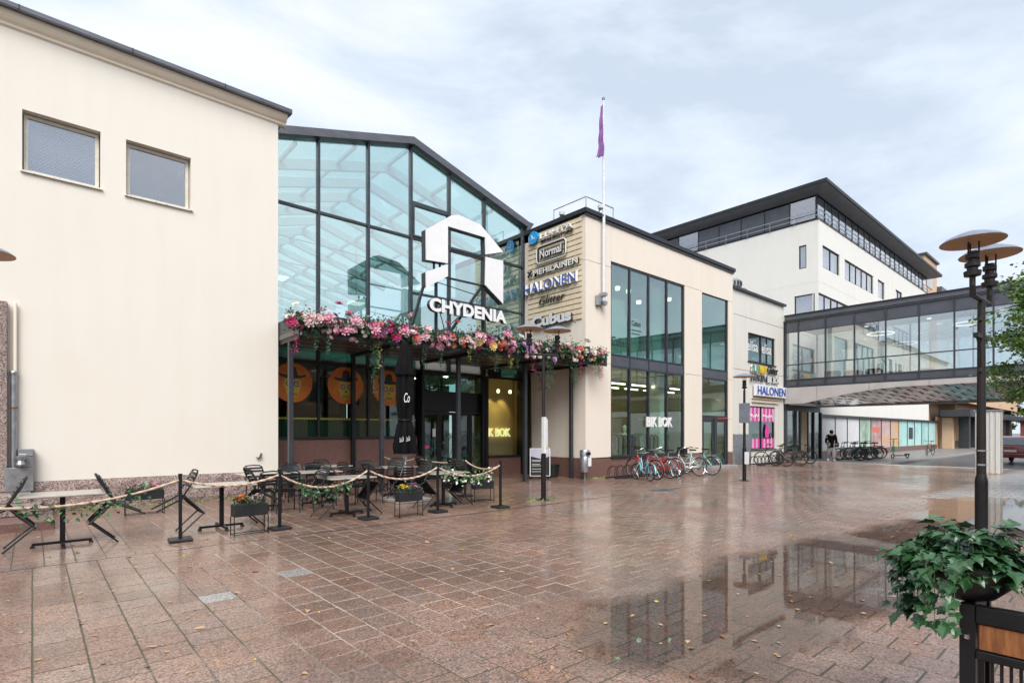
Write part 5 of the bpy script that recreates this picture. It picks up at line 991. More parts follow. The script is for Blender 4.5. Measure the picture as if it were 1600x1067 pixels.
def rope(p, q, sag, label, r=.017):
    t_ = thing('barrier_rope', label, 'rope', ((p[0] + q[0]) / 2, (p[1] + q[1]) / 2, .6), group='beige ropes between the black posts')
    n = 64; m = 9; bb = B(); P_ = Vector((p[0], p[1], p[2] if len(p) > 2 else .9)); Q_ = Vector((q[0], q[1], q[2] if len(q) > 2 else .9)); d = (Q_ - P_); d.z = 0; ln = d.length; d.normalize(); a = Vector((-d.y, d.x, 0))
    for i in range(n + 1):
        k = i / n; c = P_.lerp(Q_, k); c.z -= sag * 4 * k * (1 - k)
        for j in range(m):
            th = 2 * pi * j / m; rr = r * (1 + .28 * cos(3 * (th - k * ln * 16))); bb.v.append(tuple(c + a * (rr * cos(th)) + Z_ * (rr * sin(th))))
    for i in range(n):
        for j in range(m): bb.f.append((i * m + j, i * m + (j + 1) % m, (i + 1) * m + (j + 1) % m, (i + 1) * m + j))
    bb.build('rope', M_rope, t_, True); return t_
rope((-1.3, 9.05), fr_posts[0], .26, 'beige rope with ivy at the left end of the terrace')
for i, l_ in enumerate(('beige rope above the orange flower box', 'beige rope with ivy in front of the upright chairs', 'beige rope in front of the closed parasol', 'beige rope with white flowers at the right of the front row')): rope(fr_posts[i], fr_posts[i + 1], (.13, .26, .20, .20)[i], l_)
rope(fr_posts[4], bk_posts[0], .14, 'beige rope at the right corner by the entrance'); rope(bk_posts[0], bk_posts[1], .1, 'beige rope in front of the sliding doors'); rope(bk_posts[1], bk_posts[2], .14, 'thin looking beige rope farthest back by the wall')
def ivy_on(p, q, sag, k0, k1, n, label, flowers=False):
    t_ = thing('ivy_garland', label, 'ivy', ((p[0] + q[0]) / 2, (p[1] + q[1]) / 2, .6)); bb = B(); b2 = B()
    for i in range(n):
        k = random.uniform(k0, k1); c = Vector((p[0] + (q[0] - p[0]) * k, p[1] + (q[1] - p[1]) * k, .9 - sag * 4 * k * (1 - k))) + Vector((random.gauss(0, .03), random.gauss(0, .04), random.gauss(-.06, .07)))
        d = rv() + Vector((0, -.5, -.4)); leaf_at(bb if random.random() < .7 else b2, c, d, rv() + Vector((0, -1, .8)), random.uniform(.05, .09), random.uniform(.045, .075))
    tag(bb.build('leaves', M_leafl if flowers else M_leafg, t_, fix=False), kind='stuff'); tag(b2.build('pale_leaves', M_leafl if not flowers else M_fl['cream'], t_, fix=False), kind='stuff')
    pts = [(p[0] + (q[0] - p[0]) * k, p[1] + (q[1] - p[1]) * k + .02, .88 - sag * 4 * k * (1 - k) - .03 * sin(k * 30)) for k in [k0 + (k1 - k0) * i / 20 for i in range(21)]]
    B().tube(pts, .004, 5).build('stem', M_leafg, t_)
ivy_on((-1.3, 9.05), fr_posts[0], .26, .40, .86, 90, 'green ivy twined on the rope before the left table'); ivy_on(fr_posts[1], fr_posts[2], .26, .18, .80, 110, 'green ivy hanging from the rope before the upright chairs'); ivy_on(fr_posts[3], fr_posts[4], .2, .05, .85, 110, 'pale ivy with white blossoms on the right front rope', True); ivy_on(bk_posts[0], bk_posts[1], .1, .15, .5, 45, 'bright green ivy on the rope before the doors')

# ================================================================== terrace tables and chairs
def make_table(x, y, label, L_=.92, W_=.70, rz=0):
    t_ = thing('terrace_table', label, 'table', (x, y, 0), rz, 'terrace tables')
    B().bbox(-L_ / 2, L_ / 2, -W_ / 2, W_ / 2, .715, .74, .006).build('table_top', M_tabletop, t_, local=True); B().bbox(-.03, .03, -.03, .03, .04, .715, .004).build('column', M_black, t_, local=True)
    for a in (0, pi / 2):
        d = Vector((cos(a), sin(a), 0)); B().beam(-d * .33 + Z_ * .05, d * .33 + Z_ * .05, .04, .035).build('foot_bar', M_black, t_, local=True)
        for s_ in (-1, 1): p = d * (.32 * s_); B().box(p.x - .025, p.x + .025, p.y - .025, p.y + .025, 0, .03).build('foot', M_rub, t_, local=True)
    B().box(-.15, .15, -.15, .15, .70, .714).build('top_plate', M_black, t_, local=True)
CH = {}
def chair_meshes():
    w2 = .215; rt = .014
    CH['seat'] = B().add([(-.02, -w2 + .01, .445), (-.02, w2 - .01, .445), (-.22, w2 - .01, .425), (-.22, -w2 + .01, .425), (-.43, w2 - .02, .43), (-.43, -w2 + .02, .43), (.0, -w2 + .02, .425), (.0, w2 - .02, .425)] + [(-.02, -w2 + .01, .432), (-.02, w2 - .01, .432), (-.22, w2 - .01, .412), (-.22, -w2 + .01, .412), (-.43, w2 - .02, .417), (-.43, -w2 + .02, .417)], [(0, 1, 2, 3), (3, 2, 4, 5), (6, 7, 1, 0), (9, 8, 11, 10), (10, 11, 13, 12), (0, 3, 11, 8), (3, 5, 13, 11), (1, 9, 10, 2), (2, 10, 12, 4), (4, 12, 13, 5)]).mesh('seat', M_cloth)
    CH['seat_frame'] = B().tube([(-.44, -w2, .43), (-.02, -w2, .44), (0, -w2 + .03, .44), (0, w2 - .03, .44), (-.02, w2, .44), (-.44, w2, .43)], rt, 7).mesh('seat_frame', M_chair, smooth=True)
    pts = [(-.43, -w2, .42), (-.47, -w2, .55), (-.52, -w2, .70), (-.565, -w2 + .01, .79), (-.58, -w2 + .06, .825), (-.585, 0, .835), (-.58, w2 - .06, .825), (-.565, w2 - .01, .79), (-.52, w2, .70), (-.47, w2, .55), (-.43, w2, .42)]
    CH['back_frame'] = B().tube(pts, rt, 7).mesh('back_frame', M_chair, smooth=True)
    for i in range(4):
        z = .58 + i * .062; x = -.48 - (z - .55) * .33; b = B(); n = 8
        for k in range(n + 1):
            y = -w2 + 2 * w2 * k / n; c_ = -.028 * (1 - (y / w2) ** 2)
            b.v += [(x + c_, y, z - .021), (x + c_ - .014, y, z + .021), (x + c_ - .008, y, z - .023), (x + c_ - .022, y, z + .019)]
        for k in range(n): a = 4 * k; b.f += [(a, a + 4, a + 5, a + 1), (a + 2, a + 3, a + 7, a + 6), (a, a + 2, a + 6, a + 4), (a + 1, a + 5, a + 7, a + 3)]
        CH['slat%d' % i] = b.mesh('slat', M_chair, smooth=True)
    CH['front_leg'] = B().tube([(-.02, 0, .44), (0, 0, 0)], [rt, rt * .9], 7).mesh('leg', M_chair, smooth=True); CH['rear_leg'] = B().tube([(-.40, 0, .43), (-.44, 0, .25), (-.50, 0, 0)], [rt, rt, rt * .9], 7).mesh('leg', M_chair, smooth=True)
    CH['foot'] = B().lathe([(.014, 0), (.014, .02), (.011, .025)], 8).mesh('foot_cap', M_rub)
chair_meshes()
def make_chair(x, y, rz, label, tip=0, group='black slatted terrace chairs'):
    t_ = thing('terrace_chair', label, 'chair', (x, y, 0.004), 0, group, (0, R(tip), rz))
    for k in ('seat', 'seat_frame', 'back_frame', 'slat0', 'slat1', 'slat2', 'slat3'): inst(k.rstrip('0123'), CH[k], t_, (0, 0, 0))
    for s_ in (-1, 1):
        for nm, fx in (('front_leg', 0), ('rear_leg', -.50)): l_ = inst('leg', CH[nm], t_, (0, s_ * .215, 0)); inst('foot_cap', CH['foot'], l_, (fx, 0, 0))
TT = [(.32, 9.98), (2.36, 9.98), (4.56, 10.0), (6.66, 9.80)]
tn = ['nearest the left edge', 'behind the orange flower box', 'mid front row', 'right in the front row']
for i, (x, y) in enumerate(TT):
    make_table(x, y, 'small grey topped table ' + tn[i]); o = .62
    make_chair(x - o, y + .03, 0, 'black chair tipped against the left of the table ' + tn[i], 49); make_chair(x + o, y - .02, pi, 'black chair tipped against the right of the table ' + tn[i], 49)
for (x, y, l_) in ((3.62, 12.0, 'grey topped back row table beside the cream wall end'), (4.72, 11.9, 'grey topped back row table among upright chairs'), (6.85, 12.2, 'grey topped back row table behind the parasol'), (5.75, 13.6, 'grey topped table farthest back by the granite plinth')): make_table(x, y, l_)
ch = [(3.50, 11.62, 90, 'upright chair leftmost in front of the back row'), (3.85, 11.45, 82, 'upright chair second from the left in front of the back row'), (4.40, 11.32, 95, 'upright chair left of the middle facing the back row table'), (5.15, 11.35, 88, 'upright chair facing the middle back row table'), (4.55, 12.55, -90, 'upright chair on the far side of the middle back row table'), (5.22, 12.75, -85, 'upright chair behind the middle table with its back to the plinth'), (6.15, 12.65, -60, 'upright chair left of the table behind the parasol'), (6.62, 12.95, -95, 'upright chair by the grey post behind the parasol'), (6.0, 14.25, -90, 'upright chair farthest back by the plinth'), (5.75, 11.55, 80, 'upright chair between the two back row tables'), (5.3, 13.2, 60, 'upright chair at the farthest table facing the plinth'), (3.9, 12.75, -80, 'upright chair behind the leftmost back row table'), (6.6, 11.55, 70, 'upright chair close behind the parasol base'), (7.25, 12.75, -110, 'upright chair at the right of the table behind the parasol'), (4.75, 13.3, -100, 'upright chair left of the farthest table')]
for x, y, a, l_ in ch: make_chair(x, y, R(a), 'black slatted ' + l_)
make_chair(7.5, 11.75, pi, 'black slatted chair tipped on the table behind the parasol', 49); make_chair(6.15, 11.1, R(20), 'black slatted chair tipped beside the parasol base', 47); make_chair(7.62, 10.55, R(165), 'black slatted chair leaning by the rope near the doors', 49)

# ================================================================== flower boxes
def bloom_mesh(mat, r, layers=3, n=8, name='blossom'):
    b = B()
    for L_ in range(layers):
        el = R(15 + 30 * L_); rr = r * (1 - .23 * L_)
        for k in range(n - L_):
            a = 2 * pi * (k + .5 * L_) / (n - L_) + random.gauss(0, .1); d = Vector((cos(a) * cos(el), sin(a) * cos(el), sin(el))); s_ = Vector((-sin(a), cos(a), 0)); w_ = rr * 2.6 / n
            p = d * rr * .25; q = d * rr * .75; e_ = d * rr + Z_ * rr * .12
            b.add([p, q + s_ * w_ * .75 + Z_ * rr * .06, e_ + s_ * w_ * .35, e_ - s_ * w_ * .35, q - s_ * w_ * .75 + Z_ * rr * .06], [(0, 1, 2, 3, 4)])
    b.lathe([(r * .28, r * .1), (r * .3, r * .4), (r * .15, r * .6), (0, r * .62)], 7)
    return b.mesh(name, mat, fix=False)
def flower_box(x, y, label, c1, c2, L_=.50, rz=0, zb=.30, zt=.48):
    t_ = thing('flower_box', label, 'flower box', (x, y, 0), rz, 'black flower boxes on wire stands'); w_ = .18
    B().bbox(-L_ / 2, L_ / 2, -w_ / 2, w_ / 2, zb, zt, .004).build('box', M_dark, t_, local=True); B().box(-L_ / 2 + .02, L_ / 2 - .02, -w_ / 2 + .02, w_ / 2 - .02, zt + .001, zt + .012).build('soil', M_soil, t_, local=True)
    s_ = B(); cs = [(-L_ / 2, -w_ / 2), (L_ / 2, -w_ / 2), (L_ / 2, w_ / 2), (-L_ / 2, w_ / 2)]
    for i in range(4): a, b = cs[i], cs[(i + 1) % 4]; s_.box(a[0] - .006, a[0] + .006, a[1] - .006, a[1] + .006, 0, zb); s_.beam((*a, .03), (*b, .03), .010, .010)
    s_.build('wire_stand', M_black, t_, local=True)
    lv = B()
    for i in range(170): p = Vector((random.uniform(-L_ / 2 + .02, L_ / 2 - .02), random.uniform(-.09, .09), zt + random.uniform(0, .10))); leaf_at(lv, p, rv() + Z_ * .5, rv() + Z_, .05, .032)
    tag(lv.build('leaves', M_leafg, t_, local=True, fix=False), kind='stuff')
    for (m_, sx) in ((c1, -1), (c2, 1)):
        me = [bloom_mesh(M_fl[m_], .026, 2, 9) for _ in range(2)]
        for i in range(26): a = random.uniform(0, 2 * pi); rr = math.sqrt(random.random()); p = (sx * L_ * .24 + rr * cos(a) * L_ * .22, rr * sin(a) * .10, zt + .13 - .07 * rr * rr + random.gauss(0, .008)); inst('blossom', random.choice(me), t_, p, (random.gauss(0, .4) - rr * sin(a) * .5, random.gauss(0, .3) + rr * cos(a) * .5, random.random() * 6))
flower_box(2.55, 9.10, 'black flower box with orange and pink blossoms in the front row', 'orange', 'blush', rz=.03); flower_box(5.35, 9.02, 'black flower box with yellow and pink blossoms below the parasol', 'gold', 'lilac'); flower_box(7.78, 9.85, 'black flower box with yellow and purple blossoms at the right', 'gold', 'purple', rz=-.2); flower_box(1.63, 12.6, 'black flower box with pale pink blossoms by the cream wall', 'blush', 'pink', .62)

# ================================================================== closed parasol
um = thing('closed_parasol', 'closed black parasol with white script on a white pole', 'parasol', (6.53, 11.19, 0)); ux, uy = 6.53, 11.19
B().bbox(ux - .45, ux + .45, uy - .45, uy + .45, 0, .07, .01).build('base_slab', M_stone, um); B().tube([(ux, uy, .07), (ux, uy, 3.6)], .03, 12).build('pole', M_whitemetal, um, True); B().lathe([(.03, 0), (.05, .01), (.05, .16), (.03, .17)], 12, (ux, uy, .95)).build('pole_sleeve', M_whitemetal, um, True)
pl = lambda a, i: 1 + .18 * cos(6 * a + i * .16) + .09 * cos(13 * a + i * .4)
B().lathe([(.24, 1.10), (.26, 1.25), (.18, 1.75), (.13, 1.88), (.155, 2.0), (.19, 2.4), (.18, 2.9), (.15, 3.15), (.10, 3.3)], 60, (ux, uy, 0), pl).build('folded_cover', M_cloth, um, True)
B().lathe([(.225, 2.92), (.24, 2.98), (.17, 3.25), (.11, 3.55), (.08, 3.68), (.05, 3.72), (0, 3.725)], 60, (ux, uy, 0), lambda a, i: 1 + (.13 * cos(6 * a + .5) if i < 3 else .05 * cos(6 * a))).build('top_flounce', M_cloth, um, True)
B().torus(.165, .012, 24, 5, lambda a, b, c: (ux + a, uy + c, 1.88)).build('tie_strap', M_black, um)
vd = Vector((-ux, -uy, 0)).normalized(); sd_ = Vector((-vd.y, vd.x, 0)) ; sd_ = sd_ if sd_.dot(Vector((SF, -CF, 0))) > 0 else -sd_
letters('Co', sd_, Z_, vd, Vector((ux, uy, 2.28)) + vd * .235 - sd_ * .02, .13, .22, .004, M_white_paint, um, shear=.3, name='script_print', one=True); letters('Coca-Cola', (sd_ * .9 + Z_ * .35).normalized(), Z_, vd, Vector((ux, uy, 1.36)) + vd * .28 - sd_ * .12, .10, .11, .004, M_white_paint, um, shear=.3, name='hem_print', one=True); letters('Coca-Cola', (sd_ * .9 + Z_ * .35).normalized(), Z_, vd, Vector((ux, uy, 1.38)) + vd * .28 + sd_ * .03, .09, .11, .004, M_white_paint, um, shear=.3, name='hem_print', one=True)

# ================================================================== flower garland on the canopy edge
ga = thing('flower_garland', 'thick garland of pink, coral and white blossoms along the canopy edge', 'garland', (9.4, 12.0, 3.9))
GB = Vector((9.4, 12.0, 3.9)); gx0, gx1 = 4.40, 14.68
def gyf(x): return cfy(x) - .09
lv = B(); lv2 = B(); lv3 = B()
for i in range(15000):
    x = random.uniform(gx0, gx1); h = .27 + .08 * sin(x * 2.1) + .05 * sin(x * 5.3); z = 4.20 + random.gauss(0, .135) * h / .3; y = gyf(x) + random.gauss(0, .11) - .03
    leaf_at(random.choice((lv, lv, lv2)), Vector((x, y, z)), rv() + Vector((0, -.6, .1)), rv() + Vector((0, -.6, .8)), random.uniform(.05, .11), random.uniform(.025, .055))
tag(lv.build('foliage', M_leafg, ga, fix=False), kind='stuff'); tag(lv2.build('light_foliage', M_leafv, ga, fix=False), kind='stuff')
bl = {k: [bloom_mesh(M_fl[k], 1.0, 3, 9), bloom_mesh(M_fl[k], 1.0, 4, 11)] for k in ('pink', 'magenta', 'coral', 'cream', 'purple', 'blush', 'yellow', 'rose')}
wts = ['pink'] * 8 + ['blush'] * 7 + ['magenta'] * 3 + ['rose'] * 3 + ['coral'] * 5 + ['cream'] * 6 + ['purple'] * 1 + ['yellow'] * 1
x = gx0 + .05; nb = 0
clus = []
while x < gx1: clus.append((x, random.choice(wts))); x += random.uniform(.16, .34)
extra = {}
for k in range(470):
    cx, cc = random.choice(clus); c = cc if random.random() < .6 else random.choice(wts); big = random.random() < .42
    r_ = random.uniform(.085, .14) if big else random.uniform(.04, .075)
    if c in ('pink', 'blush', 'purple') and big: r_ *= 1.15
    px = min(max(cx + random.gauss(0, .10), gx0), gx1); pz = 4.20 + random.gauss(0, .135); py = gyf(px) - .10 - random.uniform(0, .14) - (.04 if big else 0); 
    if pz > 4.32: py += .1
    rot = (R(70) + random.gauss(0, .35) - (pz - 4.17) * 2.5, random.gauss(0, .4), random.gauss(0, .5)); me = random.choice(bl[c])
    if k < 290: inst('blossom', me, ga, Vector((px, py, pz)) - GB, rot, r_)
    else:
        from mathutils import Euler
        Mx = Matrix.Translation((px, py + .03, pz)) @ Euler(rot).to_matrix().to_4x4() @ Matrix.Scale(r_ * .8, 4); extra.setdefault(c, B()).add([Mx @ v.co for v in me.vertices], [tuple(p.vertices) for p in me.polygons])
for c, b_ in extra.items(): tag(b_.build('small_blossoms', M_fl[c], ga, fix=False), kind='stuff')
# trailing vines
for i, (vx, ln, kind) in enumerate([(4.6, .7, 2), (5.05, .55, 0), (5.35, .6, 0), (6.5, 1.55, 0), (6.62, .9, 1), (7.9, .8, 0), (8.4, .7, 0), (9.3, .5, 1), (10.2, .7, 0), (11.0, .55, 0), (10.75, .6, 1), (12.2, 1.2, 0), (12.35, .95, 0), (11.6, .6, 2), (13.35, 1.05, 0), (13.2, .85, 0), (13.6, .7, 2), (14.4, .6, 0), (14.5, .75, 2), (14.25, .6, 1)]):
    bb = B(); pts = [(vx + .03 * sin(k * 1.3), gyf(vx) - .08 - .02 * cos(k), 4.1 - ln * k / 10) for k in range(11)]; sm = bb.tube(pts, .004, 4).build('vine', M_leafg, ga)
    b2 = B()
    for k in range(int(110 * ln)): s_ = random.random(); p = Vector((vx + random.gauss(0, .045) * (1.2 - s_ * .6), gyf(vx) - .09 + random.gauss(0, .04), 4.1 - ln * s_)); leaf_at(b2, p, rv() + Vector((0, 0, -.7)), rv() + Vector((0, -1, .5)), random.uniform(.03, .06), random.uniform(.02, .035))
    tag(b2.build('vine_leaves', (M_leafv, M_leafy, M_fl['magenta'])[kind], sm, fix=False), kind='stuff')

# ================================================================== bicycles
def wheel_meshes(rr):
    s_ = B()
    for k in range(18): a = 2 * pi * k / 18; s_.tube([(.02 * cos(a + .5), (.02 if k % 2 else -.02), .02 * sin(a + .5)), (rr * .93 * cos(a), 0, rr * .93 * sin(a))], .0018, 3, cap=False)
    s_.tube([(0, -.04, 0), (0, .04, 0)], .016, 8)
    return B().torus(rr, .019, 30, 7).mesh('tyre', M_rub, smooth=True), B().torus(rr - .024, .010, 30, 6).mesh('wheel', M_chrome, smooth=True), s_.mesh('spokes', M_chrome)
WM = {r: wheel_meshes(r) for r in (.33, .26)}
WMD = {r: tuple(m_.copy() for m_ in WM[r]) for r in WM}
for ms_ in WMD.values():
    for m_ in ms_: m_.materials[0] = M_rub
def bike(x, y, rz, label, paint, style='city', rr=.33, lean=0, dark=False, basket=False, group='parked bicycles', steer=0.15):
    t_ = thing('bicycle', label, 'bicycle', (x, y, 0.0), 0, group, (lean, 0, rz)); wb = 1.05 if rr > .3 else .88; H0 = rr + .02; metal = M_black if dark else M_chrome
    f = B(); bbk = (.42 * wb / 1.05, 0, H0 - .05); seat_top = (.28 * wb, 0, H0 + .50); head_t = (wb - .20, 0, H0 + .46); head_b = (wb - .16, 0, H0 + .28)
    f.tube([bbk, seat_top], .016, 8)
    if style == 'city': f.tube([bbk, (wb * .55, 0, H0 + .0), head_b], .021, 8); f.tube([(.36 * wb, 0, H0 + .14), (wb * .58, 0, H0 + .12), head_t], .014, 8)
    else: f.tube([bbk, head_b], .019, 8); f.tube([(.30 * wb, 0, H0 + .44), head_t], .017, 8)
    f.tube([head_b, head_t], .021, 8)
    for s_ in (-1, 1): f.tube([bbk, (0, s_ * .06, H0)], .010, 6); f.tube([(0, s_ * .06, H0), (.30 * wb, s_ * .015, H0 + .38)], .009, 6)
    f.build('frame', paint, t_, True, local=True)
    fk = B(); fk.tube([head_t, head_b], .015, 8)
    for s_ in (-1, 1): fk.tube([head_b, (wb - .10, s_ * .05, H0 + .2), (wb, s_ * .055, H0)], .011, 6)
    fk.build('fork', paint, t_, True, local=True)
    hb_ = B().tube([head_t, (wb - .24, 0, H0 + .60)], .012, 6); hb_.tube([(wb - .40, -.30, H0 + .66), (wb - .26, -.24, H0 + .68), (wb - .20, -.1, H0 + .62), (wb - .2, .1, H0 + .62), (wb - .26, .24, H0 + .68), (wb - .40, .30, H0 + .66)], .011, 6); h_ = hb_.build('handlebar', metal, t_, True, local=True)
    for s_ in (-1, 1): B().tube([(wb - .42, s_ * .305, H0 + .658), (wb - .31, s_ * .265, H0 + .672)], .016, 7).build('grip', M_rub, h_, local=True)
    B().tube([seat_top, (.26 * wb, 0, H0 + .60)], .012, 6).build('seat_post', metal, t_, local=True)
    sx = .25 * wb; B().add([(sx - .13, -.09, H0 + .62), (sx - .13, .09, H0 + .62), (sx - .02, .075, H0 + .63), (sx + .14, .02, H0 + .635), (sx + .14, -.02, H0 + .635), (sx - .02, -.075, H0 + .63), (sx - .12, -.07, H0 + .575), (sx - .12, .07, H0 + .575), (sx + .13, .015, H0 + .60), (sx + .13, -.015, H0 + .60)], [(0, 1, 2, 5), (5, 2, 3, 4), (0, 6, 7, 1), (1, 7, 8, 3, 2), (4, 9, 6, 0, 5), (3, 8, 9, 4), (6, 9, 8, 7)]).build('saddle', M_rub, t_, True, local=True)
    for cx, a0, a1, nm in ((0, 10, 185, 'mudguard'), (wb, 35, 175, 'mudguard')):
        if style == 'sport': break
        m_ = B(); n = 12
        for k in range(n + 1): a = R(a0 + (a1 - a0) * k / n); m_.v += [(cx + (rr + .035) * cos(a), -.028, H0 + (rr + .035) * sin(a)), (cx + (rr + .045) * cos(a), 0, H0 + (rr + .045) * sin(a)), (cx + (rr + .035) * cos(a), .028, H0 + (rr + .035) * sin(a))]
        for k in range(n): m_.f += [(3 * k, 3 * k + 1, 3 * k + 4, 3 * k + 3), (3 * k + 1, 3 * k + 2, 3 * k + 5, 3 * k + 4)]
        m_.build(nm, paint if not dark else M_black, t_, True, local=True, fix=False)
    if style != 'sport': B().box(-.18, .24, -.06, -.045, H0 + rr + .06, H0 + rr + .075).box(-.18, .24, .045, .06, H0 + rr + .06, H0 + rr + .075).box(-.18, -.165, -.045, .045, H0 + rr + .06, H0 + rr + .075).box(.0, .015, -.045, .045, H0 + rr + .06, H0 + rr + .075).beam((-.05, .055, H0), (-.08, .055, H0 + rr + .06), .008, .008).beam((-.05, -.055, H0), (-.08, -.055, H0 + rr + .06), .008, .008).build('luggage_rack', metal, t_, local=True)
    c_ = B().torus(.085, .008, 18, 5, lambda a, b, c: (bbk[0] + a, b - .05, bbk[2] + c)); c_.tube([(bbk[0], -.06, bbk[2]), (bbk[0] + .12, -.07, bbk[2] - .11)], .009, 5).tube([(bbk[0], .06, bbk[2]), (bbk[0] - .12, .07, bbk[2] + .11)], .009, 5); k_ = c_.build('crank', metal, t_, local=True)
    for s_, dx, dz in ((-1, .12, -.11), (1, -.12, .11)): B().box(bbk[0] + dx - .04, bbk[0] + dx + .04, s_ * .13 - .045, s_ * .13 + .045, bbk[2] + dz - .01, bbk[2] + dz + .012).build('pedal', M_rub, k_, local=True)
    B().box(.02, bbk[0], -.058, -.048, H0 - .03, H0 + .03).build('chain_guard', paint if style == 'city' else M_black, t_, local=True)
    for cx, st in ((0, 0), (wb, steer)):
        wm = WMD[rr] if dark else WM[rr]; w_ = inst('wheel', wm[1], t_, (cx, 0, H0), (0, 0, st)); inst('tyre', wm[0], w_, (0, 0, 0)); inst('spokes', wm[2], w_, (0, 0, 0))
    if basket: b_ = B().box(wb - .05, wb + .25, -.17, .17, H0 + .42, H0 + .43).box(wb - .05, wb - .04, -.17, .17, H0 + .43, H0 + .66).box(wb + .24, wb + .25, -.17, .17, H0 + .43, H0 + .66).box(wb - .04, wb + .24, -.17, -.16, H0 + .43, H0 + .66).box(wb - .04, wb + .24, .16, .17, H0 + .43, H0 + .66).build('basket', M_black, t_, local=True)
    return t_
def paint(n, c): return pm('bike_' + n, c, None, 6, .3, .1, coat=.6, crough=.1)
PB, PR, PW, PT, PS, PD, PG = paint('sky_blue', (.16, .52, .62)), paint('red', (.42, .03, .03)), paint('white', (.66, .66, .66)), paint('mint', (.22, .52, .46)), paint('silver', (.42, .43, .45)), paint('charcoal', (.03, .032, .035)), paint('rental_teal', (.02, .16, .15))
bike(15.06, 10.30, R(66), 'small sky blue bicycle leftmost in the rack', PB, rr=.26, lean=R(6)); bike(15.62, 10.42, R(80), 'red step-through bicycle beside the sky blue one', PR, lean=R(-4)); bike(16.45, 10.45, R(84), 'white and red bicycle with white rear mudguard', PR, lean=R(4)).children
bike(18.15, 10.30, R(158), 'white step-through bicycle standing across the rack', PW, lean=R(5)); bike(17.1, 10.6, R(88), 'silver bicycle behind the white step-through one', PS, lean=R(-3)); bike(19.0, 10.3, R(100), 'mint green bicycle rightmost beside the shop door', PT, lean=R(5), basket=True)
def rack(x0, y, n, label, sp=.40):
    t_ = thing('bicycle_rack', label, 'bicycle rack', (x0, y, 0), 0)
    B().tube([(x0 - .1, y, .06), (x0 + sp * n, y, .06)], .03, 8).tube([(x0 - .1, y + .4, .06), (x0 + sp * n, y + .4, .06)], .03, 8).build('rail', M_dark, t_, True)
    for i in range(n):
        for o in (0, .09): x = x0 + i * sp + o; B().tube([(x, y, .06)] + [(x, y + .2 - .22 * cos(a), .12 + .34 * sin(a)) for a in [R(10 + 20 * k) for k in range(9)]] + [(x, y + .4, .06)], .011, 6).build('hoop', M_dark, t_, True)
rack(14.7, 11.35, 12, 'dark hooped bicycle rack along the cream block'); rack(25.6, 11.55, 9, 'dark hooped bicycle rack before the pink window')
bike(26.2, 10.5, R(110), 'dark bicycle leftmost before the pink window', PD, 'sport', lean=R(6), dark=True); bike(26.9, 10.15, R(125), 'black mountain bicycle with pale mudguard before the pink window', PD, 'city', lean=R(4), dark=True); bike(28.2, 10.6, R(105), 'dark bicycle third before the pink window', PD, 'sport', lean=R(-4), dark=True); bike(29.3, 10.6, R(80), 'black bicycle rightmost near the corner shop', PD, 'city', lean=R(5), dark=True)
rl2 = ['leftmost teal rental bicycle under the footbridge', 'second teal rental bicycle in the row under the footbridge', 'third teal rental bicycle in the row under the footbridge', 'fourth teal rental bicycle in the row under the footbridge', 'fifth teal rental bicycle in the row under the footbridge', 'sixth teal rental bicycle in the row under the footbridge', 'seventh teal rental bicycle in the row under the footbridge', 'last teal rental bicycle in the row beside the scooter']
for i in range(8): bike(34.6 + i * .62, 9.95 + .08 * sin(i * 2), R(118 + 6 * sin(i * 3)), rl2[i], PG, 'city', lean=R(7), dark=True, basket=(i == 0), group='teal rental bicycles under the footbridge')
bike(46.6, 8.95, R(173), 'lone dark bicycle parked before the sea coloured window', PD, 'sport', dark=True)
sc = thing('rental_scooter', 'teal electric scooter with dark deck beside the rental bicycles', 'scooter', (39.9, 9.3, 0), R(150)); B().bbox(-.45, .40, -.09, .09, .14, .20, .02).build('deck', M_black, sc, local=True); B().tube([(.42, 0, .18), (.50, 0, .45), (.44, 0, 1.15)], .035, 8).build('stem', PT, sc, True, local=True); B().tube([(.43, -.28, 1.18), (.43, .28, 1.18)], .016, 7).build('handlebar', M_rub, sc, local=True); B().bbox(.3, .5, -.13, .13, .45, .75, .03).build('front_box', PT, sc, local=True); B().bbox(-.7, -.4, -.08, .08, .2, .28, .02).build('rear_guard', M_black, sc, local=True)
for cx in (-.55, .52): B().torus(.10, .03, 18, 7, lambda a, b, c: (cx + a, b, .13 + c)).build('wheel', M_rub, sc, True, local=True)

# ================================================================== small things by the walls
tb = thing('litter_bin', 'steel litter bin on a post at the cream block corner', 'litter bin', (13.95, 12.12, 0)); bx, by = 13.95, 12.12
B().lathe([(.15, .26), (.165, .28), (.165, .78), (.15, .80)], 20, (bx, by, 0)).build('body', M_galv, tb, True); B().lathe([(.17, .80), (.17, .96), (.15, 1.0), (0, 1.0)], 20, (bx, by, 0)).build('hood', M_galv, tb, True); B().tube([(bx, by, 0), (bx, by, .3)], .03, 8).build('post', M_galv, tb); B().box(bx - .02, bx + .14, by - .172, by - .165, .46, .74).build('sticker', M_white_paint, tb); B().box(bx - .1, bx + .1, by - .178, by - .16, .83, .93).build('opening', M_black, tb)
tu = thing('black_tub', 'black plastic tub against the porch wall behind the board sign', 'tub', (13.85, 13.55, 0)); B().lathe([(.19, 0), (.20, .05), (.245, .40), (.265, .41), (.265, .45), (.235, .45), (.2, .1), (0, .08)], 24, (13.85, 13.55, 0)).build('tub', M_dark, tu, True)
asn = thing('board_sign', 'white framed black pavement board sign under the canopy', 'board sign', (13.0, 13.3, 0), R(-38)); B().box(-.32, .32, -.02, .0, .12, 1.02).build('board', M_letter_k, asn, local=True); B().box(-.35, -.32, -.03, .01, .1, 1.05).box(.32, .35, -.03, .01, .1, 1.05).box(-.32, .32, -.03, .01, .1, .12).box(-.32, .32, -.03, .01, 1.02, 1.05).build('frame', M_whitemetal, asn, local=True)
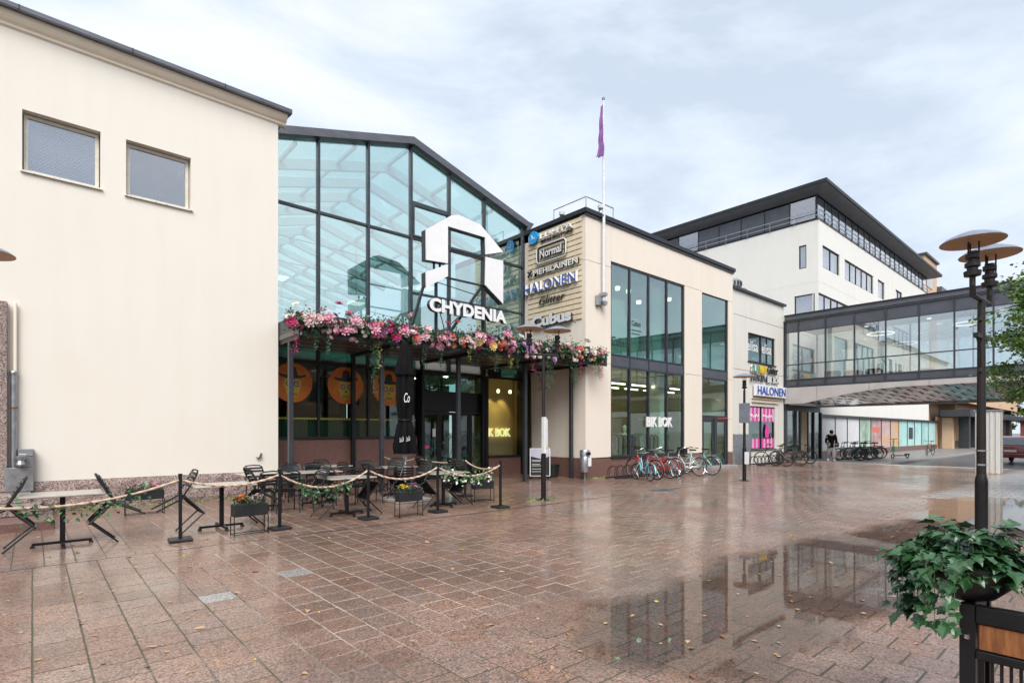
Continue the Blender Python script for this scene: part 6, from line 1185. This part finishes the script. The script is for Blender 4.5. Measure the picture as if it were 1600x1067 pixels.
B().add([(-.32, -.023, 1.02), (.32, -.023, 1.02), (.32, -.023, .78), (.1, -.023, .68), (-.1, -.023, .72), (-.32, -.023, .78)], [(0, 1, 2, 3, 4, 5)]).build('pale_header', pm('lilac_print', (.50, .48, .58), None, 4, .5), asn, local=True, fix=False)
for i, (z, wd) in enumerate(((.64, .40), (.60, .30), (.50, .28), (.45, .35), (.34, .44), (.25, .38))): B().box(-.28, -.28 + wd, -.024, -.021, z, z + .013).build('text_line', M_white_paint, asn, local=True)
B().beam((-.3, .0, .1), (-.3, .25, .0), .02, .02).beam((.3, 0, .1), (.3, .25, 0), .02, .02).beam((-.3, 0, .1), (-.3, -.2, 0), .02, .02).beam((.3, 0, .1), (.3, -.2, 0), .02, .02).build('foot', M_dark, asn, local=True)
mh = thing('manhole_cover', 'round iron manhole cover set in the wet paving', 'manhole', (13.0, 8.45, 0)); bb = B().lathe([(.40, -.02), (.40, .006), (.36, .008), (.36, .004), (0, .004)], 36, (13.0, 8.45, .006)); bb.build('cover', M_galv, mh)
for i in range(5): B().box(12.72 + i * .13, 12.76 + i * .13, 8.25, 8.65, .010, .014).build('rib', M_dark, mh)
gu = thing('drain_channel', 'long dark drain joint across the wet paving', 'drain', (8, 8.545, 0)); B().box(-4, 24, 8.534, 8.556, -.02, .001).build('channel', M_dark, gu)

# ================================================================== ivy planter in the foreground
ip = thing('ivy_planter', 'black slatted steel planter with wooden board in the right foreground', 'planter', (3.55, -.2, 0)); ax0, ax1, ay0, ay1 = 3.34, 3.80, -1.1, .54
for x in (ax0, ax1 - .06):
    for y in (ay1 - .06, ay0): B().bbox(x, x + .06, y, y + .06, 0, .78, .004).build('corner_post', M_black, ip)
B().bbox(ax0 - .002, ax0 + .05, ay0 + .06, ay1 - .06, .70, .78, .004).build('top_rail', M_black, ip); B().bbox(ax0 - .002, ax0 + .05, ay0 + .06, ay1 - .06, .53, .57, .004).build('mid_rail', M_black, ip); B().bbox(ax0, ax0 + .05, ay0 + .06, ay1 - .06, .02, .07, .004).build('bottom_rail', M_black, ip); B().bbox(ax0 + .06, ax1 - .06, ay1 - .05, ay1 - .005, .70, .775, .004).build('end_rail', M_black, ip)
B().bbox(ax0 + .008, ax0 + .035, ay0 + .07, ay1 - .07, .575, .695, .004).build('wooden_board', M_wood, ip)
for i in range(46):
    y = ay1 - .085 - i * .033
    if y > ay0 + .07 and i not in (11, 12, 13): B().box(ax0 + .015, ax0 + .03, y - .006, y + .006, .07, .53).build('slat', M_black, ip)
B().box(ax0 + .008, ax0 + .04, ay1 - .085 - 12 * .033 - .045, ay1 - .085 - 12 * .033 + .045, .07, .53).build('stile', M_black, ip)
for i in range(12): x = ax0 + .085 + i * .027; B().box(x - .005, x + .005, ay1 - .035, ay1 - .02, .07, .70).build('slat', M_black, ip)
B().box(ax0 + .08, ax1 - .07, ay0 + .08, ay1 - .09, .60, .70).build('tray', M_black, ip); B().lathe([(0, 0), (.012, 0), (.012, .02), (0, .025)], 10, (ax0 - .006, ay1 - .03, .62)).build('bolt', M_chrome, ip)
BW = [(3.46, .53, .20), (3.55, -.10, .24), (3.55, -.75, .24)]
for i, (x, y, r_) in enumerate(BW): B().lathe([(.06, .78), (r_ * .55, .80), (r_ * .85, .86), (r_, .95), (r_ * 1.02, .96), (r_ * .95, .955), (r_ * .8, .90), (0, .88)], 28, (x, y, 0)).build('bowl', M_black, ip, True)
iv = thing('ivy_plant', 'dense trailing dark green ivy spilling over the planter bowls', 'ivy', (3.5, .2, .9)); IB = Vector((3.5, .2, .9))
def ivy_leaf(mat, seed):
    rn = random.Random(seed); b = B(); out = [(0, 0), (.20, -.08), (.42, .05), (.36, .26), (.52, .48), (.27, .55), (.18, .70), (0, 1.0), (-.18, .70), (-.27, .55), (-.52, .48), (-.36, .26), (-.42, .05), (-.20, -.08)]
    pts = [(x * (1 + rn.gauss(0, .07)), y * (1 + rn.gauss(0, .05)), abs(x) * .28 - (y - .4) ** 2 * .35 + rn.gauss(0, .012)) for x, y in out]; b.v = pts + [(0, .35, -.03), (0, .65, -.03)]
    n = len(pts)
    for i in range(n): j = (i + 1) % n; m = 15 if 4 <= i <= 9 else 14; b.f.append((i, j, m))
    b.f += [(14, 4, 15), (10, 14, 15)]
    return b.mesh('leaf', mat, fix=False, smooth=True)
M_ivm = pm('ivy_leaf_mid', (.040, .115, .036), (.016, .058, .022), 1.5, .33, coat=.3, crough=.2, obj_rand=.25); M_ivb = pm('ivy_leaf_blue', (.10, .155, .125), (.04, .085, .06), 2.0, .30, coat=.35, crough=.2, obj_rand=.2)
LM = [ivy_leaf(m_, s_) for m_ in (M_leafd, M_ivm, M_ivb) for s_ in (1, 2, 3)] + [ivy_leaf(M_leafl, 9)]
stems = B(); spots = []
for (bx_, by_, br_) in BW:
    for k in range(64):
        a = random.uniform(0, 2 * pi); ln = random.uniform(.14, .36); up = random.uniform(.08, .24); p = Vector((bx_ + cos(a) * br_ * .3, by_ + sin(a) * br_ * .3, .92)); path = [p]; drop = random.random() < .22 and not (2.5 < a < 4.4); ln = ln * .62 if 2.5 < a < 4.4 else ln
        for s_ in range(1, 9):
            t_ = s_ / 8; rad = br_ * .3 + ln * t_ * (.62 if drop else .8); z = .92 + up * sin(min(t_ * 1.6, 1) * pi * .75) - (ln * 1.0 * max(0, t_ - .45) ** 1.3 if drop else .08 * t_)
            path.append(Vector((bx_ + cos(a + .3 * t_) * rad, by_ + sin(a + .3 * t_) * rad, max(z, .35))))
        if by_ < .0: path = [q + Z_ * .12 for q in path]
        stems.tube(path, .0016, 4)
        for q in path[1:]: spots.append((q, (q - Vector((bx_, by_, .75))).normalized()))
        for q in path[2:]: spots.append((q + rv() * .035, (q - Vector((bx_, by_, .75))).normalized()))
for k in range(13):
    a = R(136) + random.gauss(0, .30); ln = random.uniform(.20, .32); p = Vector((3.46, .53, .93)); path = [p]
    for s_ in range(1, 10):
        t_ = s_ / 9; rad = .06 + ln * .85 * min(1, t_ * 2.2); path.append(Vector((3.46 + cos(a) * rad, .53 + sin(a) * rad, .93 + .09 * sin(min(1, t_ * 1.8) * pi * .6) - .55 * max(0, t_ - .4) ** 1.2)))
    stems.tube(path, .0016, 4)
    for q in path[2:]: spots.append((q, Vector((cos(a), sin(a), .4)).normalized())); spots.append((q + rv() * .03, Vector((cos(a), sin(a), .2)).normalized()))
stems.build('stems', M_leafl, iv)
far_l = B(); scored = []
for (q, d) in spots:
    pr = project(q.x, q.y, q.z); scored.append((0 if pr and pr[0] < 1640 else 1, -q.x + random.random() * .3, q, d))
scored.sort(key=lambda a: a[:2])
for i, (f_, _, q, d) in enumerate(scored):
    sz = random.choice((.032, .045, .055, .065, .075)); nrm = (d * .7 + Z_ * .6 + rv() * .45).normalized(); ax = (d * .8 - Z_ * .6 + rv() * .5); ax = (ax - nrm * ax.dot(nrm)).normalized(); sx_ = ax.cross(nrm)
    M4 = Matrix((sx_, ax, nrm)).transposed().to_4x4(); me = random.choice(LM[:9] * 2 + LM[9:] * 2)
    if i < 296: o = bpy.data.objects.new('leaf', me); COL.objects.link(o); o.parent = iv; o.matrix_basis = Matrix.Translation(q - IB) @ M4 @ Matrix.Scale(sz, 4)
    else:
        Mx = Matrix.Translation(q) @ M4 @ Matrix.Scale(sz, 4); far_l.add([Mx @ v.co for v in me.vertices], [tuple(p.vertices) for p in me.polygons])
tag(far_l.build('ivy_foliage', M_ivm, iv, fix=False), kind='stuff')

# ================================================================== linden tree at the right edge
def tree(name, label, x, y, zc, R_, Hh, nleaf, ls, trunk_r, mats, loc_branch=16, seed=3, droop=.25, group=None):
    rn = random.Random(seed); t_ = thing(name, label, 'tree', (x, y, 0), 0, group); tr = B(); tr.tube([(x, y, -.1), (x + .05, y, zc * .4), (x - .04, y + .05, zc), (x, y, zc + Hh * .8)], [trunk_r, trunk_r * .8, trunk_r * .5, trunk_r * .12], 9)
    tips = []
    for k in range(loc_branch):
        a = 2 * pi * k * .382 * 1.0 + rn.gauss(0, .2); h0 = zc - Hh * .7 + 1.4 * Hh * k / loc_branch; rad = R_ * math.sqrt(max(.08, 1 - ((h0 - zc) / Hh) ** 2)) * rn.uniform(.75, 1.1); p0 = Vector((x, y, h0 - .3)); p2 = Vector((x + cos(a) * rad, y + sin(a) * rad, h0 + .2 - droop * rad * .5)); p1 = p0.lerp(p2, .5) + Z_ * .3
        tr.tube([p0, p1, p2], [trunk_r * .3, trunk_r * .18, trunk_r * .06], 5)
        for j in range(11): s_ = rn.uniform(.25, 1.05); q = p0.lerp(p1, s_ * 2) if s_ < .5 else p1.lerp(p2, (s_ - .5) * 2); e_ = q + Vector((rn.gauss(0, .32), rn.gauss(0, .32), rn.gauss(-.05, .16))) * R_ * .32; tr.tube([q, e_], trunk_r * .045, 3); tips.append((q, e_))
    tr.build('trunk', M_bark, t_, True); bs = [B(), B()]
    for i in range(nleaf):
        q, e_ = rn.choice(tips); c = q.lerp(e_, rn.uniform(.3, 1.15)) + Vector((rn.gauss(0, .16), rn.gauss(0, .16), rn.gauss(0, .09))) * min(1, R_ * .5)
        d = Vector((rn.gauss(0, 1), rn.gauss(0, 1), rn.gauss(-.5, .6))); leaf_at(bs[0 if rn.random() < .62 else 1], c, d, Vector((rn.gauss(0, .5), rn.gauss(0, .5), 1)), ls * rn.uniform(.7, 1.3), ls * rn.uniform(.6, .95), .15)
    cr_ = bs[0].build('crown', mats[0], t_, fix=False); bs[1].build('crown_light', mats[1], t_, fix=False); return t_
tree('linden_tree', 'leafy green linden tree reaching in from the right edge', 19.9, .25, 4.35, 2.6, 2.5, 46000, .10, .16, M_tree, 40)
M_tf = [pm('far_leaf', (.10, .15, .03), (.05, .09, .02), 1.2, .6), pm('far_leaf_yellow', (.20, .20, .035), (.11, .13, .03), 1.2, .6)]
for i, (x, y, zc, r_) in enumerate(((112, 12, 6, 4.5), (118, 5, 7, 5), (108, -2, 6, 4.5), (126, 16, 8, 6), (130, -8, 8, 6), (122, -1, 9, 6))): tree('far_tree', ('yellowish green tree at the end of the street behind the peach building', 'green tree at the end of the street behind the red car', 'green tree far down the street at the right edge', 'tall tree farthest left at the street end', 'tall tree far right at the street end', 'tallest tree at the street end')[i], x, y, zc, r_, r_ * 1.1, 2600, .5, .25, M_tf if i % 2 == 0 else M_tf[::-1], 12, 20 + i, group='trees at the end of the street')

# ================================================================== kiosk cabinet, car, street clutter
kc = thing('steel_cabinet', 'tall pale ribbed steel cabinet on the grey paving', 'cabinet', (27.7, 3.47, 0), R(0)); kx, ky = 27.55, 3.25
B().bbox(kx, kx + .75, ky, ky + .72, 0, 2.4, .01).build('body', M_offwhite, kc); B().bbox(kx - .04, kx + .79, ky - .04, ky + .76, 2.4, 2.45, .008).build('lid', M_galv, kc)
for y in (.06, .22, .38, .46, .62): B().box(kx - .022, kx - .002, ky + y, ky + y + .05, .03, 2.38).build('rib', M_whitemetal, kc)
for x in (.06, .3, .54): B().box(kx + x, kx + x + .12, ky - .02, ky - .002, .03, 2.38).build('rib', M_tabletop, kc)
car = thing('red_car', 'dark red hatchback car seen from behind at the right edge', 'car', (41.2, 3.9, -.12), R(-8))
prof = [(-2.05, .35), (-2.1, .62), (-2.06, .92), (-1.95, .98), (-1.55, 1.40), (-1.2, 1.47), (.1, 1.45), (.95, 1.02), (1.9, .86), (2.1, .65), (2.1, .35)]
bb = B(); n = len(prof)
def hw(z): return .86 if z < 1.0 else .86 - (z - 1.0) * .52
for s_ in (-1, -.9, .9, 1):
    for x, z in prof: bb.v.append((x * (1 if abs(s_) < 1 else .985), (hw(z) if abs(s_) == 1 else hw(z) - .06) * (1 if s_ > 0 else -1), z + (.0 if abs(s_) == 1 else (.03 if z > .9 else 0))))
for r_ in range(3):
    for i in range(n): j = (i + 1) % n; bb.f.append((r_ * n + i, r_ * n + j, (r_ + 1) * n + j, (r_ + 1) * n + i))
bb.f += [tuple(range(n)), tuple(3 * n + i for i in range(n - 1, -1, -1))]
M_red = pm('car_red', (.20, .012, .02), (.17, .01, .016), 2, .25, .2, coat=1, crough=.04); bb.build('body', M_red, car, True, local=True)
B().add([(-1.99, -.60, 1.03), (-1.99, .60, 1.03), (-1.62, .52, 1.40), (-1.62, -.52, 1.40)], [(0, 1, 2, 3)]).build('rear_window', M_g_dark, car, local=True, fix=False)
for s_ in (-1, 1):
    B().add([(-1.72, s_ * .875, 1.03), (.75, s_ * .875, 1.03), (.15, s_ * .70, 1.41), (-1.3, s_ * .70, 1.41)], [(0, 1, 2, 3)]).build('side_window', M_g_dark, car, local=True, fix=False); B().bbox(-2.10, -1.9, s_ * .74 - .11, s_ * .74 + .11, .80, 1.12, .03).build('tail_light', pm('tail_red', (.35, .01, .01), None, 3, .2, coat=1) if s_ < 0 else MATS['tail_red'], car, local=True)
    for x in (-1.3, 1.3): w_ = B().torus(.27, .07, 22, 8, lambda a, b, c: (x + a, s_ * .80 + b, .33 + c)).build('wheel', M_rub, car, True, local=True); B().lathe([(0, 0), (.2, 0), (.2, .02), (0, .03)], 16).build('rim', M_chrome, w_, local=True); w_.children[0].rotation_euler = (R(90), 0, 0); w_.children[0].location = (x, s_ * .83, .33)
B().bbox(-2.16, -2.0, -.8, .8, .36, .58, .03).build('bumper', M_red, car, local=True); B().box(-2.125, -2.11, -.26, .26, .66, .78).build('number_plate', M_white_paint, car, local=True)
gr = thing('street_railing', 'grey metal railing far along the street behind the red car', 'railing', (95, 3, 0))
for i in range(22): B().box(94.97, 95.03, -10 + i * 1.0, -9.95 + i * 1.0, -.1, 1.0).build('post', M_galv, gr)
B().box(94.97, 95.03, -10, 12, 1.0, 1.06).box(94.97, 95.03, -10, 12, .5, .54).build('rail', M_galv, gr)
bo = thing('brick_hut', 'low red brick hut at the far end of the street', 'hut', (104, 2, 0)); B().box(103, 107, -9, 10, -.1, 3.0).build('wall', pm('red_brick', (.30, .10, .06), (.22, .07, .045), 3, .8, streak=(.3, .3, 4)), bo); B().box(102.6, 107.4, -9.4, 10.4, 3.0, 3.25).build('roof', M_dark, bo)
for i, (x, y, h) in enumerate(((60, 3.2, 6.0), (88, 6.6, 7.0), (76, 1.2, 6.4))):
    p_ = thing('mast', ('tall pale street mast behind the steel cabinet', 'tall pale mast far along the street', 'tall pale mast beside the red car roof')[i], 'mast', (x, y, -.12)); B().tube([(x, y, -.12), (x, y, h)], .09, 8).build('pole', M_whitemetal, p_, True); B().box(x - .05, x + .05, y - .6, y + .6, 2.2, 3.6).build('sign_plate', M_whitemetal, p_)

# ================================================================== person by the doors
pe = thing('person', 'person in a black hooded jacket and baggy grey trousers stepping out of the doors', 'person', (33.3, 10.95, 0), R(215))
def skin(name, verts, edges, radii, mat, parent, root=0, sub=2):
    me = bpy.data.meshes.new(name); me.from_pydata(verts, edges, []); o = bpy.data.objects.new(name, me); COL.objects.link(o); m_ = o.modifiers.new('s', 'SKIN'); me.skin_vertices[0].data[root].use_root = True
    for i, r_ in enumerate(radii): me.skin_vertices[0].data[i].radius = (r_, r_) if not isinstance(r_, tuple) else r_
    o.modifiers.new('d', 'SUBSURF').levels = sub; o.modifiers['d'].render_levels = sub; dg = bpy.context.evaluated_depsgraph_get(); dg.update(); nm = bpy.data.meshes.new_from_object(o.evaluated_get(dg)); nm.shade_smooth(); bpy.data.objects.remove(o); bpy.data.meshes.remove(me); nm.materials.clear(); nm.materials.append(mat)
    o = bpy.data.objects.new(name, nm); COL.objects.link(o); o.parent = parent; return o
M_sk = pm('skin', (.50, .30, .22), None, 8, .5); J = [(0, 0, .93), (.02, 0, 1.15), (.05, 0, 1.40), (.07, 0, 1.50), (.09, 0, 1.60), (.11, 0, 1.70), (.05, .19, 1.40), (.05, .24, 1.15), (.16, .24, .95), (.21, .23, .88), (.05, -.19, 1.40), (-.02, -.25, 1.16), (.06, -.26, .95), (.10, -.25, .87), (0, .10, .90), (.12, .10, .50), (.08, .10, .09), (.24, .10, .05), (0, -.10, .90), (-.06, -.10, .50), (-.30, -.10, .16), (-.20, -.10, .05)]
E_ = [(0, 1), (1, 2), (2, 3), (3, 4), (4, 5), (2, 6), (6, 7), (7, 8), (8, 9), (2, 10), (10, 11), (11, 12), (12, 13), (0, 14), (14, 15), (15, 16), (16, 17), (0, 18), (18, 19), (19, 20), (20, 21)]
skin('body', J, E_, [.11, .11, .12, .05, .075, .085, .06, .045, .035, .03, .06, .045, .035, .03, .08, .055, .04, .035, .08, .055, .04, .035], M_sk, pe)
skin('jacket', [J[0], J[1], J[2], (.06, 0, 1.48)] + [J[i] for i in (6, 7, 8, 10, 11, 12)] + [(-.01, 0, .84)], [(0, 1), (1, 2), (2, 3), (2, 4), (4, 5), (5, 6), (2, 7), (7, 8), (8, 9), (0, 10)], [(.16, .17), (.16, .17), (.15, .16), .09, .085, .07, .055, .085, .07, .055, (.16, .17)], M_cloth, pe)
skin('hood', [(.06, 0, 1.50), (.07, 0, 1.62), (.07, 0, 1.73)], [(0, 1), (1, 2)], [.10, .115, .09], M_cloth, pe)
M_trs = pm('grey_trousers', (.42, .42, .44), (.34, .34, .36), 6, .8)
skin('trousers', [(0, 0, .92), J[14], J[15], (.07, .10, .12), J[18], J[19], (-.27, -.10, .20)], [(0, 1), (1, 2), (2, 3), (0, 4), (4, 5), (5, 6)], [.14, .12, .105, .10, .12, .105, .10], M_trs, pe)
for (x, y, z, a) in ((.13, .10, .04, 0), (-.25, -.10, .08, .6)): s_ = B().bbox(-.12, .15, -.045, .045, -.04, .05, .02).build('shoe', M_white_paint, pe, local=True); s_.location = (x, y, z); s_.rotation_euler = (0, a, 0)
for s_ in (-1, 1): B().lathe([(0, -.008), (.009, 0), (0, .008)], 8, (.19, s_ * .03, 1.66)).build('eye', M_letter_k, pe, local=True)

# ================================================================== weeds by the walls, fallen leaves
wd_ = B(); wd2 = B()
for i in range(900):
    k = random.random()
    if k < .45: p = Vector((random.uniform(.3, 4.7), YL - .06 - abs(random.gauss(0, .16)), 0))
    elif k < .7: p = Vector((random.uniform(14.2, 15.6), YC - .03 - abs(random.gauss(0, .06)), 0))
    elif k < .85: a = random.uniform(0, 6.3); p = Vector((9.04 + random.uniform(.15, .5) * cos(a), 9.13 + random.uniform(.12, .3) * sin(a), 0))
    else: p = Vector((random.uniform(21, 27), YC - .03 - abs(random.gauss(0, .05)), 0))
    p.z = dip(p.x, p.y); leaf_at(random.choice((wd_, wd2)), p, rv() * .8 + Z_ * 1.0, rv(), random.uniform(.02, .075), random.uniform(.008, .025))
tag(wd_.build('wall_weeds', M_leafl, fix=False), 'low green weeds growing along the foot of the walls', 'weeds', kind='stuff'); tag(wd2.build('dry_weeds', M_leafy, fix=False), 'yellowing weeds growing along the foot of the walls', 'weeds', kind='stuff')
moss = B()
for i in range(-14, 24):
    for k in range(60):
        y = random.uniform(1.0, 8.5); x = i * P + random.gauss(0, .003); pr = project(x, y)
        if pr and pr[2] < 9 and pr[0] < 760 and random.random() < .75: leaf_at(moss, Vector((x, y, dip(x, y) - .004)), Vector((random.gauss(0, .3), 1, .35)), Z_ + rv() * .4, random.uniform(.012, .035), .008)
tag(moss.build('joint_moss', pm('moss', (.10, .13, .03), (.05, .06, .025), 9, .9), fix=False), 'thin green moss growing in the paving joints', 'moss', kind='stuff')
def fallen(mat, k):
    b = B(); n = 7; L_ = [(0, 0), (.28, .12), (.42, .4), (.25, .75), (0, 1.0), (-.25, .75), (-.42, .4), (-.28, .12)]
    b.v = [(x, y, .10 * abs(x) * (1 + k) + .06 * sin(y * 4 + k)) for x, y in L_] + [(0, .5, .02)]; b.f = [(i, (i + 1) % 8, 8) for i in range(8)]; return b.mesh('fallen_leaf', mat, fix=False, smooth=True)
FM = [fallen(m_, k) for m_ in M_autumn for k in (0, 1)]; cnt = 0; small = B()
while cnt < 900:
    u_ = random.uniform(-2, 16); v_ = random.uniform(1.0, 11); pr = project(u_, v_)
    if not pr or not (-30 < pr[0] < 1630) or pr[1] > 1090: continue
    cnt += 1; z = dip(u_, v_) + .004
    if v_ < 4 and u_ > 2 and z < WL + .004: z = WL + .003
    if pr[2] < 8.5 and cnt < 480:
        o = bpy.data.objects.new('fallen_leaf', random.choice(FM[:2] + FM[2:4] * 3 + FM[4:])); COL.objects.link(o); s_ = random.choice((.025, .03, .035, .045, .055, .08)); o.location = (u_, v_, z); o.rotation_euler = (random.gauss(0, .1), random.gauss(0, .1), random.random() * 6.3); o.scale = (s_ * random.uniform(.5, 1), s_, s_); tag(o, 'small brown or orange autumn leaf lying on the wet paving', 'leaf', 'fallen autumn leaves on the paving')
    else: leaf_at(small, Vector((u_, v_, z)), Vector((random.gauss(0, 1), random.gauss(0, 1), .02)), Z_, random.uniform(.03, .07), random.uniform(.02, .04), .05)
tag(small.build('leaf_litter', M_autumn[1], fix=False), 'scattered tiny autumn leaves far across the paving', 'leaves', kind='stuff')
